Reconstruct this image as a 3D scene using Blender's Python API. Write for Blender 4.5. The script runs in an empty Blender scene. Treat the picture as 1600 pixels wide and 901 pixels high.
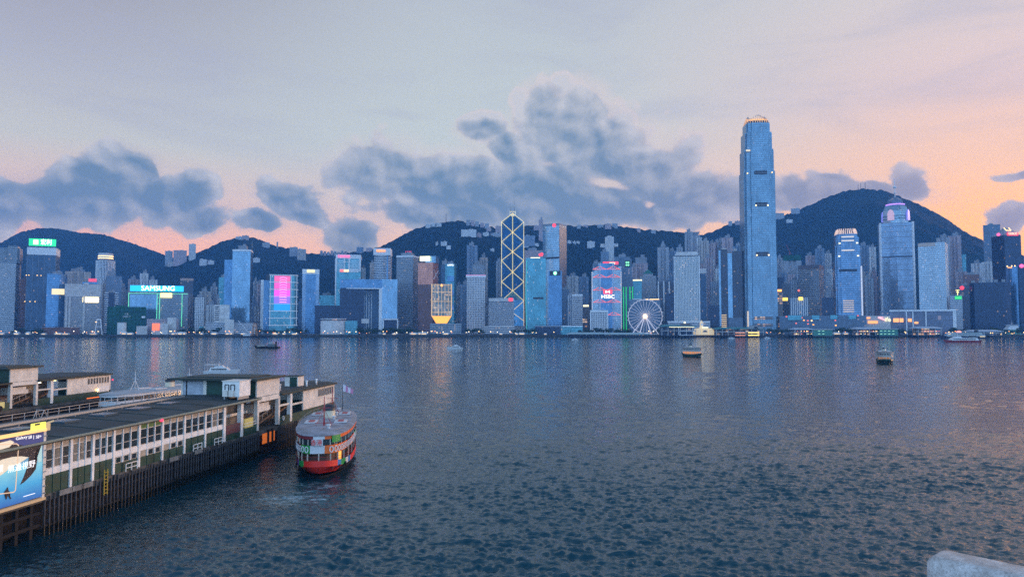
import bpy, bmesh, math, random
import numpy as np
from mathutils import Vector, Matrix

random.seed(7)
R = math.radians
PI = math.pi
scene = bpy.context.scene
COL = scene.collection

# ------------------------------------------------------------------ camera
F = 1130.0                      # focal length in photo pixels (1600 wide)
CAMH = 21.0
PITCH = math.atan(57.5 / F)
cam_data = bpy.data.cameras.new('camera')
cam = bpy.data.objects.new('camera', cam_data)
COL.objects.link(cam)
cam.location = (0, 0, CAMH)
cam.rotation_euler = (PI / 2 + PITCH, 0, 0)
cam_data.sensor_width = 36.0
cam_data.lens = 36.0 * F / 1600.0
cam_data.clip_start = 0.1
cam_data.clip_end = 40000
scene.camera = cam

# ------------------------------------------------------------------ exposure
scene.view_settings.view_transform = 'Standard'
scene.view_settings.look = 'None'
scene.view_settings.exposure = 0.25
scene.view_settings.gamma = 1.0
scene.cycles.max_bounces = 6
scene.cycles.diffuse_bounces = 2
scene.cycles.glossy_bounces = 4
scene.cycles.transmission_bounces = 4
scene.cycles.volume_bounces = 1
scene.cycles.sample_clamp_indirect = 4.0
scene.cycles.use_denoising = False
scene.cycles.caustics_reflective = False
scene.cycles.caustics_refractive = False


def lin(r, g, b):
    """sRGB 0..255 -> linear"""
    out = []
    for c in (r, g, b):
        c /= 255.0
        out.append(c / 12.92 if c <= 0.04045 else ((c + 0.055) / 1.055) ** 2.4)
    return tuple(out)


def at(px, py, Y):
    """world point at depth Y seen at photo pixel (px, py)"""
    dx = (px - 800.0) / F
    dy = (450.5 - py) / F
    fy = math.cos(PITCH) - dy * math.sin(PITCH)
    fz = math.sin(PITCH) + dy * math.cos(PITCH)
    k = Y / fy
    return Vector((dx * k, Y, CAMH + fz * k))


def azel(px, py):
    v = at(px, py, 1000.0) - Vector((0, 0, CAMH))
    v.normalize()
    return math.atan2(v.x, v.y), math.asin(v.z)


# ------------------------------------------------------------------ node helper
class NT:
    def __init__(self, tree):
        self.t = tree

    def new(self, typ, **kw):
        n = self.t.nodes.new(typ)
        for k, v in kw.items():
            setattr(n, k, v)
        return n

    def put(self, sock, v):
        if isinstance(v, bpy.types.NodeSocket):
            self.t.links.new(v, sock)
        elif v is not None:
            if hasattr(sock.default_value, '__len__') and not hasattr(v, '__len__'):
                v = (v,) * len(sock.default_value)
            if hasattr(v, '__len__') and len(v) == 3 and len(sock.default_value) == 4:
                v = (*v, 1.0)
            sock.default_value = v

    def m(self, op, a, b=None, c=None, clamp=False):
        n = self.new('ShaderNodeMath', operation=op, use_clamp=clamp)
        self.put(n.inputs[0], a)
        if b is not None:
            self.put(n.inputs[1], b)
        if c is not None:
            self.put(n.inputs[2], c)
        return n.outputs[0]

    def v(self, op, a, b=None, c=None, out=0):
        n = self.new('ShaderNodeVectorMath', operation=op)
        self.put(n.inputs[0], a)
        if b is not None:
            self.put(n.inputs[1], b)
        if c is not None:
            self.put(n.inputs[2], c)
        return n.outputs[out]

    def xyz(self, a, b, c):
        n = self.new('ShaderNodeCombineXYZ')
        for i, q in enumerate((a, b, c)):
            self.put(n.inputs[i], q)
        return n.outputs[0]

    def sep(self, a):
        n = self.new('ShaderNodeSeparateXYZ')
        self.put(n.inputs[0], a)
        return n.outputs

    def mix(self, f, a, b, blend='MIX'):
        n = self.new('ShaderNodeMix', data_type='RGBA', blend_type=blend)
        self.put(n.inputs[0], f)
        self.put(n.inputs[6], a)
        self.put(n.inputs[7], b)
        return n.outputs[2]

    def mixf(self, f, a, b):
        n = self.new('ShaderNodeMix', data_type='FLOAT')
        self.put(n.inputs[0], f)
        self.put(n.inputs[2], a)
        self.put(n.inputs[3], b)
        return n.outputs[0]

    def ss(self, x, lo, hi, to0=0.0, to1=1.0):
        n = self.new('ShaderNodeMapRange', interpolation_type='SMOOTHSTEP')
        self.put(n.inputs[0], x)
        for i, q in enumerate((lo, hi, to0, to1)):
            self.put(n.inputs[1 + i], q)
        return n.outputs[0]

    def ramp(self, f, stops, interp='LINEAR'):
        n = self.new('ShaderNodeValToRGB')
        n.color_ramp.interpolation = interp
        els = n.color_ramp.elements
        while len(els) < len(stops):
            els.new(0.5)
        for e, (p, c) in zip(els, stops):
            e.position = p
            e.color = (*c, 1.0)
        self.put(n.inputs[0], f)
        return n.outputs[0]

    def noise(self, vec, scale, detail=4.0, rough=0.5, dim='3D', dist=0.0, out=0):
        n = self.new('ShaderNodeTexNoise', noise_dimensions=dim)
        self.put(n.inputs['Vector'], vec)
        n.inputs['Scale'].default_value = scale
        n.inputs['Detail'].default_value = detail
        n.inputs['Roughness'].default_value = rough
        n.inputs['Distortion'].default_value = dist
        return n.outputs[out]


# ------------------------------------------------------------------ sky
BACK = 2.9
SUN_AZ, SUN_EL = R(64), R(3.0)
world = bpy.data.worlds.new('World')
scene.world = world
world.use_nodes = True
wt = world.node_tree
wt.nodes.clear()
W = NT(wt)
tc = W.new('ShaderNodeTexCoord')
dx, dy, dz = W.sep(tc.outputs['Generated'])
AZ = W.m('ARCTAN2', dx, dy)
EL = W.m('ARCSINE', dz)
elp = W.m('MAXIMUM', EL, 0.0)
eln = W.m('DIVIDE', elp, 1.5708)


def ramp_el(*stops):
    return W.ramp(eln, [(e / 1.5708, lin(*c)) for e, c in stops])


c_left = ramp_el((0.0, (272, 160, 108)), (0.10, (266, 186, 140)), (0.15, (232, 190, 162)), (0.22, (194, 190, 176)),
                 (0.30, (171, 169, 170)), (0.42, (146, 142, 147)), (0.8, (116, 144, 172)), (1.57, (80, 102, 132)))
c_mid = ramp_el((0.0, (266, 190, 130)), (0.10, (256, 197, 150)), (0.16, (224, 200, 174)), (0.24, (190, 195, 184)),
                (0.42, (174, 178, 177)), (0.8, (116, 146, 174)), (1.57, (80, 102, 132)))
c_right = ramp_el((0.0, (316, 194, 20)), (0.08, (312, 210, 40)), (0.13, (300, 206, 76)), (0.19, (256, 196, 142)),
                  (0.28, (220, 189, 174)), (0.42, (199, 189, 180)), (0.8, (132, 148, 170)), (1.57, (80, 102, 132)))
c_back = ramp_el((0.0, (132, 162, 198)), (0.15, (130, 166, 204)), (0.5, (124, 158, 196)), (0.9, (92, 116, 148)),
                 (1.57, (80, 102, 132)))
f_lm = W.ss(AZ, -0.62, -0.05)
f_mr = W.ss(AZ, 0.0, 0.62)
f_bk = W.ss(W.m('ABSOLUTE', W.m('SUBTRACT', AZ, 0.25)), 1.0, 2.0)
base = W.mix(f_lm, c_left, c_mid)
base = W.mix(f_mr, base, c_right)
# afterglow around the set sun, right of the frame
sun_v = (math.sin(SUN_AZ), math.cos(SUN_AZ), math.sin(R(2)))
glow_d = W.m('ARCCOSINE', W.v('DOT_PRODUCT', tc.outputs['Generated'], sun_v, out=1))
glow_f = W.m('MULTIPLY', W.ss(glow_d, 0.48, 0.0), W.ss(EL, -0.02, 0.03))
# large soft streaks of high thin cloud
P = W.xyz(AZ, EL, 0.0)
streak = W.noise(W.v('MULTIPLY', W.v('ADD', P, (0.0, 0.0, 3.3)), (1.6, 7.0, 1.0)), 2.2, 5.0, 0.55, dist=0.6)
f_st = W.m('MULTIPLY', W.ss(streak, 0.46, 0.72), W.ss(EL, 0.12, 0.3))
base = W.mix(W.m('MULTIPLY', f_st, 0.40), base, lin(160, 160, 172))

# cumulus: blobs in azimuth / elevation, edges broken by noise
warp = W.noise(W.v('MULTIPLY', P, (1.0, 1.25, 1.0)), 8.0, 5.0, 0.5, out=1)
warp = W.v('SUBTRACT', warp, (0.5, 0.5, 0.5))
Pw = W.v('MULTIPLY_ADD', warp, (0.10, 0.07, 0.0), P)


def billow(vec):
    """cauliflower heads: two sizes of rounded cells"""
    out = None
    for sc, amp in ((15.0, 0.62), (34.0, 0.34)):
        vn = W.new('ShaderNodeTexVoronoi', feature='SMOOTH_F1', voronoi_dimensions='2D')
        vn.inputs['Scale'].default_value = sc
        vn.inputs['Smoothness'].default_value = 0.35
        W.put(vn.inputs['Vector'], W.v('MULTIPLY', vec, (1.0, 1.15, 1.0)))
        q = W.m('MULTIPLY', W.m('SUBTRACT', 0.42, vn.outputs['Distance']), amp)
        out = q if out is None else W.m('ADD', out, q)
    fine = W.noise(vec, 34.0, 6.0, 0.6)
    return W.m('ADD', out, W.m('MULTIPLY', W.m('SUBTRACT', fine, 0.5), 0.75))


blobs = [  # photo column, row and half sizes of each cloud body
    (0, 308, 92, 34), (120, 312, 106, 30), (150, 280, 54, 26), (198, 264, 44, 28), (240, 302, 80, 34), (300, 296, 44, 34), (320, 334, 50, 20),
    (464, 314, 46, 34), (486, 338, 32, 26), (552, 374, 38, 26), (410, 350, 32, 16),
    (570, 262, 56, 34), (620, 268, 90, 42), (700, 290, 120, 44), (800, 312, 150, 46), (758, 204, 36, 32), (790, 238, 34, 34),
    (850, 170, 40, 36), (905, 168, 52, 38), (880, 205, 84, 54), (940, 222, 84, 60), (990, 262, 90, 60), (1060, 298, 96, 44), (1120, 312, 70, 34),
    (860, 300, 170, 60), (960, 330, 210, 40), (690, 336, 110, 24), (640, 345, 46, 18),
    (1230, 308, 60, 28), (1300, 298, 60, 26), (1360, 300, 60, 22), (1432, 290, 44, 32), (1562, 344, 38, 28), (1600, 262, 60, 14),
]
FLD = None
for (bx, by, rx, ry) in blobs:
    a0, e0 = azel(bx, by)
    a1, e1 = azel(bx + rx, by - ry)
    sa, se = 1.0 / abs(a1 - a0), 1.0 / abs(e1 - e0)
    q = W.v('MULTIPLY_ADD', Pw, (sa, se, 0.0), (-a0 * sa, -e0 * se, 0.0))
    d = W.v('LENGTH', q, out=1)
    d = W.m('SUBTRACT', 1.20, d)
    if FLD is None:
        FLD = d
    else:
        FLD = W.m('SMOOTH_MAX', FLD, d, 0.16)
wv2 = W.v('MULTIPLY_ADD', warp, (0.05, 0.04, 0.0), P)
bil = billow(wv2)
bil2 = billow(W.v('ADD', wv2, (0.009, 0.010, 0.0)))
FLD0 = FLD
FLD = W.m('ADD', FLD, W.m('MULTIPLY', bil, W.ss(FLD0, 0.15, 0.55, 1.5, 0.25)))
# bright breaks inside the large bank
for (bx, by, rx, ry) in ((945, 284, 40, 12), (1012, 318, 13, 9)):
    a0, e0 = azel(bx, by)
    a1, e1 = azel(bx + rx, by - ry)
    q = W.v('MULTIPLY_ADD', Pw, (1 / abs(a1 - a0), 1 / abs(e1 - e0), 0), (-a0 / abs(a1 - a0), -e0 / abs(e1 - e0), 0))
    d = W.v('LENGTH', q, out=1)
    FLD = W.m('SUBTRACT', FLD, W.ss(d, 2.2, 0.0, 0.0, 0.7))
cl = W.ss(FLD, -0.10, 0.24)
halo = W.m('MULTIPLY', W.ss(W.m('ADD', FLD0, W.m('MULTIPLY', W.m('SUBTRACT', W.noise(Pw, 12.0, 5.0, 0.6), 0.5), 0.9)), -0.40, 0.30), 0.38)
cl = W.m('MAXIMUM', cl, halo)
relief = W.m('MULTIPLY', W.m('SUBTRACT', bil, bil2), 1.25)
soft = W.noise(W.v('MULTIPLY', Pw, (1.0, 1.6, 1.0)), 7.0, 4.0, 0.5)
light = W.m('ADD', W.m('ADD', W.ss(EL, 0.12, 0.34, 0.0, 0.6), relief), W.m('MULTIPLY', W.m('SUBTRACT', soft, 0.5), 0.4), clamp=True)
light = W.m('ADD', light, W.m('MULTIPLY', W.ss(FLD0, 0.8, 0.05), 0.5), clamp=True)
ccol = W.mix(light, lin(92, 118, 136), lin(192, 188, 184))
ccol = W.mix(W.m('MULTIPLY', f_mr, 0.4), ccol, lin(190, 156, 152))
rim = W.m('MULTIPLY', W.ss(FLD, 0.4, -0.2), W.ss(AZ, -0.5, 0.3, 0.3, 0.75))
ccol = W.mix(rim, ccol, lin(236, 200, 180))
base = W.mix(W.m('MULTIPLY', cl, 0.93), base, ccol)
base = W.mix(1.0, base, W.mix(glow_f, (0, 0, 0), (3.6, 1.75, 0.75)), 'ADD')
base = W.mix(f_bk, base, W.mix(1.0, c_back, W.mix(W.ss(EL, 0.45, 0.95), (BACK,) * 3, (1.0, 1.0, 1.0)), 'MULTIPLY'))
# below the horizon: dim blue
base = W.mix(W.ss(EL, -0.01, -0.12), base, lin(40, 64, 92))
sky = W.new('ShaderNodeTexSky', sky_type='NISHITA', sun_disc=False, sun_elevation=SUN_EL, sun_rotation=SUN_AZ,
            air_density=1.0, dust_density=2.0, ozone_density=3.0)
bg1 = W.new('ShaderNodeBackground')
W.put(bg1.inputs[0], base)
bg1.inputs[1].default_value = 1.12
bg2 = W.new('ShaderNodeBackground')
W.put(bg2.inputs[0], sky.outputs[0])
bg2.inputs[1].default_value = 0.05 * 0.6
add = W.new('ShaderNodeAddShader')
wt.links.new(bg1.outputs[0], add.inputs[0])
wt.links.new(bg2.outputs[0], add.inputs[1])
wo = W.new('ShaderNodeOutputWorld')
wt.links.new(add.outputs[0], wo.inputs[0])

# ------------------------------------------------------------------ sun (just setting, right of frame)
sun_data = bpy.data.lights.new('sun', 'SUN')
sun = bpy.data.objects.new('sun', sun_data)
COL.objects.link(sun)
sun_data.energy = 1.5
sun_data.angle = R(14)
sun_data.color = (1.0, 0.66, 0.44)
sdir = Vector((math.sin(SUN_AZ) * math.cos(SUN_EL), math.cos(SUN_AZ) * math.cos(SUN_EL), math.sin(SUN_EL + R(4))))
sun.rotation_euler = sdir.to_track_quat('Z', 'Y').to_euler()


# ------------------------------------------------------------------ materials
MATS = {}


def mat(name, col, rough=0.6, metal=0.0, emit=None, es=0.0, var=0.0, vscale=1.0, spec=0.5, dirt=None):
    """painted / plain surface with slight procedural unevenness"""
    if name in MATS:
        return MATS[name]
    m = bpy.data.materials.new(name)
    m.use_nodes = True
    t = NT(m.node_tree)
    b = m.node_tree.nodes['Principled BSDF']
    c = col
    if var > 0:
        g = t.new('ShaderNodeTexCoord').outputs['Object']
        nz = t.noise(g, vscale, 6.0, 0.6)
        hi = tuple(min(1.0, q * (1 + var)) for q in col)
        lo = tuple(q * (1 - var) for q in col) if dirt is None else dirt
        c = t.mix(t.ss(nz, 0.3, 0.7), lo, hi)
        t.put(b.inputs['Roughness'], t.m('MULTIPLY_ADD', nz, 0.3, rough - 0.15))
    else:
        b.inputs['Roughness'].default_value = rough
    t.put(b.inputs['Base Color'], c)
    b.inputs['Metallic'].default_value = metal
    b.inputs['Specular IOR Level'].default_value = spec
    if emit is not None:
        b.inputs['Emission Color'].default_value = (*emit, 1)
        b.inputs['Emission Strength'].default_value = es
    MATS[name] = m
    return m


def facade(name, wall, glass, fl=3.8, bay=3.0, wu=0.7, wv=0.6, lit=0.03, litc=(1.0, 0.62, 0.28), gm=0.55, gr=0.14,
           es=1.6, wall_rough=0.7, group=6.0, wmetal=0.0):
    """storeys of windows: UV is in metres (along the wall, up the wall)"""
    if name in MATS:
        return MATS[name]
    m = bpy.data.materials.new(name)
    m.use_nodes = True
    t = NT(m.node_tree)
    b = m.node_tree.nodes['Principled BSDF']
    uv = t.new('ShaderNodeUVMap').outputs[0]
    u, v, _ = t.sep(uv)
    cu, cv = t.m('DIVIDE', u, bay), t.m('DIVIDE', v, fl)
    fu, fv = t.m('FRACT', cu), t.m('FRACT', cv)
    mask = t.m('MULTIPLY', t.m('LESS_THAN', fu, wu), t.m('LESS_THAN', fv, wv))
    oi = t.new('ShaderNodeObjectInfo').outputs['Random']
    rnd = t.m('MULTIPLY', oi, 97.0)
    cell = t.xyz(t.m('FLOOR', cu), t.m('FLOOR', cv), rnd)
    wn = t.new('ShaderNodeTexWhiteNoise', noise_dimensions='3D')
    t.put(wn.inputs['Vector'], cell)
    rv, rc = wn.outputs['Value'], wn.outputs['Color']
    big = t.noise(t.v('MULTIPLY', cell, (1 / group, 1 / group, 1.0)), 1.0, 2.0)
    litm = t.m('LESS_THAN', rv, t.m('MULTIPLY', t.ss(big, 0.42, 0.75), lit * 3.0))
    r2 = t.sep(rc)
    gcol = t.mix(r2[1], tuple(q * 0.82 for q in glass), tuple(min(1, q * 1.12) for q in glass))
    tone = t.noise(t.v('MULTIPLY', uv, (0.035, 0.022, 1.0)), 1.0, 3.0, 0.6)
    gcol = t.mix(t.ss(tone, 0.3, 0.7), t.mix(1.0, gcol, (0.78,) * 3, 'MULTIPLY'), t.mix(1.0, gcol, (1.18,) * 3, 'MULTIPLY'))
    stain = t.noise(t.v('MULTIPLY', uv, (0.10, 0.02, 1.0)), 1.0, 4.0)
    wcol = t.mix(stain, tuple(q * 0.75 for q in wall), tuple(min(1, q * 1.15) for q in wall))
    wcol = t.mix(t.m('MULTIPLY', oi, 0.3), wcol, tuple(q * 0.55 for q in wall))
    t.put(b.inputs['Base Color'], t.mix(mask, wcol, gcol))
    t.put(b.inputs['Metallic'], t.mixf(mask, wmetal, gm))
    t.put(b.inputs['Roughness'], t.mixf(mask, wall_rough, gr))
    # panes never sit perfectly in one plane
    geo = t.new('ShaderNodeNewGeometry').outputs['Normal']
    jit = t.v('MULTIPLY', t.v('SUBTRACT', rc, (0.5, 0.5, 0.5)), (0.022, 0.022, 0.022))
    t.put(b.inputs['Normal'], t.v('NORMALIZE', t.v('MULTIPLY_ADD', jit, mask, geo)))
    hue = t.mix(r2[2], litc, (1.0, 0.8, 0.55))
    t.put(b.inputs['Emission Color'], hue)
    t.put(b.inputs['Emission Strength'], t.m('MULTIPLY', t.m('MULTIPLY', mask, litm), t.m('MULTIPLY_ADD', r2[0], es * .55, es * 0.1)))
    MATS[name] = m
    return m


# ------------------------------------------------------------------ mesh builder
class MB:
    def __init__(self):
        self.v, self.f, self.mi, self.uv, self.sm = [], [], [], [], []

    def face(self, pts, m=0, uv=None, smooth=False):
        i0 = len(self.v)
        self.v.extend(tuple(p) for p in pts)
        self.f.append(tuple(range(i0, i0 + len(pts))))
        self.mi.append(m)
        if uv is None:
            uv = [(0.0, 0.0)] * len(pts)
        self.uv.extend(uv)
        self.sm.append(smooth)

    def prism(self, poly, z0, z1, m=0, mt=None, closed=True, top_poly=None, u0=0.0, smooth=False, cap=True):
        """poly: CCW list of (x, y)"""
        mt = m if mt is None else mt
        tp = top_poly or poly
        u = u0
        n = len(poly)
        for i in range(n if closed else n - 1):
            a, b = poly[i], poly[(i + 1) % n]
            ta, tb = tp[i], tp[(i + 1) % n]
            l = math.hypot(b[0] - a[0], b[1] - a[1])
            self.face([(a[0], a[1], z0), (b[0], b[1], z0), (tb[0], tb[1], z1), (ta[0], ta[1], z1)], m,
                      [(u, z0), (u + l, z0), (u + l, z1), (u, z1)], smooth)
            u += l
        if cap:
            self.face([(p[0], p[1], z1) for p in tp], mt, [(p[0], p[1]) for p in tp])
            self.face([(p[0], p[1], z0) for p in reversed(poly)], mt, [(p[0], p[1]) for p in reversed(poly)])
        return self

    def box(self, c, s, m=0, rz=0.0, mt=None):
        """c: centre of base (x, y, z0); s: (sx, sy, sz)"""
        ca, sa = math.cos(rz), math.sin(rz)
        hx, hy = s[0] / 2, s[1] / 2
        poly = [(c[0] + ca * x - sa * y, c[1] + sa * x + ca * y) for x, y in ((-hx, -hy), (hx, -hy), (hx, hy), (-hx, hy))]
        return self.prism(poly, c[2], c[2] + s[2], m, mt)

    def bar(self, a, b, w, h=None, m=0, up=(0, 0, 1)):
        """square bar between two points"""
        h = w if h is None else h
        a, b = Vector(a), Vector(b)
        d = (b - a).normalized()
        upv = Vector(up)
        if abs(d.dot(upv)) > 0.98:
            upv = Vector((1, 0, 0))
        s = d.cross(upv).normalized() * (w / 2)
        t = s.cross(d).normalized() * (h / 2)
        A = [a - s - t, a + s - t, a + s + t, a - s + t]
        B = [b - s - t, b + s - t, b + s + t, b - s + t]
        for i in range(4):
            j = (i + 1) % 4
            self.face([A[i], A[j], B[j], B[i]], m)
        self.face(list(reversed(A)), m)
        self.face(B, m)
        return self

    def tube(self, a, b, r0, r1=None, n=8, m=0, cap=True):
        r1 = r0 if r1 is None else r1
        a, b = Vector(a), Vector(b)
        d = (b - a).normalized()
        upv = Vector((0, 0, 1)) if abs(d.z) < 0.95 else Vector((1, 0, 0))
        s = d.cross(upv).normalized()
        t = s.cross(d).normalized()
        ring = lambda c, r: [c + s * (r * math.cos(2 * PI * k / n)) - t * (r * math.sin(2 * PI * k / n)) for k in range(n)]
        A, B = ring(a, r0), ring(b, r1)
        for i in range(n):
            j = (i + 1) % n
            self.face([A[j], A[i], B[i], B[j]], m, smooth=True)
        if cap:
            self.face(A, m)
            self.face(list(reversed(B)), m)
        return self

    def lathe(self, c, prof, n=24, m=0, sy=1.0):
        """prof: list of (r, z) from bottom to top"""
        u = 2 * PI / n
        for k in range(len(prof) - 1):
            (r0, z0), (r1, z1) = prof[k], prof[k + 1]
            for i in range(n):
                a, b = i * u, (i + 1) * u
                p = lambda r, th, z: (c[0] + r * math.cos(th), c[1] + sy * r * math.sin(th), c[2] + z)
                rr = max(r0, r1)
                q = [p(r0, a, z0), p(r0, b, z0), p(r1, b, z1), p(r1, a, z1)]
                w = [(a * rr, z0), (b * rr, z0), (b * rr, z1), (a * rr, z1)]
                if r0 < 1e-6:
                    q, w = q[1:], w[1:]
                elif r1 < 1e-6:
                    q, w = q[:3], w[:3]
                self.face(q, m, w, True)
        return self

    def build(self, name, mats, parent=None, loc=None, rz=None, weld=True):
        me = bpy.data.meshes.new(name)
        me.from_pydata(self.v, [], self.f)
        if not isinstance(mats, (list, tuple)):
            mats = [mats]
        for q in mats:
            me.materials.append(q)
        me.polygons.foreach_set('material_index', self.mi)
        me.polygons.foreach_set('use_smooth', self.sm)
        uvl = me.uv_layers.new(name='UVMap')
        uvl.data.foreach_set('uv', np.array(self.uv, dtype=np.float32).ravel())
        me.update()
        if weld:
            bm = bmesh.new()
            bm.from_mesh(me)
            bmesh.ops.remove_doubles(bm, verts=bm.verts, dist=0.0008)
            bm.to_mesh(me)
            bm.free()
        o = bpy.data.objects.new(name, me)
        COL.objects.link(o)
        if parent is not None:
            o.parent = parent
        if loc is not None:
            o.location = loc
        if rz is not None:
            o.rotation_euler = (0, 0, rz)
        return o


def tag(o, label=None, cat=None, group=None, kind=None):
    if label:
        o['label'] = label
    if cat:
        o['category'] = cat
    if group:
        o['group'] = group
    if kind:
        o['kind'] = kind
    return o


def thing(name, label, cat, loc=(0, 0, 0), rz=0.0, group=None):
    o = bpy.data.objects.new(name, None)
    COL.objects.link(o)
    o.empty_display_size = 1.0
    o.location = loc
    o.rotation_euler = (0, 0, rz)
    return tag(o, label, cat, group)


def copy_tree(o, parent=None):
    c = o.copy()
    COL.objects.link(c)
    if parent is not None:
        c.parent = parent
    for ch in list(o.children):
        copy_tree(ch, c)
    return c


def text_mesh(name, body, size, material, parent=None, loc=(0, 0, 0), rz=0.0, depth=0.05, width=None, align='CENTER', rot=None):
    """standing lettering facing local -Y; width squeezes it to a length"""
    cu = bpy.data.curves.new(name, 'FONT')
    cu.body = body
    cu.size = size
    cu.align_x = align
    cu.align_y = 'CENTER'
    cu.extrude = depth
    cu.resolution_u = 3
    to = bpy.data.objects.new(name, cu)
    COL.objects.link(to)
    bpy.context.view_layer.update()
    dg = bpy.context.evaluated_depsgraph_get()
    me = bpy.data.meshes.new_from_object(to.evaluated_get(dg))
    bpy.data.objects.remove(to)
    bpy.data.curves.remove(cu)
    me.materials.clear()
    me.materials.append(material)
    if width and len(me.vertices):
        xs = [v.co.x for v in me.vertices]
        k = width / max(1e-6, max(xs) - min(xs))
        for v in me.vertices:
            v.co.x *= k
    me.transform(Matrix.Rotation(PI / 2, 4, 'X'))
    o = bpy.data.objects.new(name, me)
    COL.objects.link(o)
    if parent is not None:
        o.parent = parent
    o.location = loc
    o.rotation_euler = rot or (0, 0, rz)
    return o
# ================================================================== WATER
def hill_like(X, Y):
    """gusts and slicks: slow change of the chop over the harbour"""
    rg = np.random.default_rng(8)
    S = np.zeros_like(X)
    for lam in (170, 120, 85, 60, 44, 30, 22):
        for _ in range(2):
            th = R(80) + rg.normal() * .7
            S += (lam / 170) ** .4 * np.sin((math.cos(th) * X + math.sin(th) * Y) * 2 * PI / lam + rg.random() * 6.28 + .8 * np.sin(X / 61.0 + Y / 37.0))
    return np.clip(1.0 + 0.16 * S, 0.45, 1.6)


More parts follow.
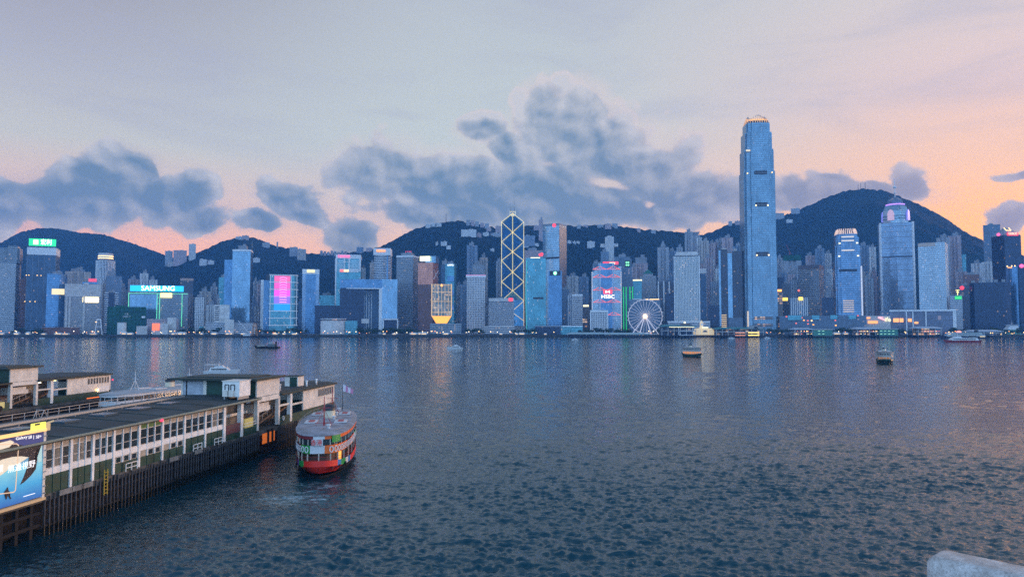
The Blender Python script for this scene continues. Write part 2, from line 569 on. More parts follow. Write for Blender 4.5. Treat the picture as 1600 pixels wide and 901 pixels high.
def make_water():
    ys, y = [], 34.0
    while y < 1300.0:
        ys.append(y)
        y += max(0.25, y * y / 15183.0 * 0.42)
    rows = np.concatenate([[-600.0, -100.0, 15.0], ys, [1320.0, 1500.0]])
    s = np.linspace(-0.90, 0.90, 680)
    nx, ny = len(s) + 2, len(rows)
    X = np.zeros((ny, nx))
    Yv = np.repeat(rows[:, None], nx, 1)
    X[:, 1:-1] = s[None, :] * np.maximum(rows, 34.0)[:, None]
    X[:, 0], X[:, -1] = -5000, 5000
    Z = np.zeros_like(X)
    rg = np.random.default_rng(3)
    Ym = np.maximum(Yv, 34)
    sp = np.maximum(np.maximum(0.25, Ym * Ym / 15183.0 * 0.42), Ym * 0.00265)
    for k in range(150):
        u_ = k / 149.0
        lam = 0.5 * (9.0 / 0.5) ** (u_ ** 1.55)
        th = R(70) + rg.normal() * 0.6
        kx, ky = math.cos(th) * 2 * PI / lam, math.sin(th) * 2 * PI / lam
        amp = 0.0088 * lam ** 0.45 * (1.0 if lam < 1.6 else (0.55 if lam < 4 else 0.42))
        w = np.clip((lam / sp - 1.5) / 1.5, 0, 1)
        ph = rg.random() * 2 * PI
        Z += amp * w * np.sin(kx * X + ky * Yv + ph + 0.6 * np.sin(X * 0.021 + Yv * 0.013 + ph))
    slick = hill_like(X, Yv)
    Z = Z * slick
    Z = Z + 0.15 * np.clip(Z, 0, None)      # sharper crests
    Z[:, 0] = Z[:, -1] = 0
    V = np.stack([X, Yv, Z], -1).reshape(-1, 3)
    idx = np.arange(nx * ny).reshape(ny, nx)
    Fc = np.stack([idx[:-1, :-1], idx[:-1, 1:], idx[1:, 1:], idx[1:, :-1]], -1).reshape(-1, 4)
    me = bpy.data.meshes.new('water')
    me.vertices.add(len(V))
    me.vertices.foreach_set('co', V.astype(np.float32).ravel())
    me.loops.add(Fc.size)
    me.loops.foreach_set('vertex_index', Fc.astype(np.int32).ravel())
    me.polygons.add(len(Fc))
    me.polygons.foreach_set('loop_start', np.arange(0, Fc.size, 4, dtype=np.int32))
    me.polygons.foreach_set('use_smooth', np.ones(len(Fc), dtype=bool))
    me.update(calc_edges=True)
    m = bpy.data.materials.new('harbour_water')
    m.use_nodes = True
    t = NT(m.node_tree)
    b = m.node_tree.nodes['Principled BSDF']
    g = t.new('ShaderNodeTexCoord').outputs['Object']
    st = t.v('MULTIPLY', g, (0.75, 1.25, 1.0))
    n1 = t.noise(st, 0.16, 3.0, 0.5)
    n2 = t.noise(st, 1.3, 3.0, 0.55, dist=0.4)
    n3 = t.noise(st, 3.6, 3.0, 0.6)
    patch = t.noise(t.v('MULTIPLY', g, (0.5, 1.3, 1.0)), 0.012, 4.0, 0.55)
    h = t.m('ADD', t.m('MULTIPLY', n2, 0.55), t.m('MULTIPLY', n3, 0.24))
    h = t.m('ADD', t.m('MULTIPLY', h, t.ss(patch, 0.25, 0.75, 0.65, 1.25)), t.m('MULTIPLY', n1, 0.8))
    bp = t.new('ShaderNodeBump')
    bp.inputs['Strength'].default_value = 1.0
    bp.inputs['Distance'].default_value = 0.22
    t.put(bp.inputs['Height'], h)
    # foam: churned water by the red ferry, and boat wakes
    foam = None
    zones = [((-26.0, 89.0), (9.0, 6.0), 0.55, 0.85), ((-25.0, 96.0), (7.5, 4.0), 0.5, 0.8)]
    wakes = [((735, 544), (700, 544), 3.0, 0.9), ((440, 545), (452, 543), 2.5, 0.6),
             ((1532, 533), (1600, 533), 3.5, 0.8), ((180, 597), (320, 596), 3.0, 0.7), ((455, 544), (520, 541), 1.5, 0.35),
             ((1098, 556), (1150, 553), 1.6, 0.4), ((1366, 568), (1350, 573), 1.5, 0.4), ((1398, 568), (1412, 573), 1.5, 0.4)]
    fn = t.noise(t.v('MULTIPLY', g, (1.0, 1.6, 1.0)), 0.55, 7.0, 0.68, dist=1.2)
    for (c, r, k, q) in zones:
        d = t.v('LENGTH', t.v('MULTIPLY_ADD', g, (1 / r[0], 1 / r[1], 0), (-c[0] / r[0], -c[1] / r[1], 0)), out=1)
        z = t.m('MULTIPLY', t.ss(d, 1.0, 0.25), q)
        foam = z if foam is None else t.m('MAXIMUM', foam, z)
    for (p0, p1, wd, q) in wakes:
        def sea(p):
            a = at(p[0], p[1], 100.0)
            k = CAMH / (CAMH - a.z)
            return a.x * k, 100.0 * k
        (x0, y0), (x1, y1) = sea(p0), sea(p1)
        cx, cy = (x0 + x1) / 2, (y0 + y1) / 2
        L = math.hypot(x1 - x0, y1 - y0)
        a = math.atan2(y1 - y0, x1 - x0)
        ca, sa = math.cos(a), math.sin(a)
        gx, gy, gz = t.sep(t.v('SUBTRACT', g, (cx, cy, 0)))
        lu = t.m('ADD', t.m('MULTIPLY', gx, ca / (L * 0.5)), t.m('MULTIPLY', gy, sa / (L * 0.5)))
        lv = t.m('ADD', t.m('MULTIPLY', gx, -sa / wd), t.m('MULTIPLY', gy, ca / wd))
        d = t.v('LENGTH', t.xyz(lu, lv, 0.0), out=1)
        z = t.m('MULTIPLY', t.ss(d, 1.0, 0.3), q)
        foam = t.m('MAXIMUM', foam, z)
    fm = t.m('MULTIPLY', foam, t.ss(fn, t.m('SUBTRACT', 0.72, t.m('MULTIPLY', foam, 0.36)), 0.74), clamp=True)
    deep = t.mix(t.ss(patch, 0.3, 0.7), (0.003, 0.031, 0.046), (0.004, 0.040, 0.058))
    turq = t.mix(t.m('MULTIPLY', foam, 0.5), deep, (0.03, 0.11, 0.12))
    t.put(b.inputs['Base Color'], t.mix(fm, turq, (0.55, 0.66, 0.70)))
    t.put(b.inputs['Roughness'], t.mixf(fm, 0.07, 0.7))
    b.inputs['IOR'].default_value = 1.62
    b.inputs['Specular Tint'].default_value = (0.42, 0.88, 1.0, 1)
    t.put(b.inputs['Normal'], bp.outputs[0])
    me.materials.append(m)
    o = bpy.data.objects.new('water', me)
    COL.objects.link(o)
    o['kind'] = 'structure'
    return o


make_water()

# ================================================================== LAND AND HILLS
SHORE = 1270.0
GZ = 4.2


def hill_noise(X, Y, seed, octs):
    rg = np.random.default_rng(seed)
    Z = np.zeros_like(X)
    for lam, amp, n in octs:
        for _ in range(n):
            th = rg.random() * 2 * PI
            l = lam * (0.7 + 0.6 * rg.random())
            Z += amp / math.sqrt(n) * np.sin((math.cos(th) * X + math.sin(th) * Y) * 2 * PI / l + rg.random() * 6.28)
    return Z


hm = bpy.data.materials.new('wooded_slope')
hm.use_nodes = True
_t = NT(hm.node_tree)
_b = hm.node_tree.nodes['Principled BSDF']
_g = _t.new('ShaderNodeTexCoord').outputs['Object']
_n1 = _t.noise(_g, 0.06, 5.0, 0.65)
_n2 = _t.noise(_g, 0.006, 4.0, 0.6)
_c = _t.mix(_t.ss(_n1, 0.3, 0.7), (0.004, 0.014, 0.018), (0.012, 0.038, 0.040))
_c = _t.mix(_t.ss(_n2, 0.4, 0.7, 0.0, 0.6), _c, (0.020, 0.040, 0.036))
_t.put(_b.inputs['Base Color'], _c)
_b.inputs['Roughness'].default_value = 0.95
_b.inputs['Specular IOR Level'].default_value = 0.1
_bp = _t.new('ShaderNodeBump')
_bp.inputs['Distance'].default_value = 9.0
_bp.inputs['Strength'].default_value = 0.9
_t.put(_bp.inputs['Height'], _n1)
_t.put(_b.inputs['Normal'], _bp.outputs[0])

HILLS = {}


def make_hill(name, prof, Yr, Yf, seed, base=8.0, dx=9.0):
    pts = [at(px, py, Yr) for px, py in prof]
    xs = np.arange(pts[0].x, pts[-1].x, dx)
    rid = np.interp(xs, [p.x for p in pts], [p.z for p in pts])
    ys = np.concatenate([np.linspace(Yf, Yr, 90), np.linspace(Yr + 25, Yr + 700, 14)])
    X, Y = np.meshgrid(xs, ys)
    RID = np.repeat(rid[None, :], len(ys), 0)
    tt = np.clip((Y - Yf) / (Yr - Yf), 0, 1)
    prof_s = tt ** 1.15
    back = np.clip((Y - Yr) / 700.0, 0, 1)
    Z = base + (RID - base) * prof_s * (1 - back ** 1.5)
    env = np.sin(np.clip(tt, 0, 1) * PI) ** 0.7
    Z += env * hill_noise(X, Y, seed, [(420, 26, 5), (190, 12, 5), (90, 5, 5)])
    Z += hill_noise(X, Y, seed + 5, [(26, 1.0, 6), (15, 0.9, 6)]) * np.clip(tt * 3, 0, 1)
    rg = np.random.default_rng(seed + 9)
    Z += rg.random(Z.shape) * 5.0 * np.clip(tt * 3, 0, 1)
    V = np.stack([X, Y, Z], -1).reshape(-1, 3)
    ny, nx = X.shape
    idx = np.arange(nx * ny).reshape(ny, nx)
    Fc = np.stack([idx[:-1, :-1], idx[:-1, 1:], idx[1:, 1:], idx[1:, :-1]], -1).reshape(-1, 4)
    me = bpy.data.meshes.new(name)
    me.from_pydata(V.tolist(), [], Fc.tolist())
    me.polygons.foreach_set('use_smooth', np.ones(len(Fc), dtype=bool))
    me.materials.append(hm)
    o = bpy.data.objects.new(name, me)
    COL.objects.link(o)
    o['kind'] = 'structure'
    HILLS[name] = (xs, ys, Z)
    return o


def hill_z(name, x, y):
    xs, ys, Z = HILLS[name]
    i = int(np.clip(np.searchsorted(xs, x), 0, len(xs) - 1))
    j = int(np.clip(np.searchsorted(ys, y), 0, len(ys) - 1))
    return float(Z[j, i])


make_hill('hill_east', [(-260, 440), (-120, 405), (0, 381), (30, 364), (60, 357), (90, 358), (125, 364), (160, 367), (200, 379), (240, 393),
                        (270, 404), (310, 424), (350, 440), (420, 460)], 3300, 2300, 11)
make_hill('hill_middle_east', [(190, 470), (240, 428), (285, 407), (325, 390), (350, 377), (375, 371), (398, 373), (430, 385), (460, 391),
                               (480, 397), (520, 396), (560, 395), (620, 398), (700, 405)], 2750, 1950, 12)
make_hill('hill_central', [(520, 420), (570, 394), (600, 384), (622, 372), (650, 358), (680, 350), (712, 346), (740, 350), (780, 358), (830, 353),
                           (860, 354), (900, 354), (950, 353), (985, 357), (1020, 361), (1060, 363), (1085, 368), (1120, 380),
                           (1190, 400), (1260, 430)], 2450, 1750, 13)
make_hill('hill_peak', [(1000, 420), (1050, 388), (1085, 371), (1115, 362), (1140, 351), (1165, 344), (1215, 341), (1250, 328), (1290, 310),
                        (1320, 299), (1350, 296), (1380, 298), (1410, 310), (1440, 322), (1470, 340), (1500, 362), (1540, 380),
                        (1580, 402), (1660, 430), (1800, 470)], 2850, 1900, 14)

gm_ = mat('waterfront_paving', (0.16, 0.16, 0.15), 0.85, var=0.25, vscale=0.05)
g = MB()
g.prism([(-2600, SHORE), (2600, SHORE), (2600, 3800), (-2600, 3800)], -3, GZ, 0)
tag(g.build('ground', gm_), kind='structure')
g = MB()
sx = -1500.0
stone = mat('seawall_stone', (0.055, 0.055, 0.05), 0.9, var=0.4, vscale=0.3)
g.prism([(-2600, SHORE - 2.5), (2600, SHORE - 2.5), (2600, SHORE - 0.02), (-2600, SHORE - 0.02)], -2.5, GZ + 0.6, 0)
for k in range(120):
    g.box((-1400 + k * 24, SHORE - 3.1, -2), (2.4, 1.2, 5.6), 0)
tag(g.build('seawall', stone), 'long dark stone seawall edging the far shore', 'seawall')

# ================================================================== HAZE
hz = MB()
hz.prism([(-4200, -60), (4200, -60), (4200, 4200), (-4200, 4200)], -4.0, 700.0, 0)
hmat = bpy.data.materials.new('evening_haze')
hmat.use_nodes = True
hmat.node_tree.nodes.clear()
_h = NT(hmat.node_tree)
pv = _h.new('ShaderNodeVolumePrincipled')
pv.inputs['Color'].default_value = (0.14, 0.44, 1.0, 1)
pv.inputs['Density'].default_value = 0.000115
pv.inputs['Anisotropy'].default_value = 0.0
ho = _h.new('ShaderNodeOutputMaterial')
hmat.node_tree.links.new(pv.outputs[0], ho.inputs['Volume'])
tag(hz.build('haze', hmat), kind='stuff')
# ================================================================== CITY: materials
FM = {}


def fm(key, *a, **k):
    FM[key] = facade('facade_' + key, *a, **k)


fm('sky_glass', (.16, .22, .27), (.22, .40, .56), 4.0, 1.6, .86, .80, lit=.012, gm=.75, gr=.10)
fm('blue_glass', (.10, .16, .24), (.12, .27, .46), 4.0, 1.8, .88, .78, lit=.02, gm=.7, gr=.10)
fm('dark_glass', (.035, .05, .07), (.045, .09, .15), 4.0, 2.0, .9, .8, lit=.015, gm=.55, gr=.10)
fm('navy_glass', (.02, .03, .05), (.02, .04, .08), 4.2, 2.4, .9, .8, lit=.012, gm=.4, gr=.14)
fm('teal_glass', (.12, .22, .24), (.10, .34, .42), 4.0, 2.0, .88, .8, lit=.04, gm=.6, gr=.12)
fm('silver_glass', (.30, .36, .40), (.30, .44, .54), 4.2, 1.5, .80, .74, lit=.05, gm=.75, gr=.14)
fm('white_grid', (.80, .80, .80), (.03, .05, .08), 3.5, 3.2, .62, .58, lit=.02, gm=.2)
fm('white_bands', (.78, .79, .80), (.06, .10, .15), 3.8, 4.0, 1.0, .52, lit=.03, gm=.35)
fm('grey_bands', (.46, .48, .50), (.05, .09, .13), 3.9, 2.6, .93, .56, lit=.05, gm=.35)
fm('pale_bands', (.66, .62, .59), (.07, .10, .14), 3.8, 2.8, .95, .50, lit=.07, gm=.3)
fm('slate_bands', (.22, .25, .30), (.05, .10, .16), 3.8, 2.8, .95, .56, lit=.03, gm=.45)
fm('white_fins', (.76, .76, .76), (.05, .09, .14), 4.0, 3.6, .58, .94, lit=.03, gm=.35)
fm('dark_bands', (.13, .13, .15), (.03, .05, .08), 3.8, 2.8, 1.0, .55, lit=.03, gm=.3)
fm('flats_beige', (.62, .55, .49), (.05, .07, .10), 3.0, 2.7, .48, .52, lit=.07, gm=.15, group=3)
fm('flats_pink', (.62, .47, .47), (.05, .07, .10), 3.0, 2.5, .50, .52, lit=.07, gm=.15, group=3)
fm('flats_grey', (.48, .50, .53), (.05, .08, .12), 3.0, 2.6, .50, .54, lit=.05, gm=.15, group=3)
fm('flats_white', (.80, .79, .77), (.06, .09, .13), 3.0, 2.8, .46, .50, lit=.04, gm=.15, group=3)
fm('flats_blue', (.24, .32, .42), (.06, .11, .17), 3.0, 2.4, .56, .58, lit=.05, gm=.3, group=3)
fm('copper', (.45, .20, .14), (.66, .27, .18), 3.9, 2.2, .84, .70, lit=.01, gm=.7, gr=.16)
fm('brown_low', (.16, .085, .07), (.16, .08, .065), 3.9, 2.2, .84, .70, lit=.02, gm=.5, gr=.16)
fm('steel_stripe', (.20, .20, .22), (.05, .08, .11), 3.9, 1.8, .62, .80, lit=.02, gm=.1, gr=.4)
fm('gold_glass', (.30, .22, .12), (.18, .26, .28), 4.0, 2.6, .80, .80, lit=.9, litc=(1, .5, .14), gm=.3, es=.75, group=2.5)
fm('round_grid', (.82, .81, .77), (.08, .13, .17), 3.9, 2.9, .56, .62, lit=.09, gm=.3)
fm('warm_shops', (.30, .26, .24), (.10, .08, .07), 4.5, 5.0, .86, .62, lit=.55, litc=(1, .45, .16), gm=.1, es=1.4, group=4)
fm('green_net', (.012, .14, .085), (.010, .10, .075), 7.5, 9.0, .94, .92, lit=.0, gm=0.0, gr=.9)
fm('tank_white', (.76, .74, .70), (.70, .68, .64), 6.0, 9.0, .9, .9, lit=0, gm=0, gr=.8)
roofm = mat('roof_concrete', (.26, .27, .28), .9, var=.3, vscale=.1)
whitem = mat('white_panel', (.80, .80, .80), .6, var=.1, vscale=.2)
palem = mat('pale_stone', (.60, .57, .54), .75, var=.15, vscale=.2)
greym = mat('grey_panel', (.26, .28, .31), .7, var=.2, vscale=.2)
darkm = mat('dark_panel', (.03, .035, .045), .5, var=.2, vscale=.2)
steelm = mat('steel', (.32, .33, .34), .45, .6)
tealroof = mat('teal_roof', (.05, .22, .22), .7, var=.25, vscale=.3)
greenroof = mat('green_roof', (.03, .18, .14), .6)


def glow(name, col, s):
    return mat('glow_' + name, tuple(min(.8, c) for c in col), .5, emit=col, es=s)


G_WHITE = glow('white', (1, .95, .85), 2.2)
G_WARM = glow('warm', (1, .60, .22), 2.6)
G_ORANGE = glow('orange', (1, .38, .08), 2.0)
G_YELLOW = glow('yellow', (1, .80, .22), 2.4)
G_PALEYEL = glow('pale_yellow', (1, .88, .50), 1.2)
G_GREEN = glow('green', (.03, .85, .25), 1.0)
G_LIME = glow('lime', (.16, .85, .42), .9)
G_CYAN = glow('cyan', (.02, .50, .95), 1.1)
G_RED = glow('red', (1, .05, .08), 1.6)
G_PINK = glow('pink', (1, .12, .30), 1.5)
G_CORAL = glow('coral', (1, .18, .14), 1.0)
G_VIOLET = glow('violet', (.55, .25, 1), 1.2)
G_LAMP = glow('lamp', (1, .70, .34), 4.0)


# ================================================================== CITY: builders
class Bld:
    """a building whose front face spans photo columns x0..x1 at depth Y with its roof at row yt"""

    def __init__(self, kind, label, cat, x0, x1, yt, Y, split=None, depth=None, group=None, yaw=None, base=GZ):
        self.Y, self.xc = Y, (x0 + x1) / 2
        az = math.atan((self.xc - 800) / F)
        self.k = Y * math.cos(az) / F
        full = (x1 - x0) * self.k
        d = 0.0
        if split is not None:
            if split > self.xc:
                fr, sd, sg = split - x0, x1 - split, 1
            else:
                fr, sd, sg = x1 - split, split - x0, -1
            d = math.atan(sd / fr) * sg
            self.w = math.hypot(fr, sd) * self.k
            self.d = self.w
        else:
            self.w = full
            self.d = depth or max(14.0, min(full * 0.9, 42.0))
        self.az = az
        self.dx = (self.xc - 800) / F * Y
        self.h = at(self.xc, yt, Y).z - base
        off = abs(self.d / 2 * math.cos(d)) + abs(self.w / 2 * math.sin(d))
        self.base = base
        rz = -az - d if yaw is None else yaw
        # front face normal is local -Y
        self.root = thing(kind, label, cat, (self.dx + off * math.sin(az), Y + off * math.cos(az), base), rz, group)
        self.hw, self.hd = self.w / 2, self.d / 2
        self.cosd = math.cos(d)

    def u(self, px):
        return (px - self.xc) * self.k

    def z(self, py):
        return at(self.xc, py, self.Y).z - self.base

    def part(self, name, mb, mats, **k):
        return mb.build(name, mats, self.root, **k)

    def rect(self, w=None, d=None, ox=0, oy=0):
        w = self.w if w is None else w
        d = self.d if d is None else d
        return [(ox - w / 2, oy - d / 2), (ox + w / 2, oy - d / 2), (ox + w / 2, oy + d / 2), (ox - w / 2, oy + d / 2)]

    def cham(self, c, w=None, d=None):
        w = (self.w if w is None else w) / 2
        d = (self.d if d is None else d) / 2
        return [(-w + c, -d), (w - c, -d), (w, -d + c), (w, d - c), (w - c, d), (-w + c, d), (-w, d - c), (-w, -d + c)]

    def sign(self, x0, x1, y0, y1, m, name='sign', t=0.8, proud=0.4, oy=None):
        a, b = self.u(x0), self.u(x1)
        z1, z0 = self.z(y0), self.z(y1)
        fy = -self.hd - proud - t / 2 if oy is None else oy
        g = MB().box(((a + b) / 2, fy, z0), (b - a, t, z1 - z0))
        return self.part(name, g, m)

    def text(self, body, x0, x1, yc, hpx, m, proud=1.5, name='sign_lettering', oy=None):
        a, b = self.u(x0), self.u(x1)
        fy = -self.hd - proud if oy is None else oy
        return text_mesh(name, body, hpx * self.k * 1.35, m, self.root, ((a + b) / 2, fy, self.z(yc)), 0, 0.25, b - a)


def tower(label, x0, x1, yt, Y, style='sky_glass', split=None, kind='office_tower', cat='tower', shape='box', roof=True, depth=None,
          bands=None, fins=None, group=None, cham=2.5, roofmat=None, plant=None, parapet=None, hollow=None, yaw=None, mast=None,
          crown_band=None):
    b = Bld(kind, label, cat, x0, x1, yt, Y, split, depth, group, yaw)
    g = MB()
    mats = [FM[style], roofmat or roofm, whitem, greym]
    h = b.h
    if shape == 'box':
        g.prism(b.rect(), 0, h, 0, 1)
    elif shape == 'cham':
        g.prism(b.cham(cham), 0, h, 0, 1)
    elif shape == 'round':
        # bowed front
        n = 10
        f = [(-b.hw + b.w * i / n, -b.hd + b.hd * 0.5 * ((2 * i / n - 1) ** 2)) for i in range(n + 1)]
        g.prism(f + [(b.hw, b.hd), (-b.hw, b.hd)], 0, h, 0, 1)
    elif shape == 'flats':
        # residential plan with light wells
        w, d = b.hw, b.hd
        q = w * 0.22
        r = min(d * 0.35, 4.0)
        pl = [(-w, -d), (-q - q, -d), (-q - q, -d + r), (-q * .5, -d + r), (-q * .5, -d + r * .3), (q * .5, -d + r * .3), (q * .5, -d + r),
              (2 * q, -d + r), (2 * q, -d), (w, -d), (w, -d * .3), (w - r * .6, -d * .3), (w - r * .6, d * .3), (w, d * .3), (w, d), (-w, d),
              (-w, d * .3), (-w + r * .6, d * .3), (-w + r * .6, -d * .3), (-w, -d * .3)]
        g.prism(pl, 0, h, 0, 1)
    if bands:
        sp, th, pr, mi = bands
        z = sp
        pl = b.rect(b.w + 2 * pr, b.d + 2 * pr) if shape != 'cham' else b.cham(cham, b.w + 2 * pr, b.d + 2 * pr)
        while z < h - 1:
            g.prism(pl, z, z + th, mi, mi)
            z += sp
    if fins:
        sp, wd, pr, mi = fins
        n = max(2, int(b.w / sp))
        for i in range(n + 1):
            g.box((-b.hw + b.w * i / n, -b.hd - pr / 2, 0.5), (wd, pr, h - 1.0), mi)
        n = max(2, int(b.d / sp))
        for i in range(n + 1):
            for sgn in (-1, 1):
                g.box((sgn * (b.hw + pr / 2), -b.hd + b.d * i / n, 0.5), (pr, wd, h - 1.0), mi)
    if parapet:
        ht, mi = parapet
        pl = b.rect(b.w + 1.0, b.d + 1.0)
        g.prism(pl, h - ht, h + 0.6, mi, 1)
    if crown_band:
        y0, y1, mi = crown_band
        g.prism(b.rect(b.w + .8, b.d + .8), b.z(y1), b.z(y0), mi, 1)
    b.part('wall', g, mats)
    if roof:
        p = plant or (0.5, 0.5, 5.0, 0.0)
        rg = MB()
        rg.box((p[3] * b.hw, 0, h + (0.6 if parapet else 0)), (b.w * p[0], b.d * p[1], p[2]))
        rg.box((p[3] * b.hw + b.w * p[0] * .15, b.d * .05, h + p[2]), (b.w * p[0] * .35, b.d * p[1] * .4, p[2] * .5))
        b.part('plant_room', rg, roofmat or greym)
    if mast:
        ux, yt2 = mast
        m_ = MB().tube((b.u(ux), 0, h), (b.u(ux), 0, b.z(yt2)), .7, .25, 6)
        b.part('mast', m_, steelm)
    return b


def flats(label, x0, x1, yt, Y, style='flats_beige', split=None, **k):
    k.setdefault('shape', 'flats')
    k.setdefault('kind', 'residential_tower')
    k.setdefault('cat', 'apartment tower')
    k.setdefault('plant', (0.45, 0.5, 7.0, random.uniform(-.3, .3)))
    k.setdefault('group', 'apartment towers at the foot of the hills')
    return tower(label, x0, x1, yt, Y, style, split, **k)


# ================================================================== CITY: left third (Y ~1330-1900)
b = tower('grey banded tower cut off by the left edge, stepped at the top', -26, 32, 410, 1420, 'grey_bands', 23, bands=(3.9, .8, .35, 2), roof=False)
g = MB().box((b.u(12), 0, b.h), (b.u(29) - b.u(-10), b.d * .6, b.z(386) - b.h))
g.box((b.u(21), -b.d * .2, b.h), (b.u(29) - b.u(13), b.d * .5, b.z(383) - b.h))
b.part('upper_tier', g, FM['grey_bands'])
tower('narrow dark plum slab squeezed beside the leftmost grey banded tower', 31, 43, 436, 1480, 'brown_low')
b = tower('tall dark glass tower carrying the bright green rooftop sign', 40, 92, 387, 1440, 'dark_glass', 85, roof=False, fins=(9.0, .5, .4, 3))
g = MB().prism(b.rect(b.w + .9, b.d + .9), b.z(398), b.h + .5, 0)
b.part('top_band', g, whitem)
for y in (430, 471):
    b.part('refuge_floor', MB().prism(b.rect(b.w + .6, b.d + .6), b.z(y + 1.2), b.z(y - .4), 0), darkm)
for xx, y in ((43, 430.6), (47, 430.6), (60, 430.6), (66, 430.6), (42, 471.4), (50, 471.4), (58, 471.4)):
    b.part('floodlight', MB().box((b.u(xx), -b.hd - .9, b.z(y)), (1.8, .6, 1.0)), G_WARM)
g = MB()
for xx in (46, 56, 66, 76, 86):
    g.box((b.u(xx), -b.hd + 2, b.h), (.6, .6, b.z(373) - b.h))
b.part('sign_frame', g, steelm)
b.sign(45, 88, 373, 384, G_GREEN, 'sign', oy=-b.hd + 1)
b.sign(52, 60, 374.8, 382, G_PALEYEL, 'sign_emblem', oy=-b.hd + .1)
b.text('宏利', 64, 81, 378.4, 8.5, G_WHITE, oy=-b.hd + .2)
b = tower('low mirror-blue glass block in front of the green-signed tower', 72, 104, 428, 1370, 'blue_glass', shape='round')
b.sign(80, 100, 451, 460, glow('sun_patch', (1, .72, .36), .9), 'sun_patch_panel')  # glowing panel paints a warm patch of sun on the glass
flats('cream tower cluster rising behind the block with the glowing yellow panel', 100, 141, 424, 1600, 'flats_beige')
tower('small blue tower topped by a lift-motor cube above the cream cluster', 117, 131, 421, 1640, 'flats_blue', kind='residential_tower')
b = tower('pale block with blank upper storeys and a glowing yellow panel sign', 101, 157, 444, 1370, 'pale_bands', roof=False, bands=(3.8, .5, .3, 3))
g = MB().prism(b.rect(b.w + .8, b.d + .8), b.z(463), b.h + .5, 0)
g.box((b.u(134), 0, b.h), (b.u(137.5) - b.u(131), b.d * .5, b.z(441) - b.h))
b.part('blank_upper_wall', g, palem)
for xx in (104, 109, 131):
    g = MB().box((b.u(xx), -b.hd - .7, 0), (3.2, 1.2, b.z(464)))
    b.part('pier', g, palem)
b.sign(129, 154, 464, 472, glow('panel_yellow', (1, .78, .34), 3.2))
b = tower('dark-blue block with a small red rooftop sign, left of the ribbed tower', 128, 152, 440, 1520, 'blue_glass', roof=False)
b.sign(137, 150, 434.5, 440, glow('dim_red', (1, .10, .16), .7), oy=0)
# round hotel tower
b = Bld('round_tower', 'round white ribbed tower with an orange-lit drum on top', 'tower', 148, 178, 407, 1900)
r = b.w / 2
g = MB().lathe((0, 0, 0), [(r, 0), (r, b.h), (r * .62, b.h + .3)], 48)
for k in range(40):
    a = 2 * PI * k / 40
    g.box((r * math.cos(a) * 1.01, r * math.sin(a) * 1.01, 0), (1.5, 1.6, b.h + .5), 1, a)
b.part('wall', g, [FM['slate_bands'], whitem])
rr = r * .80
g = MB().lathe((0, 0, 0), [(rr * .8, b.h), (rr * .8, b.z(405)), (rr, b.z(404.5)), (rr, b.z(402.5)), (rr, b.z(396)), (rr * .95, b.z(395)), (0, b.z(394.6))], 40)
b.part('drum', g, palem)
for y in (403, 399.6):
    g = MB().lathe((0, 0, 0), [(rr + .3, b.z(y + .5)), (rr + .5, b.z(y + .5)), (rr + .5, b.z(y - .6)), (rr + .3, b.z(y - .6))], 40)
    b.part('light_ring', g, G_WARM)
tower('stepped blue-grey tower just right of the round ribbed tower', 165, 189, 431, 1650, 'flats_blue', plant=(.5, .6, 12, -.3), kind='residential_tower')
b = tower('slim block with a dark glass centre between white-striped wings', 163, 185, 457, 1400, 'navy_glass')
g = MB()
z = 3
while z < b.h:
    for s_ in (-1, 1):
        g.box((s_ * b.w * .36, -b.hd - .5, z), (b.w * .27, 1.0, 1.5))
    z += 4.2
b.part('balcony_band', g, whitem)
flats('greyish flats between the stepped tower and the green netting', 187, 201, 452, 1720, 'flats_grey')
b = tower('waterfront building wrapped in green construction netting', 168, 229, 479, 1335, 'green_net', kind='netted_building', cat='building', roof=False, depth=30)
g = MB()
for y in (487, 500):
    g.prism(b.rect(b.w + .5, b.d + .5), b.z(y), b.z(y - .5), 0)
for xx in range(170, 229, 6):
    g.box((b.u(xx), -b.hd - .2, 0), (.3, .3, b.h + random.uniform(.5, 3)))
b.part('scaffold', g, mat('scaffold_dark', (.02, .06, .05), .8))
g = MB().box((b.u(188), 0, b.h), (b.u(196) - b.u(180), 8, b.z(477) - b.h))
b.part('roof_hoist', g, FM['green_net'])
b.text('CREC7', 192, 204, 494.5, 3.2, whitem, proud=.5)
b.text('中国', 195, 201, 490.5, 2.6, whitem, proud=.5)
b.sign(222, 227.5, 493.5, 496.5, whitem)
for i, (xx0, xx1, yy, lab) in enumerate(((199, 216, 436, 'shortest of three pale apartment towers behind the cyan rooftop sign'),
                                         (217, 231, 427, 'tallest of three pale apartment towers behind the cyan rooftop sign'),
                                         (232, 245, 437, 'rightmost of three pale apartment towers behind the cyan rooftop sign'))):
    flats(lab, xx0, xx1, yy, 1720, ('flats_pink', 'flats_white', 'flats_white')[i])
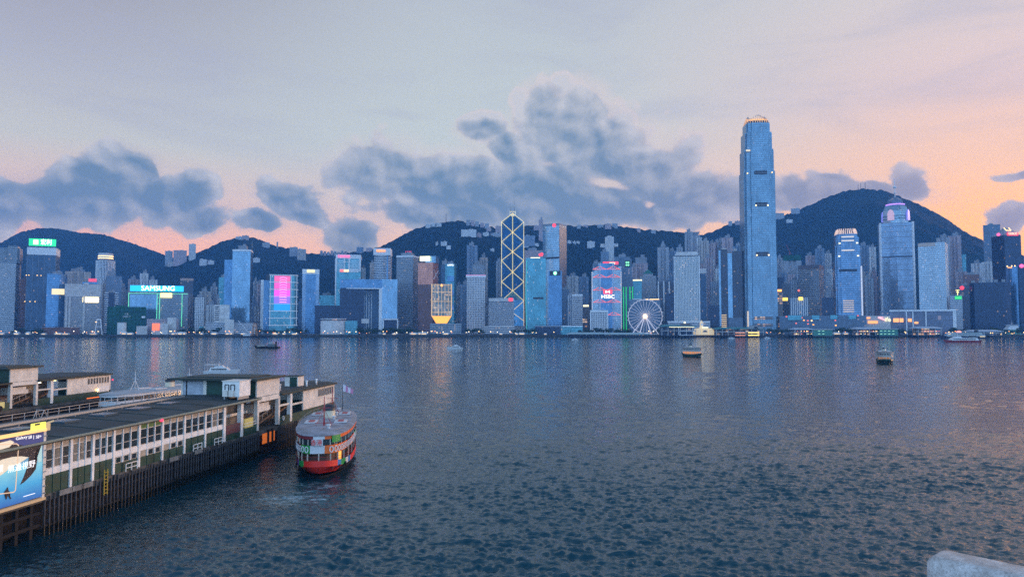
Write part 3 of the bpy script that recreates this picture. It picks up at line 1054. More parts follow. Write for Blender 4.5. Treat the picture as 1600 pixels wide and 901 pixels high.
# broad slab with cyan sign
b = Bld('office_slab', 'broad gridded slab under a cyan rooftop sign, edged with green light', 'tower', 201, 306, 457, 1430, 294)
g = MB().prism(b.rect(), 0, b.h, 0, 1)
b.part('wall', g, [FM['grey_bands'], roofm])
u0, u1, um = -b.hw, b.hw, b.hw * .02
g = MB().box((-b.hw * .49, -b.hd - .6, 0), (b.w * .46, 1.2, b.z(460)))
b.part('curtain_wall', g, FM['sky_glass'])
g = MB()
for xx in (-b.hw + .4, -b.hw * .02 - 1.4, b.hw * .02 + 1.2, b.hw * .80):
    g.box((xx, -b.hd - 1.6, b.z(510)), (.9, .5, b.z(458.5) - b.z(510)))
g.box((0, -b.hd - 1.6, b.z(458.6)), (b.w, .5, .7))
b.part('light_strip', g, G_LIME)
g = MB()
for i in range(9):
    g.box((-b.hw * .92 + b.w * .85 * i / 8, -b.hd + 3, b.h), (.6, .6, b.z(446) - b.h))
b.part('sign_frame', g, steelm)
sgn = MB().box((-b.hw * .06, -b.hd + 1, b.z(455)), (b.w * .90, 1, b.z(446) - b.z(455)))
b.part('sign', sgn, G_CYAN)
text_mesh('sign_lettering', 'SAMSUNG', 13.5, G_WHITE, b.root, (-b.hw * .02, -b.hd + .2, b.z(450.4)), 0, .3, b.w * .56)
g = MB().box((b.hw * .26, -b.hd - 1.4, b.z(464.5)), (b.w * .19, 1, b.z(457.5) - b.z(464.5)))
b.part('neon_sign', g, G_YELLOW)
tower('dark slab with a peach cap behind the broad slab', 281, 301, 435, 1620, 'dark_bands', parapet=(5, 1), roofmat=mat('peach_cap', (.50, .34, .26), .8), roof=False)
tower('slender white gridded tower right of the broad slab', 304, 319, 464, 1400, 'white_grid', kind='residential_tower')
flats('beige stepped flats behind the slender white gridded tower', 311, 330, 455, 1520)
flats('tall thin grey flats beside the beige stepped flats', 328, 339, 447, 1560, 'flats_grey')
flats('lower pale flats in the gap left of the white slatted block', 322, 336, 476, 1460, 'flats_white')
b = tower('low white block with dark slats on its left third', 335, 359, 476, 1370, 'tank_white', kind='office_block', cat='building', roof=False)
g = MB()
for i in range(7):
    g.box((b.u(339.5), -b.hd - .15, b.z(500) + i * (b.z(480) - b.z(500)) / 6), (b.u(343) - b.u(336), .3, 1.6))
b.part('window_band', g, darkm)
tower('slim greenish tower left of the tall sky-blue tower', 341, 354, 433, 1680, 'teal_glass')
b = tower('tall sky-blue glass tower with a lower left wing and thin mast', 362, 394, 390, 1480, 'sky_glass', 390, mast=(392.5, 374), plant=(.48, .5, 9, 0), parapet=(3, 2))
g = MB().box((b.u(357.5), 4, 0), (b.u(367) - b.u(352), b.d * .7, b.z(405)))
b.part('wing', g, FM['blue_glass'])
for x0, x1, y, st, lab in ((395, 402, 439, 'flats_grey', 'thin grey flats hugging the right flank of the sky-blue tower'),
                           (401, 408, 443, 'flats_pink', 'pinkish flats left of the pale-edged glass block'),
                           (393, 407, 462, 'flats_blue', 'bluish flats low between the sky-blue tower and the pale-edged block')):
    flats(lab, x0, x1, y, 1650, st)
b = tower('glass block with a pale left edge beside the media-screen building', 407, 424, 438, 1450, 'blue_glass', roof=False)
g = MB().box((b.u(409.2), -b.hd - .5, 0), (b.u(411.6) - b.u(407), 1.2, b.h + 1))
b.part('edge_pier', g, whitem)
g = MB().box((b.u(419.5), 3, b.h), (b.u(424) - b.u(415), b.d * .5, b.z(428) - b.h))
b.part('plant_room', g, darkm)
# media screen building
b = Bld('screen_building', 'white-framed building with a magenta and blue media screen', 'tower', 421, 465, 429, 1380)
n = 8
fr = [(-b.hw, -b.hd), (b.hw * .55, -b.hd)] + [(b.hw * .55 + b.hw * .45 * math.sin(PI / 2 * i / n), -b.hd + b.hd * .5 * (1 - math.cos(PI / 2 * i / n))) for i in range(1, n + 1)] + [(b.hw, b.hd), (-b.hw, b.hd)]
g = MB().prism(fr, 0, b.h, 0, 1)
b.part('wall', g, [FM['teal_glass'], roofm])
g = MB()
grow = lambda k: [(x * k, y * k) for x, y in fr]
for i in range(8):
    z = b.z(508 - i * (508 - 429.5) / 7)
    g.prism(grow(1.035), z - .7, z + .7, 0)
for xx in (422, 454.5, 463.5):
    g.box((b.u(xx), -b.hd - (.9 if xx < 460 else -4.5), b.z(509)), (1.1, 1.0, b.h - b.z(509)))
b.part('floor_frame', g, mat('frame_white', (.72, .74, .76), .5, emit=(.8, .9, 1), es=.10))
ny = 12
for (ya, yb, c, s_) in ((431, 441, (.95, .12, .30), .85), (441, 453, (.9, .10, .40), .85), (453, 464, (.85, .08, .62), 1.0), (464, 474, (.28, .16, .80), .8), (474, 486, (.02, .30, .75), .8)):
    g = MB().box((b.u(440.5), -b.hd - .3, b.z(yb) + .05), (b.u(453) - b.u(428), .6, b.z(ya) - b.z(yb) - .1))
    b.part('screen_panel', g, glow('screen_%d' % ya, c, s_))
g = MB()
for i in range(11):
    zc = b.z(436 + i * 3.6)
    ww = 5.5 * b.k
    hh = max(.3, (1 - i / 11) * 3.2) * b.k
    for j in range(8):
        a0, a1 = PI * j / 8, PI * (j + 1) / 8
        g.bar((b.u(442) + ww * math.cos(a0), -b.hd - 1, zc + hh * math.sin(a0)), (b.u(442) + ww * math.cos(a1), -b.hd - 1, zc + hh * math.sin(a1)), .5, .9)
b.part('screen_chevron', g, glow('screen_line', (1, .30, .60), 1.5))
tower('dark teal block low behind the media-screen building', 463, 482, 470, 1520, 'dark_glass')
b = tower('blue glass tower between white-banded edges with a yellow top sign', 472, 498, 421, 1450, 'blue_glass', parapet=(9, 2), roof=False)
g = MB()
z = 3
while z < b.h - 9:
    for s_ in (-1, 1):
        g.box((s_ * (b.hw - 3), -b.hd - .4, z), (6.4, .8, 1.6))
        g.box((s_ * (b.hw + .4), 0, z), (.8, b.d, 1.6))
    z += 4.0
b.part('edge_band', g, whitem)
b.sign(479, 491, 421.5, 425.5, glow('mild_yellow', (1, .80, .35), .9), proud=1)
tower('pale green-blue low block behind the navy waterfront block', 497, 524, 461, 1620, 'teal_glass')
tower('navy glass block on the left flank of the gate-shaped offices', 492, 534, 477, 1420, 'navy_glass', roof=False)
b = Bld('council_drum', 'low round stone council building with a glazed roof ring', 'building', 501, 542, 501, 1330)
rr = b.w / 2
b.part('wall', MB().lathe((0, 0, 0), [(rr, 0), (rr, b.h), (rr * .96, b.h + .2)], 40), palem)
b.part('clerestory', MB().lathe((0, 0, 0), [(rr * .93, b.h - .5), (rr * .93, b.h + 3)], 40), FM['warm_shops'])
b.part('roof', MB().lathe((0, 0, 0), [(rr * .9, b.h + 3), (rr * 1.02, b.h + 3), (rr * 1.02, b.h + 4.2), (0, b.h + 4.6)], 40), whitem)
tower('small blue glass annex right of the round council building', 540, 559, 501, 1345, 'teal_glass', kind='annex', cat='building', roof=False)
# hotel with red lettering
b = tower('white-framed hotel tower with red lettering along its top', 524, 565, 398, 1600, 'teal_glass', 563, roof=False)
g = MB().prism(b.rect(b.w + .8, b.d + .8), b.z(404), b.h + .5, 0)
for xx, w_ in ((525.5, 3.5), (538.5, 1.8), (546, 3), (563, 2.5)):
    g.box((b.u(xx), -b.hd - .6, b.z(424)), (w_ * b.k, 1.2, b.z(404) - b.z(424)))
g.box((b.u(525), -b.hd - .6, 0), (2 * b.k, 1.2, b.z(424)))
b.part('white_frame', g, whitem)
g = MB()
for i in range(6):
    for (xa, xb) in ((529, 537), (549, 562)):
        g.box((b.u((xa + xb) / 2), -b.hd - .5, b.z(423) + i * 4.2), (b.u(xb) - b.u(xa), 1, 1.6))
b.part('floor_band', g, whitem)
b.text('CONRAD', 528, 547, 400.6, 4.2, G_PINK)
b.sign(530, 561, 420.5, 425.2, whitem, 'sign_board', proud=1.3)
b.sign(532, 537, 421, 424.8, G_CORAL, 'sign', proud=2.2)
b.sign(538, 545, 421.6, 424.2, G_WARM, 'sign', proud=2.2)
tower('thin white lit tower right of the hotel with red lettering', 564, 571, 418, 1660, 'flats_white', kind='residential_tower')
tower('thin olive-green tower left of the bowed white tower', 577, 585, 410, 1720, 'flats_beige', kind='residential_tower')
b = tower('bowed white-capped tower with an orange sign on its brow', 583, 612, 388, 1600, 'white_bands', 609, shape='round', roof=False, parapet=(15, 2))
b.sign(589, 603, 390, 393.3, glow('orange_dim', (1, .36, .12), 1.1), proud=1.2)
g = MB().box((b.u(602.5), -b.hd * .75, 0), (b.u(607) - b.u(598), 3.0, b.z(396)))
b.part('lift_strip', g, FM['blue_glass'])
# gate shaped offices
b = Bld('gate_offices', 'huge gate-shaped glass offices with a pale inner edge', 'building', 531, 621, 436, 1410, depth=34)
bx = lambda xa, xb, ya, yb, d=34, oy=0: MB().box(((b.u(xa) + b.u(xb)) / 2, oy, max(0, b.z(yb))), (b.u(xb) - b.u(xa), d, b.z(ya) - max(0, b.z(yb))))
b.part('left_leg', bx(531, 569, 450, 540), FM['navy_glass'])
b.part('lintel', bx(531, 597, 436.5, 449.9), FM['blue_glass'])
b.part('right_leg', bx(597.1, 621, 436, 540, 36), FM['sky_glass'])
g = bx(541, 597, 449.9, 451.2, 36)
g.box((b.u(594.5), 0, 0), (b.u(597) - b.u(592), 35.5, b.z(451.3)))
b.part('inner_edge', g, whitem)
for xx in (569, 572.5, 576.5, 580.5):
    b.part('column', MB().box((b.u(xx), 12, 0), (1.6, 6, b.z(451.4))), whitem)
b.part('inner_glass', bx(569.1, 592, 451.5, 540, 6, 16), FM['dark_glass'])
b.part('podium_box', bx(565, 577, 498, 505, 8, -14), palem)
g = bx(598, 622.5, 497.5, 499.5, 8, -22)
g.box((b.u(599), -22, 0), (2.4, 8, b.z(499.6)))
g.box((b.u(621.5), -22, 0), (2.4, 8, b.z(499.6)))
b.part('porch_frame', g, whitem)
b.part('porch_glass', bx(600.2, 620.3, 499.7, 540, 5, -21), FM['navy_glass'])
g = MB()
for i in range(5):
    g.box((b.u(560 + i * 9), 0, b.z(436.5)), (3, 10, 2.5 + (i % 2)))
b.part('plant_room', g, greym)
b = tower('pale grey finely banded tower with a pink aerial frame on top', 619, 654, 399, 1490, 'grey_bands', 645, bands=(3.9, .7, .4, 3), cham=3, plant=(.6, .6, 6, 0), shape='box', parapet=(3, 2))
g = MB()
for xx in (633, 636, 639, 642):
    g.bar((b.u(xx), 0, b.h + 5), (b.u(xx), 0, b.z(390.5)), .7)
g.bar((b.u(633), 0, b.z(391)), (b.u(642), 0, b.z(391)), .7)
g.bar((b.u(633), 0, b.h + 6), (b.u(642), 0, b.z(391)), .5)
b.part('aerial_frame', g, glow('aerial_pink', (.9, .1, .2), .5))
# copper tower
b = Bld('copper_tower', 'copper-topped brown glass tower with an X brace on its side', 'tower', 653, 685, 410, 1450, 676)
b.part('wall', MB().prism(b.rect(), 0, b.z(444), 0, 1), [FM['brown_low'], roofm])
b.part('upper_wall', MB().prism(b.rect(b.w + .3, b.d + .3), b.z(444), b.h, 0, 1), [FM['copper'], roofm])
b.part('rooftop_block', MB().box((b.hw * .45, b.hd * .2, b.h), (b.w * .7, b.d * .6, b.z(399) - b.h)), FM['sky_glass'])
g = MB().bar((b.hw + .6, -b.hd + 2, b.z(436)), (b.hw + .6, b.hd - 2, b.z(421)), .9)
g.bar((b.hw + .6, b.hd - 2, b.z(436)), (b.hw + .6, -b.hd + 2, b.z(421)), .9)
b.part('cross_brace', g, whitem)
b.sign(658, 675, 399.5, 407, glow('sign_white_yellow', (1, .92, .50), 1.9), oy=-b.hd * .7)
b = tower('dark crystal tower with lit corner just right of the copper-topped tower', 686, 700, 413, 1620, 'dark_glass', shape='cham', cham=4, plant=(.6, .6, 9, .2))
b = tower('faceted glass tower with small white lettering at its crown', 695, 713, 412, 1600, 'teal_glass', shape='cham', cham=5)
b.text('LIPPO', 699, 708.5, 414.2, 2.6, G_WHITE, proud=.8)
for i in range(3):
    b.part('bay', MB().box((0, -b.hd - .8, b.z(440 + i * 22)), (b.w * .6, 3, 9 * b.k)), FM['blue_glass'])
# flared-base tower lit orange
b = Bld('flared_tower', 'amber-lit tower whose body tapers to an orange glowing foot', 'tower', 674.5, 705.5, 443.5, 1350, depth=32)
zb, zt = b.z(493.5), b.z(505)
b.part('wall', MB().prism(b.cham(1.5), zb, b.h, 0, 1), [FM['gold_glass'], roofm])
b.part('flared_foot', MB().prism(b.cham(1.5, b.w * .55, b.d * .55), zt, zb, 0, top_poly=b.cham(1.5)), glow('foot', (1, .40, .06), 1.3))
b.part('stem', MB().box((0, 0, 0), (b.w * .5, b.d * .5, zt)), palem)
g = MB()
for xx in (-b.hw, b.hw):
    g.box((xx, -b.hd, zb), (1.5, 1.5, b.h - zb))
for y in (445, 456, 471, 488):
    g.box((0, -b.hd - .3, b.z(y)), (b.w, 1.0, .7))
for i in range(1, 6):
    g.box((-b.hw + b.w * i / 6, -b.hd - .3, zb), (.6, .8, b.h - zb))
b.part('light_frame', g, glow('amber_edge', (1, .55, .25), .5))
g = MB().prism([(b.u(688), -b.hd - 1.5), (b.u(692), -b.hd - 1.5), (b.u(692), -b.hd - .7), (b.u(688), -b.hd - .7)], b.z(447), b.z(443.5), 0,
               top_poly=[(b.u(689.7), -b.hd - 1.5), (b.u(690.3), -b.hd - 1.5), (b.u(690.3), -b.hd - .7), (b.u(689.7), -b.hd - .7)])
b.part('crest', g, G_ORANGE)
tower('low glazed podium in front of the amber-lit flared tower', 672, 721, 505, 1330, 'grey_bands', kind='podium_block', cat='building', roof=False, depth=26)
# ================================================================== CITY: centre
flats('pale flats low between the flared tower and the white gridded hotel', 713, 723, 445, 1660, 'flats_white')
flats('blue-grey flats with white crossbars left of the white gridded hotel', 719, 731, 444, 1610, 'flats_blue')
flats('solitary light-blue tower standing alone against the hillside', 729, 746, 383, 1760, 'flats_blue')
flats('square grey-blue tower directly behind the white gridded hotel', 738, 757, 413, 1640, 'flats_grey', shape='box')
flats('stepped-top flats to the right of the square grey-blue tower', 749, 762, 402, 1800, 'flats_beige', plant=(.4, .5, 9, 0))
b = tower('white gridded hotel slab with a pink-lit roof edge', 729, 758, 431, 1420, 'white_grid', roof=False, depth=20)
b.part('roof_rim', MB().prism(b.rect(b.w + 3, b.d + 3), b.h - 3.5, b.h + 1, 0), whitem)
b.part('rim_light', MB().box((0, -b.hd - 2, b.h + 1.1), (b.w + 2, .5, .8)), glow('rim_pink', (1, .35, .55), .6))
b = tower('grey banded block with a red corner sign before the braced tower', 764, 803, 466, 1400, 'dark_bands', bands=(3.9, 1.3, .5, 2), roof=False)
b.part('top_band', MB().prism(b.rect(b.w + 1.2, b.d + 1.2), b.z(471), b.h + .6, 0), palem)
b.sign(795, 801, 465.5, 470, G_RED, proud=1)
tower('low stone podium with window bands under the grey banded block', 755, 804, 509, 1330, 'pale_bands', kind='podium_block', cat='building', roof=False, depth=28)
flats('small flats peeping out left of the braced tower', 775, 785, 408, 1800, 'flats_grey')

# braced prism tower
b = Bld('braced_tower', 'angular blue glass tower laced with glowing diagonal braces', 'tower', 784, 818, 347, 1560, yaw=0)
Wd = b.w / 2
c0 = (0, 0)
A, Bq, Cq, Dq = (-Wd, -Wd), (Wd, -Wd), (Wd, Wd), (-Wd, Wd)
g = MB()


def tri_shaft(p, q, z, zi, mi=0):
    """triangular shaft between two plan corners and the centre, its roof rising to the centre"""
    g.prism([p, q, c0], 0, z, mi, mi, cap=False)
    g.face([(p[0], p[1], z), (q[0], q[1], z), (0, 0, zi)], mi, [(p[0], p[1]), (q[0], q[1]), (0, 0)])
    g.face([(p[0], p[1], z), (0, 0, zi), (0, 0, z)], mi, [(0, z), (Wd, zi), (Wd, z)])
    g.face([(q[0], q[1], z), (0, 0, z), (0, 0, zi)], mi, [(0, z), (Wd, z), (Wd, zi)])


z_lo = b.z(469)
z_mid = b.z(347)
z_hi = b.z(330)
tri_shaft(A, Bq, z_lo, b.z(452))
tri_shaft(Dq, A, z_mid, z_hi)
tri_shaft(Bq, Cq, z_mid, z_hi)
tri_shaft(Cq, Dq, b.z(352), z_hi)
b.part('wall', g, facade('facade_braced', (.06, .13, .20), (.10, .27, .44), 4, 1.9, .9, .85, lit=.004, gm=.75, gr=.08))
g = MB().prism([(Wd * .2, -Wd * .12), (Wd * .96, -Wd * .9), (Wd * .96, -Wd * .6), (Wd * .35, Wd * .1)], b.z(358), b.z(350), 0,
               top_poly=[(Wd * .2, -Wd * .10), (Wd * .7, -Wd * .55), (Wd * .7, -Wd * .3), (Wd * .35, Wd * .1)])
b.part('gilded_facet', g, glow('facet', (.85, .62, .36), .25))
g = MB()
T = lambda p, q, r_=.6: g.tube(p, q, r_, r_, 6)
pf = lambda s_, yy: (s_ * (Wd + .6), -Wd - .6, b.z(yy))
ctr = lambda yy: (0, -1.2, b.z(yy))
T(pf(-1, 347), pf(-1, 463)), T(pf(1, 347), pf(1, 512)), T(ctr(331), ctr(454))
T(pf(-1, 347), ctr(331)), T(pf(1, 347), ctr(331))
for (ya, yb) in ((347, 361), (378, 361), (378, 392), (407, 392), (407, 424), (440, 424), (440, 454)):
    for s_ in (-1, 1):
        T(pf(s_, ya), ctr(yb))
T(pf(1, 470), (0, -Wd - .6, b.z(454))), T(pf(-1, 470), (0, -Wd - .6, b.z(454)))
T(pf(1, 470), pf(-.1, 487)), T(pf(-.1, 487), pf(1, 501)), T(pf(-1, 470), pf(-.1, 487))
b.part('brace', g, glow('brace', (1, .74, .36), .72))
g = MB()
for xx in (-6, 6):
    for yy in (-3, 3):
        g.box((xx, yy, b.z(336)), (1.2, 1.2, b.z(328) - b.z(336)))
g.box((0, 0, b.z(336)), (13, 8, b.z(333) - b.z(336)))
g.box((0, 0, b.z(328.8)), (13, 8, 1))
b.part('roof_frame', g, glow('crown_frame', (.9, .75, .5), .35))
for xx in (-4, 4):
    b.part('mast', MB().tube((xx, 0, b.z(329)), (xx, 0, b.z(312)), .7, .15, 6), steelm)
b.part('podium', MB().box((0, -2, 0), (b.w + 8, b.d + 6, b.z(509))), palem)
# tall slab behind
b = tower('tallest square slab of the centre with a red disc near its roof', 848, 886, 349, 1580, 'silver_glass', 874, roof=False, parapet=(4, 3))
g = MB().box((b.hw + .25, 0, 2), (.5, b.d * .96, b.h - 8))
b.part('side_wall', g, FM['steel_stripe'])
b.part('emblem', MB().tube((b.hw * .42, -b.hd - 1.2, b.z(351.5)), (b.hw * .42, -b.hd - .6, b.z(351.5)), 4.2, 4.2, 20), G_RED)
g = MB().box((0, -b.hd - .4, b.z(404)), (b.w, .8, 4))
b.part('refuge_floor', g, darkm)
flats('tower top left of the tallest slab, with castellated roofline', 842, 849, 343, 2300, 'flats_pink', shape='box')
flats('wide castellated terrace of flats behind the yellow-signed glass tower', 820, 850, 391, 1900, 'flats_pink', shape='box')
b = tower('glass tower with a bright yellow sign and green-lit left edge', 822, 853, 403, 1430, 'teal_glass', roof=False)
b.sign(829, 844, 402, 408.5, glow('sign_yel2', (1, .85, .48), 1.8), oy=-b.hd + 1)
g = MB()
for i in range(12):
    t0, t1 = i / 12, (i + 1) / 12
    g.bar((b.u(823 - 1.4 * math.sin(t0 * PI)), -b.hd - .8, b.z(517 - t0 * 110)), (b.u(823 - 1.4 * math.sin(t1 * PI)), -b.hd - .8, b.z(517 - t1 * 110)), 1.0)
b.part('light_edge', g, glow('edge_green', (.08, .55, .45), .55))
b.part('refuge_floor', MB().box((b.u(841), -b.hd - .5, b.z(467)), (16 * b.k, 1, 3 * b.k)), darkm)
g = MB()
for xx, yy in ((844, 396.5), (847, 395.5), (846, 399)):
    g.lathe((b.u(xx), 0, b.z(yy)), [(0, -3), (2.6, -1.5), (2.6, 1.5), (0, 3)], 10)
b.part('roof_emblem', g, G_RED)
b.part('plant_room', MB().box((b.u(843), 4, b.h), (12 * b.k, 16, 4 * b.k)), greym)
b = tower('dark glass tower with a green disc sign and white fin peak', 857, 878, 423, 1450, 'blue_glass', roof=False)
b.part('sign_band', MB().box((0, -b.hd - .5, b.z(430)), (b.w * .8, 1, b.z(423.2) - b.z(430))), darkm)
b.part('emblem', MB().tube((0, -b.hd - 1.6, b.z(426.7)), (0, -b.hd - 1.1, b.z(426.7)), 3.6, 3.6, 18), glow('disc_green', (.25, 1, .45), 1.6))
b.part('emblem_core', MB().tube((0, -b.hd - 2, b.z(426.7)), (0, -b.hd - 1.7, b.z(426.7)), 1.7, 1.7, 14), G_WHITE)
g = MB()
for p0, p1 in (((858, 423), (860, 404)), ((860, 404), (865, 421)), ((858, 423), (865, 421)), ((859, 413), (863, 413)), ((860.5, 404), (860.5, 423))):
    g.bar((b.u(p0[0]), -b.hd + 2, b.z(p0[1])), (b.u(p1[0]), -b.hd + 2, b.z(p1[1])), 1.0)
b.part('fin_peak', g, whitem)
flats('pale flats with glowing caps right of the green disc tower', 885, 904, 431, 1680, 'flats_white')
flats('blue-grey flats beside the pale ones, left of the trussed bank', 905, 920, 432, 1700, 'flats_blue')
tower('dark slab behind the brown and white striped blocks', 876, 890, 452, 1560, 'slate_bands')
tower('lilac pier-fronted slab right of the green disc tower', 886, 896, 461, 1450, 'white_fins')
b = tower('white-banded block with brown windows left of the trussed bank', 894, 910, 462, 1420, 'dark_bands', bands=(3.8, 1.4, .5, 2), roof=False)
b.part('roof_rim', MB().prism(b.rect(b.w + 1.2, b.d + 1.2), b.h, b.h + 3, 0), whitem)
b = tower('warmly lit old stone building low beside the trussed bank', 910, 921, 479, 1480, 'warm_shops', kind='stone_building', cat='building', roof=False)
b.part('pediment', MB().box((0, 0, b.h), (b.w * .8, b.d * .6, 4)), G_PALEYEL)
# trussed bank
b = Bld('trussed_bank', 'steel bank tower hung from red-lit trusses, white letters mid-height', 'tower', 924, 972, 411, 1430)
b.part('wall', MB().prism(b.rect(b.w * .52, b.d), 0, b.h, 0, 1), [FM['blue_glass'], roofm])
for s_ in (-1, 1):
    b.part('service_tower', MB().box((s_ * b.w * .33, 2, 0), (b.w * .13, b.d * .95, b.z(419)), 0), FM['silver_glass'])
    b.part('service_tower', MB().box((s_ * b.w * .44, 4, 0), (b.w * .10, b.d * .85, b.z(424 if s_ < 0 else 416)), 0), FM['silver_glass'])
g = MB()
for s_ in (-1, 1):
    for q in (.20, .245):
        g.box((s_ * b.w * q, -b.hd - .8, 0), (.9, .9, b.h + 2))
    z = 2
    while z < b.h:
        g.box((s_ * b.w * .2225, -b.hd - .8, z), (b.w * .05, .7, .7))
        z += 4.2
b.part('ladder_mast', g, whitem)
g = MB()
for y in (420.5, 433, 453, 472, 492):
    for s_ in (-1, 1):
        g.bar((s_ * b.w * .20, -b.hd - 1.3, b.z(y - 4)), (s_ * b.w * .02, -b.hd - 1.3, b.z(y)), 1.1)
        g.bar((s_ * b.w * .25, -b.hd - 1.3, b.z(y - 4)), (s_ * b.w * .44, -b.hd - 1.3, b.z(y)), 1.0)
    g.bar((-b.w * .45, -b.hd - 1.3, b.z(y)), (b.w * .45, -b.hd - 1.3, b.z(y)), .8)
b.part('truss', g, glow('truss', (1, .16, .14), .75))
g = MB()
for s_ in (-1, 1):
    z = 3
    while z < b.z(424):
        g.box((s_ * b.w * .475, -b.hd + 4, z), (1.4, 1, 1.2))
        z += 4.2
b.part('edge_light', g, glow('edge_cream', (1, .72, .5), .9))
g = MB().box((b.u(954.5), -b.hd + 2, b.z(413)), (24 * b.k, 3, 4.2 * b.k))
b.part('roof_sign', g, G_RED)
b.part('roof_sign_lettering', MB().box((b.u(957), -b.hd + .3, b.z(412.3)), (9 * b.k, .3, 2.4 * b.k)), G_PALEYEL)
hx = MB()
cx_, cz_ = b.u(949.7), b.z(455.8)
hw_, hh_ = 4.6 * b.k, 2.6 * b.k
hx.prism([(cx_ - hw_ * 1.5, -b.hd - 2), (cx_ + hw_ * 1.5, -b.hd - 2), (cx_ + hw_ * 1.5, -b.hd - 1.4), (cx_ - hw_ * 1.5, -b.hd - 1.4)], cz_ - hh_ * 1.2, cz_ + hh_ * 1.2, 0)
b.part('emblem_glow', hx, G_RED)
hx = MB()
for s_ in (-1, 1):
    hx.face([(cx_, -b.hd - 2.3, cz_), (cx_ + s_ * hw_ * .7, -b.hd - 2.3, cz_ - s_ * hh_ * .8), (cx_ + s_ * hw_ * .7, -b.hd - 2.3, cz_ + s_ * hh_ * .8)])
b.part('emblem', hx, G_WHITE)
b.text('HSBC', 940, 960, 463.5, 5.6, G_WHITE, proud=2.2)
b.part('roof_crane', MB().bar((b.u(953), 0, b.h), (b.u(959), 0, b.z(403)), 1.4).box((b.u(955), 2, b.h), (5 * b.k, 6, 3 * b.k)), greym)
# cross shaped tower on slope
b = Bld('cross_topped_tower', 'pale tower with short side wings near its top, on the hillside', 'apartment tower', 946, 960, 370, 1900)
b.part('wall', MB().prism(b.rect(), 0, b.h, 0, 1), [FM['flats_white'], roofm])
b.part('wing', MB().box((b.u(942.5), 0, b.z(386)), (8 * b.k, 10, 6 * b.k)), FM['flats_white'])
b.part('wing', MB().box((b.u(963), 0, b.z(385)), (7 * b.k, 10, 5 * b.k)), FM['flats_white'])
b.part('plant_room', MB().box((0, 0, b.h), (b.w * .5, 8, 4)), palem)
flats('lower blue tower leaning close to the left of the pale winged tower', 939, 952, 393, 1840, 'flats_blue', shape='box')
flats('broad bluish flats above the trussed bank roof, right side', 960, 985, 401, 1780, 'flats_blue')
flats('grey-blue flats above the trussed bank roof, left side', 926, 941, 412, 1700, 'flats_blue')
# stepped bank with green light
b = Bld('stepped_tower', 'stepped purple-grey tower flooded with green light at its foot', 'tower', 973, 990, 404, 1470)
b.part('wall', MB().prism(b.rect(b.w * .72), 0, b.h, 0, 1), [FM['slate_bands'], roofm])
b.part('shoulder', MB().prism(b.rect(b.w * .9, b.d * 1.05), 0, b.z(432), 0, 1), [FM['slate_bands'], roofm])
b.part('base_tier', MB().prism(b.rect(b.w * 1.06, b.d * 1.1), 0, b.z(447), 0, 1), [FM['slate_bands'], roofm])
b.sign(977, 985, 407, 417, darkm, 'sign_board', proud=.3)
g = MB()
for i in range(4):
    g.tube((b.u(979.5 + (i % 2) * 3), -b.hd - 2, b.z(410 + (i // 2) * 4)), (b.u(979.5 + (i % 2) * 3), -b.hd - 1.4, b.z(410 + (i // 2) * 4)), 1.9, 1.9, 10)
b.part('emblem', g, glow('emblem_mint', (.25, .95, .40), 1.1))
for xx in (974.3, 978.5, 984.5, 988.7):
    b.part('light_fin', MB().box((b.u(xx), -b.hd * 1.1 - .9, 3), (1.6, .8, b.z(448) - 3)), glow('fin_green', (.02, .60, .14), .75))
tower('teal-windowed tower with a yellow-lit roof edge by the green-lit tower', 988, 1003, 437, 1500, 'teal_glass', parapet=(2, 1), roofmat=G_PALEYEL, roof=False)
b = flats('lilac stepped cluster of old towers behind the ferris wheel', 989, 1013, 411, 1690, 'flats_pink', plant=(.75, .7, 14, .1))
flats('narrow lilac wing at the left of the lilac stepped cluster', 987, 996, 417, 1680, 'flats_pink')
b = Bld('pyramid_roof_tower', 'stone tower with a green pyramid roof behind the ferris wheel', 'tower', 1000, 1026, 431, 1560)
b.part('wall', MB().prism(b.rect(), 0, b.h, 0, 1), [FM['flats_grey'], roofm])
b.part('turret', MB().prism(b.rect(b.w * .6, b.d * .6), b.h, b.z(427), 0, 1), [FM['flats_grey'], roofm])
g = MB().prism(b.rect(b.w * .66, b.d * .66), b.z(427), b.z(420), 0, top_poly=b.rect(.4, .4))
b.part('pyramid_roof', g, greenroof)
b = tower('wide grey hotel block with a strip of roof lights behind the wheel', 983, 1032, 468, 1400, 'slate_bands', kind='hotel_block', roof=False, depth=30)
b.part('roof_canopy', MB().box((b.u(1018), -4, b.h), (26 * b.k, 14, 1.2)).box((b.u(995), -2, b.h), (14 * b.k, 10, 2.5)), palem)
b.part('roof_light', MB().box((b.u(1019), -11.4, b.h + .2), (22 * b.k, .6, 1.0)), G_WARM)
b = tower('white open-framed civic block with a square window grid', 923, 949, 485, 1340, 'white_grid', kind='civic_block', cat='building', roof=False, depth=18)
b.part('frame', MB().prism(b.rect(b.w + 2.4, b.d + 1), b.h - 3, b.h + .8, 0).box((-b.hw - .4, -b.hd - .6, 0), (2, 1.4, b.h - 3)).box((b.hw + .4, -b.hd - .6, 0), (2, 1.4, b.h - 3)), whitem)
tower('low teal glazed hall left of the white civic block', 875, 910, 509, 1325, 'teal_glass', kind='civic_hall', cat='building', roof=False, depth=18, parapet=(1.4, 2))
tower('low dark glazed hall with a stepped front beside the teal hall', 836, 876, 509, 1325, 'navy_glass', kind='civic_hall', cat='building', roof=False, depth=18, parapet=(1.6, 3))
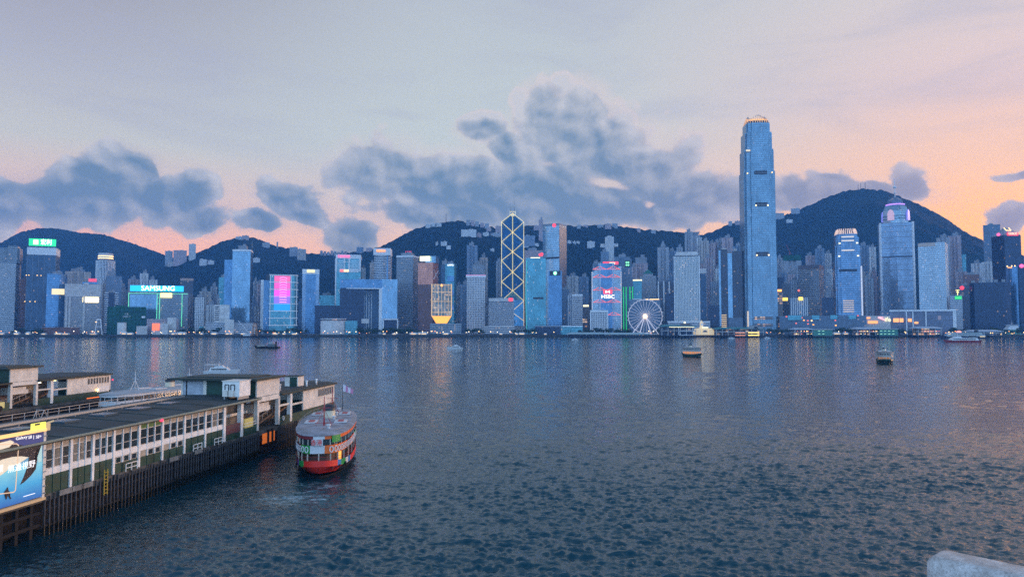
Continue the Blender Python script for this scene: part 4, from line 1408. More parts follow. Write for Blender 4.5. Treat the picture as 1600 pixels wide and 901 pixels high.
# behind, centre right
b = flats('pointed-top dark tower on the slope left of the porthole-grid tower', 1028, 1046, 386, 1800, 'flats_grey', plant=(.45, .45, 6, 0))
b.part('pinnacle', MB().prism(b.rect(b.w * .4, b.d * .4), b.h + 6, b.h + 18, 0, top_poly=b.rect(.6, .6)), greym)
flats('blue flats between the pointed-top tower and the porthole-grid tower', 1044, 1058, 392, 1830, 'flats_blue')
b = tower('dark banded block with three white vertical piers by the wheel', 1028, 1056, 440, 1450, 'dark_bands', roof=False)
for xx in (1029, 1037.5, 1046, 1054.5):
    b.part('pier', MB().box((b.u(xx), -b.hd - .9, 0), (2.4, 1.8, b.h + 1)), whitem)
tower('dark low block between the pier-fronted block and the porthole-grid tower', 1041, 1056, 458, 1410, 'navy_glass', roof=False)
# porthole tower
b = Bld('porthole_tower', 'white porthole-grid tower with a sloping mansard roof', 'tower', 1054.5, 1093, 400, 1400)
b.part('wall', MB().prism(b.rect(), 0, b.h, 0, 1), [FM['round_grid'], roofm])
b.part('mansard_roof', MB().prism(b.rect(b.w * .98, b.d * .98), b.h + 1.4, b.z(393), 0, top_poly=b.rect(b.w * .82, b.d * .8)), palem)
b.part('eaves_band', MB().prism(b.rect(b.w * .96, b.d * .96), b.h, b.h + 1.4, 0), darkm)
for s_ in (-1, 1):
    b.part('corner_pier', MB().box((s_ * (b.hw + .5), -b.hd - .2, 0), (1.6, 1.6, b.h)), whitem)
tower('low white banded podium below the porthole-grid tower', 1043, 1109, 502, 1340, 'white_bands', kind='podium_block', cat='building', roof=False, depth=26, parapet=(1.4, 2))
b = tower('dark tower with a white banded cap right of the porthole-grid tower', 1092, 1104, 420, 1450, 'dark_glass', roof=False, parapet=(9, 2))
b = flats('red-topped low tower glimpsed over the white banded cap', 1091, 1102, 411, 1640, 'flats_pink', plant=(.8, .7, 4, 0))
for (x0, x1, y, Y, st, lab) in (
        (1058, 1068, 386, 1900, 'flats_grey', 'slim grey flats just left of the dark twin-topped tower'),
        (1071, 1084, 362, 1950, 'flats_grey', 'dark tower with a flat mushroom top by the fan-topped tower'),
        (1090, 1098, 371, 1880, 'flats_white', 'pale slab with a dark roof window right of the fan-topped tower'),
        (1096, 1109, 376, 1850, 'flats_beige', 'tall twin-shaft beige flats left of the dark banded twin tower'),
        (1107, 1119, 380, 1850, 'flats_pink', 'pink flats with lit top windows behind the dark banded twin tower'),
        (1117, 1128, 378, 1900, 'flats_pink', 'mauve flats behind the left edge of the dark banded twin tower'),
        (1129, 1147, 371, 1850, 'flats_pink', 'mauve twin-crowned flats with a gold cresting lamp'),
        (1122, 1132, 376, 1880, 'flats_grey', 'grey flats to the left of the twin-crowned mauve flats'),
        (1146, 1160, 384, 1800, 'flats_blue', 'blue flats tucked against the left side of the supertall tower')):
    flats(lab, x0, x1, y, Y, st)
b = Bld('fan_topped_tower', 'thin tower spreading into a fan-shaped top', 'apartment tower', 1084, 1092, 368, 1960)
b.part('wall', MB().prism(b.rect(), 0, b.h, 0, 1), [FM['flats_grey'], roofm])
b.part('fan_top', MB().prism(b.rect(b.w * .9, 8), b.h, b.z(362), 0, top_poly=b.rect(b.w * 1.7, 9)), greym)
b = tower('white-framed open grid block low beside the dark banded twin tower', 1110, 1124, 440, 1500, 'white_fins', roof=False)
tower('navy block low between two podiums left of the dark twin tower', 1106, 1124, 477, 1420, 'navy_glass', roof=False)
# exchange twin
b = Bld('banded_twin_tower', 'dark banded twin tower split by a pale blue glass strip', 'tower', 1124, 1161, 389, 1420)
b.part('left_wall', MB().box((b.u(1131), 0, 0), (14 * b.k, b.d, b.h)), FM['dark_bands'])
b.part('right_wall', MB().box((b.u(1153), 2, 0), (16 * b.k, b.d, b.z(392))), FM['dark_bands'])
b.part('centre_strip', MB().box((b.u(1141.5), -1, 0), (7 * b.k, b.d, b.z(396))), FM['sky_glass'])
b.part('edge_strip', MB().box((b.u(1125.5), -b.hd, 0), (3 * b.k, 3, b.h - 2)), FM['sky_glass'])
g = MB().box((b.u(1132), 0, b.h), (8 * b.k, 12, 3 * b.k)).box((b.u(1150), 0, b.z(392)), (5 * b.k, 10, 5 * b.k))
b.part('plant_room', g, palem)
g = MB()
for i in range(10):
    g.box((b.u(1130), -b.hd - .3, 2 + i * 3.8), (10 * b.k, .6, 1.3))
b.part('lit_band', g, glow('lit_band', (1, .62, .25), .8))
# ================================================================== CITY: right third
# supertall
b = Bld('supertall_tower', 'tallest tower of the skyline, tapering to an orange-lit claw crown', 'skyscraper', 1160, 1212, 192, 1400, yaw=R(-4))
W_ = b.k
cx = lambda px: (px - 1185.5) * W_
tiers = [(26.0, 540, 398, 0), (25.6, 398, 268, 0), (24.2, 268, 234, 0), (22.2, 234, 207, 0), (19.5, 207, 192, 0)]
offx = lambda y: (1181.5 - 1186) * W_ * (515 - y) / 330 * 0   # verticals stay vertical


def notch(hw, c, d2):
    return [(-hw + c, -hw), (-hw + c, -hw), (hw - c, -hw), (hw - c, -hw + d2), (hw - d2, -hw + d2), (hw - d2, -hw + c), (hw, -hw + c), (hw, hw - c), (hw - d2, hw - c),
            (hw - d2, hw - d2), (hw - c, hw - d2), (hw - c, hw), (-hw + c, hw), (-hw + c, hw - d2), (-hw + d2, hw - d2), (-hw + d2, hw - c),
            (-hw, hw - c), (-hw, -hw + c), (-hw + d2, -hw + c), (-hw + d2, -hw + d2), (-hw + c, -hw + d2)]


g = MB()
st_mat = facade('facade_supertall', (.24, .30, .36), (.17, .30, .40), 4.3, 1.5, .72, .84, lit=.03, gm=.75, gr=.12, es=.8)
for (hwp, y0, y1, _) in tiers:
    hw = hwp * W_
    z0 = max(0, b.z(y0)) if y0 < 540 else 0
    pl = notch(hw, hw * .38, hw * .10)[1:]
    g.prism(pl, z0, b.z(y1), 0, 1)
    q = hw * .08
    if hwp > 23:     # bowed centre bay
        g.prism([(-hw * .5, -hw - .01), (hw * .5, -hw - .01), (hw * .38, -hw - q * .5), (-hw * .38, -hw - q * .5)][::-1], z0, b.z(y1 + 6), 0, 1)
b.part('wall', g, [st_mat, roofm])
for y, hwp in ((397, 26.0), (320, 25.6), (271, 25.6)):
    hw = hwp * W_
    yy = -hw - hw * .045
    b.part('refuge_slot', MB().box((-.5, yy, b.z(y + 3.6)), (20 * W_, 1.2, 6.4 * W_)), darkm)
    b.part('slot_rail', MB().box((-.5, yy - .8, b.z(y + 1.6)), (20 * W_, .6, 1.0)), greym)
for y, hwp in ((399.5, 26.0), (322.5, 25.6)):
    hw = hwp * W_
    for s_ in (-1, 1):
        b.part('floodlight', MB().lathe((s_ * 9.6 * W_, -hw - 3, b.z(y)), [(0, -1.3), (1.5, 0), (0, 1.3)], 8), G_LAMP)
for (xx, y) in ((1164.5, 273), (1204.5, 272)):
    b.part('floodlight', MB().box((cx(xx) - 1, -25.6 * W_ - .4, b.z(y)), (1.8, .8, 1.8)), G_WARM)
b.part('lit_sky_lobby', MB().box((cx(1165.5), -25 * W_ - .6, b.z(238)), (7 * W_, .8, 2.6 * W_)), glow('sky_lobby', (1, .7, .4), .6))
for i, y in enumerate((496, 507)):
    b.part('lit_lobby', MB().box((0, -26 * W_ - 1.6, b.z(y + 3)), (29 * W_, .8, 4.5 * W_)), FM['warm_shops'])
hw0 = 17.8 * W_
b.part('crown_floor', MB().prism(notch(hw0, hw0 * .4, hw0 * .1)[1:], b.z(192), b.z(188.5), 0), darkm)
fin_m = glow('claw_fin', (1, .48, .20), .40)
fin_p = mat('claw_fin_pale', (.42, .36, .32), .5, .3)
g = MB()
n = 32
for i in range(n):
    a = 2 * PI * (i + .5) / n
    ca, sa = math.cos(a), math.sin(a)
    rr0 = hw0 / max(abs(ca), abs(sa)) if max(abs(ca), abs(sa)) > .80 else hw0 * 1.18
    hgt = 178.5 + 5.0 * abs(math.sin(2 * a)) ** 2
    pts = []
    for (t, k) in ((0, 1.04), (.45, .99), (.8, .88), (1.0, .74)):
        y = 193 + (hgt - 193) * t
        pts.append((rr0 * k * ca, rr0 * k * sa, b.z(y)))
    for j in range(3):
        g.bar(pts[j], pts[j + 1], .95, 1.3, 0 if j < 2 else 1)
b.part('claw_fin', g, [fin_m, fin_p])
g = MB().prism(notch(hw0 * .8, hw0 * .3, hw0 * .08)[1:], b.z(188.5), b.z(185), 0)
b.part('crown_glow', g, glow('crown', (1, .48, .14), .9))
b.part('edge_light', MB().box((-25 * W_, -26.2 * W_, 0), (2.5, 2.5, b.z(486))), glow('edge_warm', (1, .65, .42), .45))

# cluster right of the supertall tower
for (x0, x1, y, Y, st, lab) in (
        (1213, 1224, 403, 1850, 'flats_grey', 'grey flats touching the right side of the supertall tower'),
        (1222, 1241, 405, 1780, 'flats_white', 'white flats left of the tower under green netting'),
        (1240, 1254, 408, 1830, 'flats_grey', 'grey flats between the netted tower and the pink-banded slab'),
        (1260, 1277, 399, 1880, 'flats_pink', 'pinkish flats above the left of the banded slab'),
        (1275, 1290, 388, 1860, 'flats_blue', 'tallest flats above the banded slab with a stepped cap'),
        (1288, 1301, 396, 1880, 'flats_white', 'pale flats left of the shorter claw-crowned tower'),
        (1344, 1362, 383, 1850, 'flats_blue', 'dark twin-shaft flats right of the shorter claw-crowned tower'),
        (1360, 1371, 386, 1830, 'flats_white', 'pale slab against the left of the spired tower'),
        (1352, 1366, 434, 1600, 'flats_grey', 'lower stepped flats between the claw-crowned and spired towers'),
        (1466, 1487, 371, 1750, 'flats_grey', 'grey flats right behind the cream-capped gridded tower'),
        (1484, 1505, 368, 1780, 'flats_pink', 'tallest mauve flats right of the cream-capped gridded tower'),
        (1519, 1537, 411, 1800, 'flats_white', 'left one of the white flats under the mountain foot'),
        (1536, 1555, 409, 1820, 'flats_white', 'right one of the white flats under the mountain foot'),
        (1494, 1513, 424, 1620, 'flats_pink', 'pinkish stepped flats behind the tower with the red ball sign')):
    flats(lab, x0, x1, y, Y, st)
b = flats('half-built tower under green netting with a tower crane on top', 1226, 1253, 401, 1760, 'flats_grey', plant=(.1, .1, 2, 0))
b.part('net_cap', MB().prism(b.rect(b.w * 1.04, b.d * 1.04), b.z(407), b.h + 4, 0), FM['green_net'])
g = MB().bar((b.u(1235), 0, b.h), (b.u(1235), 0, b.z(392)), 1.2)
g.bar((b.u(1237.5), 0, b.z(396)), (b.u(1230), 0, b.z(380)), .8)
b.part('crane', g, mat('crane_red', (.5, .08, .05), .6))
tower('sliver of green glass standing thin below the mountain foot', 1505, 1512, 397, 1900, 'teal_glass', roof=False, kind='residential_tower')
b = tower('broad pink-grey banded slab with a dark brow', 1248, 1289, 414, 1480, 'pale_bands', 1281, roof=False, bands=(3.9, .7, .35, 3))
b.part('brow', MB().prism(b.rect(b.w + .9, b.d + .9), b.z(420), b.h + .4, 0), mat('brow_brown', (.16, .13, .14), .7))
b.part('round_sign', MB().tube((b.u(1252), -b.hd - 1.4, b.z(453)), (b.u(1252), -b.hd - .6, b.z(453)), 2.2, 2.2, 16), G_CORAL)
tower('dark glass block with two small orange signs beside the supertall tower', 1212, 1226, 433, 1520, 'navy_glass').sign(1214, 1222, 452, 455.5, G_ORANGE)
tower('narrow block of lit white floors at the supertall tower\'s right foot', 1214, 1223, 457, 1410, 'warm_shops', roof=False)
b = tower('brown-grey block with an amber sign halfway up', 1222, 1236, 443, 1440, 'steel_stripe')
b.sign(1221.5, 1231, 465, 469.5, glow('amber', (1, .62, .08), 1.8))
tower('pale blue piered block behind the white columned block', 1235, 1250, 437, 1520, 'white_fins')
b = tower('white columned block with an amber sign at its right shoulder', 1234, 1262, 465, 1400, 'white_fins', roof=False)
b.sign(1248, 1254.5, 464, 469, glow('amber', (1, .62, .08), 1.8), oy=-b.hd - 2)
tower('dark block below the left of the shorter claw-crowned tower', 1284, 1303, 464, 1400, 'navy_glass', roof=False)
b = tower('small stacked-lit white block left of the shorter claw-crowned tower', 1291, 1299, 430, 1560, 'white_bands')
# shorter claw crowned tower
b = Bld('claw_crowned_tower', 'shorter blue tower with a claw crown, a smaller twin of the supertall', 'skyscraper', 1302, 1346, 365, 1400, yaw=R(-14))
W_ = b.k
g = MB()
for (hwp, y0, y1) in ((20.5, 540, 400), (20.0, 400, 384), (18.4, 384, 370), (16.6, 370, 365)):
    hw = hwp * W_
    g.prism(notch(hw, hw * .38, hw * .12)[1:], 0 if y0 == 540 else b.z(y0), b.z(y1), 0, 1)
b.part('wall', g, [facade('facade_claw', (.14, .20, .28), (.15, .28, .44), 4.2, 2.2, .9, .72, lit=.07, gm=.7, gr=.12, es=.7), roofm])
b.part('refuge_floor', MB().box((-1, -20.8 * W_, b.z(424.5)), (27 * W_, 1.4, 4.6 * W_)), darkm)
for y in (391, 376, 370):
    b.part('lit_band', MB().box((-1, -20.4 * W_, b.z(y + 1)), (20 * W_, 1.2, 2.0 * W_)), glow('claw_band', (.95, .72, .55), .55))
for xx, y in ((-15, 401), (15, 401), (-14, 381), (14, 381)):
    b.part('floodlight', MB().box((xx * W_, -20.6 * W_, b.z(y)), (3 * W_, 1.0, 2.2 * W_)), G_PALEYEL)
for i in range(6):
    b.part('lit_floor', MB().box((-2 * W_, -20.6 * W_, b.z(487 - i * 3.4)), (17 * W_, .7, 1.0 * W_)), glow('lit_floor', (1, .62, .30), .7))
g = MB()
hw0 = 16.0 * W_
for i in range(32):
    a = 2 * PI * i / 32
    ca, sa = math.cos(a), math.sin(a)
    m_ = max(abs(ca), abs(sa))
    rr0 = hw0 / m_ if m_ > .80 else hw0 * 1.18
    g.bar((rr0 * ca, rr0 * sa, b.z(365)), (rr0 * .96 * ca, rr0 * .96 * sa, b.z(361)), 1.2)
    g.bar((rr0 * .96 * ca, rr0 * .96 * sa, b.z(361)), (rr0 * .84 * ca, rr0 * .84 * sa, b.z(356.6)), 1.1)
b.part('claw_fin', g, glow('claw_fin2', (1, .62, .45), .5))
b.part('edge_light', MB().box((19.6 * W_, -20.4 * W_, 0), (2.4, 2.4, b.z(416))), glow('edge_white', (.8, .75, .75), .35))
# spired tower
b = Bld('spired_tower', 'tall pale tower with a violet-lit crown and needle spire', 'skyscraper', 1370, 1436, 349, 1620, yaw=R(-26))
W_ = b.k
cm = facade('facade_spired', (.40, .42, .46), (.20, .32, .46), 4.1, 2.4, .80, .74, lit=.02, gm=.65, gr=.12)
hw = 29.5 * W_
star = []
for i in range(4):
    a = PI / 2 * i - PI / 4
    for q, rr in ((-PI / 4, hw * .98), (-PI / 8 + .06, hw * .88), (0, hw * 1.22), (PI / 8 - .06, hw * .88)):
        star.append((rr * math.cos(a + q), rr * math.sin(a + q)))
g = MB().prism(star, 0, b.h, 0, 1)
b.part('wall', g, [cm, roofm])
for i in range(4):
    a = PI / 2 * i - PI / 4
    p = (hw * 1.23 * math.cos(a), hw * 1.23 * math.sin(a))
    b.part('corner_pier', MB().box((p[0], p[1], 0), (3.4, 3.4, b.h + 1), 0, a), whitem)
g = MB()
z = 4
while z < b.h - 4:
    g.prism([(x * 1.008, y * 1.008) for x, y in star], z, z + .8, 0)
    z += 12.3
b.part('floor_band', g, greym)
b.part('refuge_floor', MB().prism([(x * 1.012, y * 1.012) for x, y in star], b.z(403), b.z(400), 0), mat('refuge_blue', (.10, .14, .20), .5))
crown = [(23, 349, 336), (22.6, 336, 328)]
oct_ = lambda r_: [(r_ * math.cos(PI / 8 + PI / 4 * i), r_ * math.sin(PI / 8 + PI / 4 * i)) for i in range(8)]
g = MB().prism(oct_(21.6 * W_), b.h, b.z(329), 0, 1)
g.prism(oct_(21.6 * W_), b.z(329), b.z(323), 0, 1, top_poly=oct_(19.0 * W_))
g.prism(oct_(19.0 * W_), b.z(323), b.z(318), 0, 1, top_poly=oct_(14.5 * W_))
b.part('crown', g, [FM['silver_glass'], roofm])
for y, rr in ((337, 22.4), (341, 22.4)):
    b.part('crown_ring', MB().prism(oct_(rr * W_), b.z(y + .6), b.z(y), 0), darkm)
b.part('violet_ring', MB().prism(oct_(16.4 * W_), b.z(319.2), b.z(317.6), 0), G_VIOLET)
for i in range(4):
    a = PI / 4 + PI / 2 * i + PI / 8
    p = Vector((21.4 * W_ * math.cos(a), 21.4 * W_ * math.sin(a)))
    nrm = p.normalized()
    tg = Vector((-nrm.y, nrm.x))
    q = p * .96
    g = MB()
    wv = 5.2 * W_
    pts = [(-1, 0), (1, 0), (1, .62), (.6, .88), (0, 1), (-.6, .88), (-1, .62)]
    f_ = [(q.x + tg.x * x * wv + nrm.x * 2.4, q.y + tg.y * x * wv + nrm.y * 2.4, b.z(344) + z * (b.z(327) - b.z(344))) for x, z in pts]
    bk_ = [(q.x + tg.x * x * wv - nrm.x * 2, q.y + tg.y * x * wv - nrm.y * 2, b.z(344) + z * (b.z(327) - b.z(344))) for x, z in pts]
    g.face(f_)
    g.face(list(reversed(bk_)))
    for j in range(len(pts)):
        g.face([f_[j], bk_[j], bk_[(j + 1) % len(pts)], f_[(j + 1) % len(pts)]])
    b.part('arched_light', g, glow('arch_%d' % (i % 2), ((.30, .28, .80) if i % 2 else (.75, .45, .50)), .45))
g = MB().prism(oct_(13.5 * W_), b.z(318), b.z(311), 0, 1, top_poly=oct_(12.5 * W_))
g.prism(oct_(12.5 * W_), b.z(311), b.z(306.5), 0, 1, top_poly=oct_(3.5 * W_))
b.part('cap', g, [FM['slate_bands'], greym])
g = MB().tube((0, 0, b.z(307)), (0, 0, b.z(277)), 1.3, .3, 8)
for y, r_ in ((299.5, 3.4), (291, 4.2), (289.6, 3.6)):
    g.lathe((0, 0, b.z(y)), [(0, -.9), (r_, -.6), (r_, .6), (0, .9)], 12)
b.part('spire', g, whitem)
b = tower('silver gridded tower with a cream cap right of the spired tower', 1437, 1484, 379, 1410, 'silver_glass', 1479, roof=False, fins=(3.0, .5, .35, 2), bands=(4.2, .4, .3, 2))
b.part('cap_band', MB().prism(b.rect(b.w * .64, b.d + 1, -b.w * .18), b.z(384.5), b.h + .6, 0), mat('cap_cream', (.62, .48, .40), .7))
b = tower('white-banded tower with a green panel sign and yellow roof letters', 1485, 1504, 461, 1390, 'white_bands', roof=False)
b.sign(1492.5, 1503, 462.5, 467.5, glow('panel_green', (.05, .70, .15), .8))
b.part('roof_letters', MB().bar((b.u(1495), 0, b.z(456)), (b.u(1499), 0, b.z(456)), .8).bar((b.u(1497), 0, b.z(461)), (b.u(1497), 0, b.z(453)), .8).bar((b.u(1494), 0, b.z(453)), (b.u(1500), 0, b.z(453)), .8), G_YELLOW)
b = tower('slate tower crowned by a glowing red ball sign', 1501, 1516, 446, 1430, 'dark_bands')
b.part('ball_sign', MB().lathe((b.u(1504), -b.hd - 1, b.z(449.5)), [(0, -4), (2.8, -2.8), (4, 0), (2.8, 2.8), (0, 4)], 14), G_RED)
tower('plum roofed slab wedged behind the broad dark-blue building', 1506, 1531, 429, 1540, 'brown_low')
b = tower('broad dark-blue windowless-looking building on the right waterfront', 1515, 1580, 441, 1400, 'navy_glass', shape='cham', cham=8, roof=False)
for i in range(5):
    b.part('roof_pier', MB().box((b.u(1521 + i * 12), -b.hd + 3, b.h), (6 * b.k, 6, 5 * b.k)), greym)
b = tower('tall blue-grey tower with a humped cap at the mountain foot', 1540, 1567, 351, 1820, 'slate_bands', roof=False)
b.part('humped_cap', MB().box((b.u(1552), 0, b.h), (9 * b.k, 16, 2.4 * b.k)).box((b.u(1552.5), 0, b.h + 2.4 * b.k), (5 * b.k, 10, 1.6 * b.k)), greym)
# gabled tower with red sign
b = Bld('gabled_tower', 'dark tower with a pitched roof and glowing red letters on its gable', 'tower', 1552, 1599, 367, 1550, 1573)
b.part('wall', MB().prism(b.rect(), 0, b.h, 0, 1), [FM['navy_glass'], roofm])
g = MB()
rz_ = b.z(353.5)
e = b.h
P_ = [(-b.hw, -b.hd, e), (b.hw, -b.hd, e), (b.hw, b.hd, e), (-b.hw, b.hd, e)]
r0, r1 = (-b.hw * .25, 0, rz_), (b.hw * .25, 0, rz_)
g.face([P_[0], P_[1], r1, r0]), g.face([P_[1], P_[2], r1]), g.face([P_[2], P_[3], r0, r1]), g.face([P_[3], P_[0], r0])
g.face(list(reversed(P_)))
b.part('pitched_roof', g, greym)
g = MB()
q = 5.5
g.bar((-q, -b.hd * .45, e + (rz_ - e) * .62), (q, -b.hd * .45, e + (rz_ - e) * .62), .9)
g.bar((-q, -b.hd * .45, e + (rz_ - e) * .62), (-q, -b.hd * .1, e + (rz_ - e) * .98), .9)
g.bar((q, -b.hd * .45, e + (rz_ - e) * .62), (q, -b.hd * .1, e + (rz_ - e) * .98), .9)
b.part('roof_light', g, G_WARM)
b.part('round_sign', MB().lathe((-b.hw - 1.2, -b.hd * .2, e + 3), [(0, -3.6), (2.5, -2.5), (3.6, 0), (2.5, 2.5), (0, 3.6)], 14), G_PINK)
sg = MB().box((0, 0, 0), (22 * b.k, 1.0, 6 * b.k))
o = b.part('sign', sg, G_RED, loc=(-.5, -b.hd - 1.0, e - 1.0))
text_mesh('sign_lettering', 'COSCO', 7.2, G_PALEYEL, b.root, (-.5, -b.hd - 1.8, e + 3.0), 0, .2, 17 * b.k)
b = tower('curved blue tower with roof lamps below the gabled tower', 1574, 1604, 416, 1440, 'blue_glass', shape='round', roof=False)
for xx in (1576, 1583, 1588):
    b.part('roof_lamp', MB().box((b.u(xx), -b.hd + 3, b.h), (2, 2, 2.2)), G_WARM)
b.part('lit_band', MB().box((b.u(1580), -b.hd - .2, b.z(418)), (7 * b.k, 3.4, 1.2 * b.k)), G_ORANGE)
b = tower('dark tower with a red round sign, cut by the right edge', 1594, 1626, 411, 1420, 'navy_glass', roof=False)
b.part('round_sign', MB().lathe((b.u(1598.5), -b.hd - .5, b.z(415)), [(0, -4), (2.8, -2.8), (4, 0), (2.8, 2.8), (0, 4)], 14), G_PINK)
# shopping podium with lettering
b = Bld('shopping_podium', 'long pale podium with orange-lit shops and large white letters', 'building', 1341, 1491, 484, 1345, depth=30)
b.part('wall', MB().box((b.u(1416), 6, 0), (b.w, 22, b.z(494))), FM['warm_shops'])
b.part('right_hall', MB().box((b.u(1440), 0, 0), (b.u(1491) - b.u(1390), 26, b.z(486.5))), facade('facade_hall', (.20, .22, .26), (.12, .14, .2), 9, 6, .84, .8, lit=.10, litc=(1, .4, .15), gm=.3, es=.8))
g = MB().box((b.u(1440), -1, b.z(486.4)), (b.u(1491.5) - b.u(1390), 30, 3 * b.k))
g.box((b.u(1489), -14, 0), (5 * b.k, 3, b.z(486.5)))
for xx in (1416, 1426, 1446):
    g.box((b.u(xx), -14.6, 0), (2.0, 2.2, b.z(486.5)))
b.part('frame', g, whitem)
b.part('left_wing', MB().box((b.u(1366), -4, 0), (b.u(1390) - b.u(1341), 22, b.z(493))), palem)
g = MB().box((b.u(1385), 2, b.z(493)), (b.u(1392) - b.u(1370), 20, 9 * b.k))
b.part('upper_hall', g, FM['slate_bands'])
for x0, x1, y0, y1 in ((1345, 1349, 494, 498), (1350, 1358, 495, 497.5), (1354, 1370, 501, 505), (1395, 1404, 497, 503), (1405, 1411, 497, 503), (1418, 1424, 497.5, 502.5), (1428, 1434, 502.5, 505.5)):
    b.part('lit_window', MB().box(((b.u(x0) + b.u(x1)) / 2, -16, b.z(y1)), (b.u(x1) - b.u(x0), .8, b.z(y0) - b.z(y1))), glow('shop_orange', (1, .36, .10), 1.3))
text_mesh('lettering', 'ife', 11.5, G_PALEYEL, b.root, (b.u(1386.5), -16.5, b.z(499)), 0, .3, 9.5 * b.k)
g = MB().bar((b.u(1371), -16, b.z(495.5)), (b.u(1382), -16, b.z(500)), 2.0)
g.bar((b.u(1371), -16, b.z(495.5)), (b.u(1379), -16, b.z(495.6)), 1.6)
b.part('arrow_emblem', g, glow('swoosh', (1, .45, .45), 1.2))
# low terraces right of the supertall foot
b = tower('low terraced podium with small lit rooms between the two claw-crowned towers', 1216, 1352, 493, 1350, 'slate_bands', kind='podium_block', cat='building', roof=False, depth=24)
for x0, x1, y0, y1 in ((1230, 1252, 492, 500), (1268, 1280, 492, 499), (1297, 1308, 492, 498), (1325, 1336, 493, 498)):
    b.part('glass_bay', MB().box(((b.u(x0) + b.u(x1)) / 2, -b.hd - 1.5, b.z(y1)), (b.u(x1) - b.u(x0), 3, b.z(y0) - b.z(y1))), FM['teal_glass'])
random.seed(21)
for i in range(14):
    xx, yy = random.choice((random.uniform(1226, 1262), random.uniform(1226, 1340))), random.uniform(494, 509)
    b.part('lit_window', MB().box((b.u(xx), -b.hd - .3, b.z(yy)), (2.6, .5, 2.0)), random.choice((G_CORAL, G_WARM, G_ORANGE)))
b = tower('low grey podium glowing faintly at the supertall tower\'s left foot', 1138, 1160, 496, 1340, 'slate_bands', kind='podium_block', cat='building', roof=False, depth=20)
# scattered waterfront sheds, left part
tower('long low white terrace along the shore left of the media-screen building', 322, 402, 504, 1335, 'white_bands', kind='low_block', cat='building', roof=False, depth=18)
tower('small white box block standing on the long low white terrace', 352, 366, 499, 1325, 'tank_white', kind='low_block', cat='building', roof=False, depth=14)
tower('low mint-roofed shed by the shore under the slatted white block', 312, 334, 510, 1320, 'teal_glass', kind='low_shed', cat='shed', roof=False, depth=12)
tower('low brick-brown exhibition hall under the mirror-blue block', 66, 126, 511, 1325, 'brown_low', kind='exhibition_hall', cat='building', roof=False, depth=20)
tower('mauve low block behind the orange-lit hoarding', 230, 280, 498, 1350, 'flats_pink', kind='low_block', cat='building', roof=False, depth=16)
tower('cream shed left of the orange-lit hoarding on the waterfront', 214, 231, 509, 1318, 'tank_white', kind='low_shed', cat='shed', roof=False, depth=10)
b = tower('grey waterfront shed with its left wall glowing orange-red', 238, 263, 504.5, 1322, 'tank_white', kind='lit_shed', cat='shed', roof=False, depth=12)
b.sign(238.5, 250, 505, 516, glow('hoarding', (1, .18, .07), 1.1), 'lit_hoarding')
b = tower('blue-grey block with a pale side stair right of the orange-lit shed', 262, 276, 496, 1345, 'tank_white', kind='low_block', cat='building', roof=False, depth=14)
# white cement silo and white trestle
b = Bld('silo', 'white round silo on the shore before the green netting', 'silo', 184, 198.5, 504, 1300)
b.part('drum', MB().lathe((0, 0, 0), [(b.hw, 0), (b.hw, b.h), (b.hw * .9, b.h + .6), (0, b.h + .9)], 28), FM['tank_white'])
b.part('top_rail', MB().lathe((0, 0, 0), [(b.hw + .15, b.h - .2), (b.hw + .15, b.h + 1), (b.hw, b.h + 1), (b.hw, b.h - .2)], 28), steelm)
b = Bld('trestle_tower', 'pale four-legged trestle tower standing on the shore', 'tower', 149, 161, 499, 1300)
hh = b.h
for sx_ in (-1, 1):
    for sy_ in (-1, 1):
        b.part('leg', MB().bar((sx_ * b.hw, sy_ * b.hw * .8, 0), (sx_ * b.hw * .45, sy_ * b.hw * .4, hh), 1.3), whitem)
b.part('platform', MB().box((0, 0, hh - .6), (b.w * .62, b.w * .6, 1.6)), whitem)
b.part('crossbeam', MB().box((0, 0, hh * .5), (b.w * .78, b.w * .62, 1.2)), whitem)
b.part('lamp', MB().box((b.u(150.5), -b.hw, hh * .82), (1.6, 1, 1.2)), G_WARM)

# ================================================================== HILLSIDE HOUSES
hg = {}


def hill_house(label, x0, x1, yt, yb, hill_Y, style='flats_white', kind='hill_house', cat='house', group='houses on the wooded hills', steps=None):
    xm = (x0 + x1) / 2
    # stand it where the line of sight to its foot meets the slope
    for Yq in range(1760, 3400, 6):
        q = at(xm, yb, Yq)
        if max(hill_z(h, q.x, Yq) if HILLS[h][0][0] <= q.x <= HILLS[h][0][-1] and HILLS[h][1][0] <= Yq <= HILLS[h][1][-1] else 0 for h in HILLS) >= q.z - 2:
            hill_Y = Yq
            break
    zb = at(xm, yb, hill_Y).z
    b = Bld(kind, label, cat, x0, x1, yt, hill_Y, depth=max(10, (x1 - x0) * hill_Y / F * .5), group=group, base=zb)
    g = MB().prism(b.rect(), -5, b.h, 0, 1)
    b.part('wall', g, [FM[style], roofm])
    b.part('roof_hut', MB().box((b.hw * random.uniform(-.4, .4), 0, b.h), (b.w * .3, b.d * .4, 2.5)), palem)
    return b


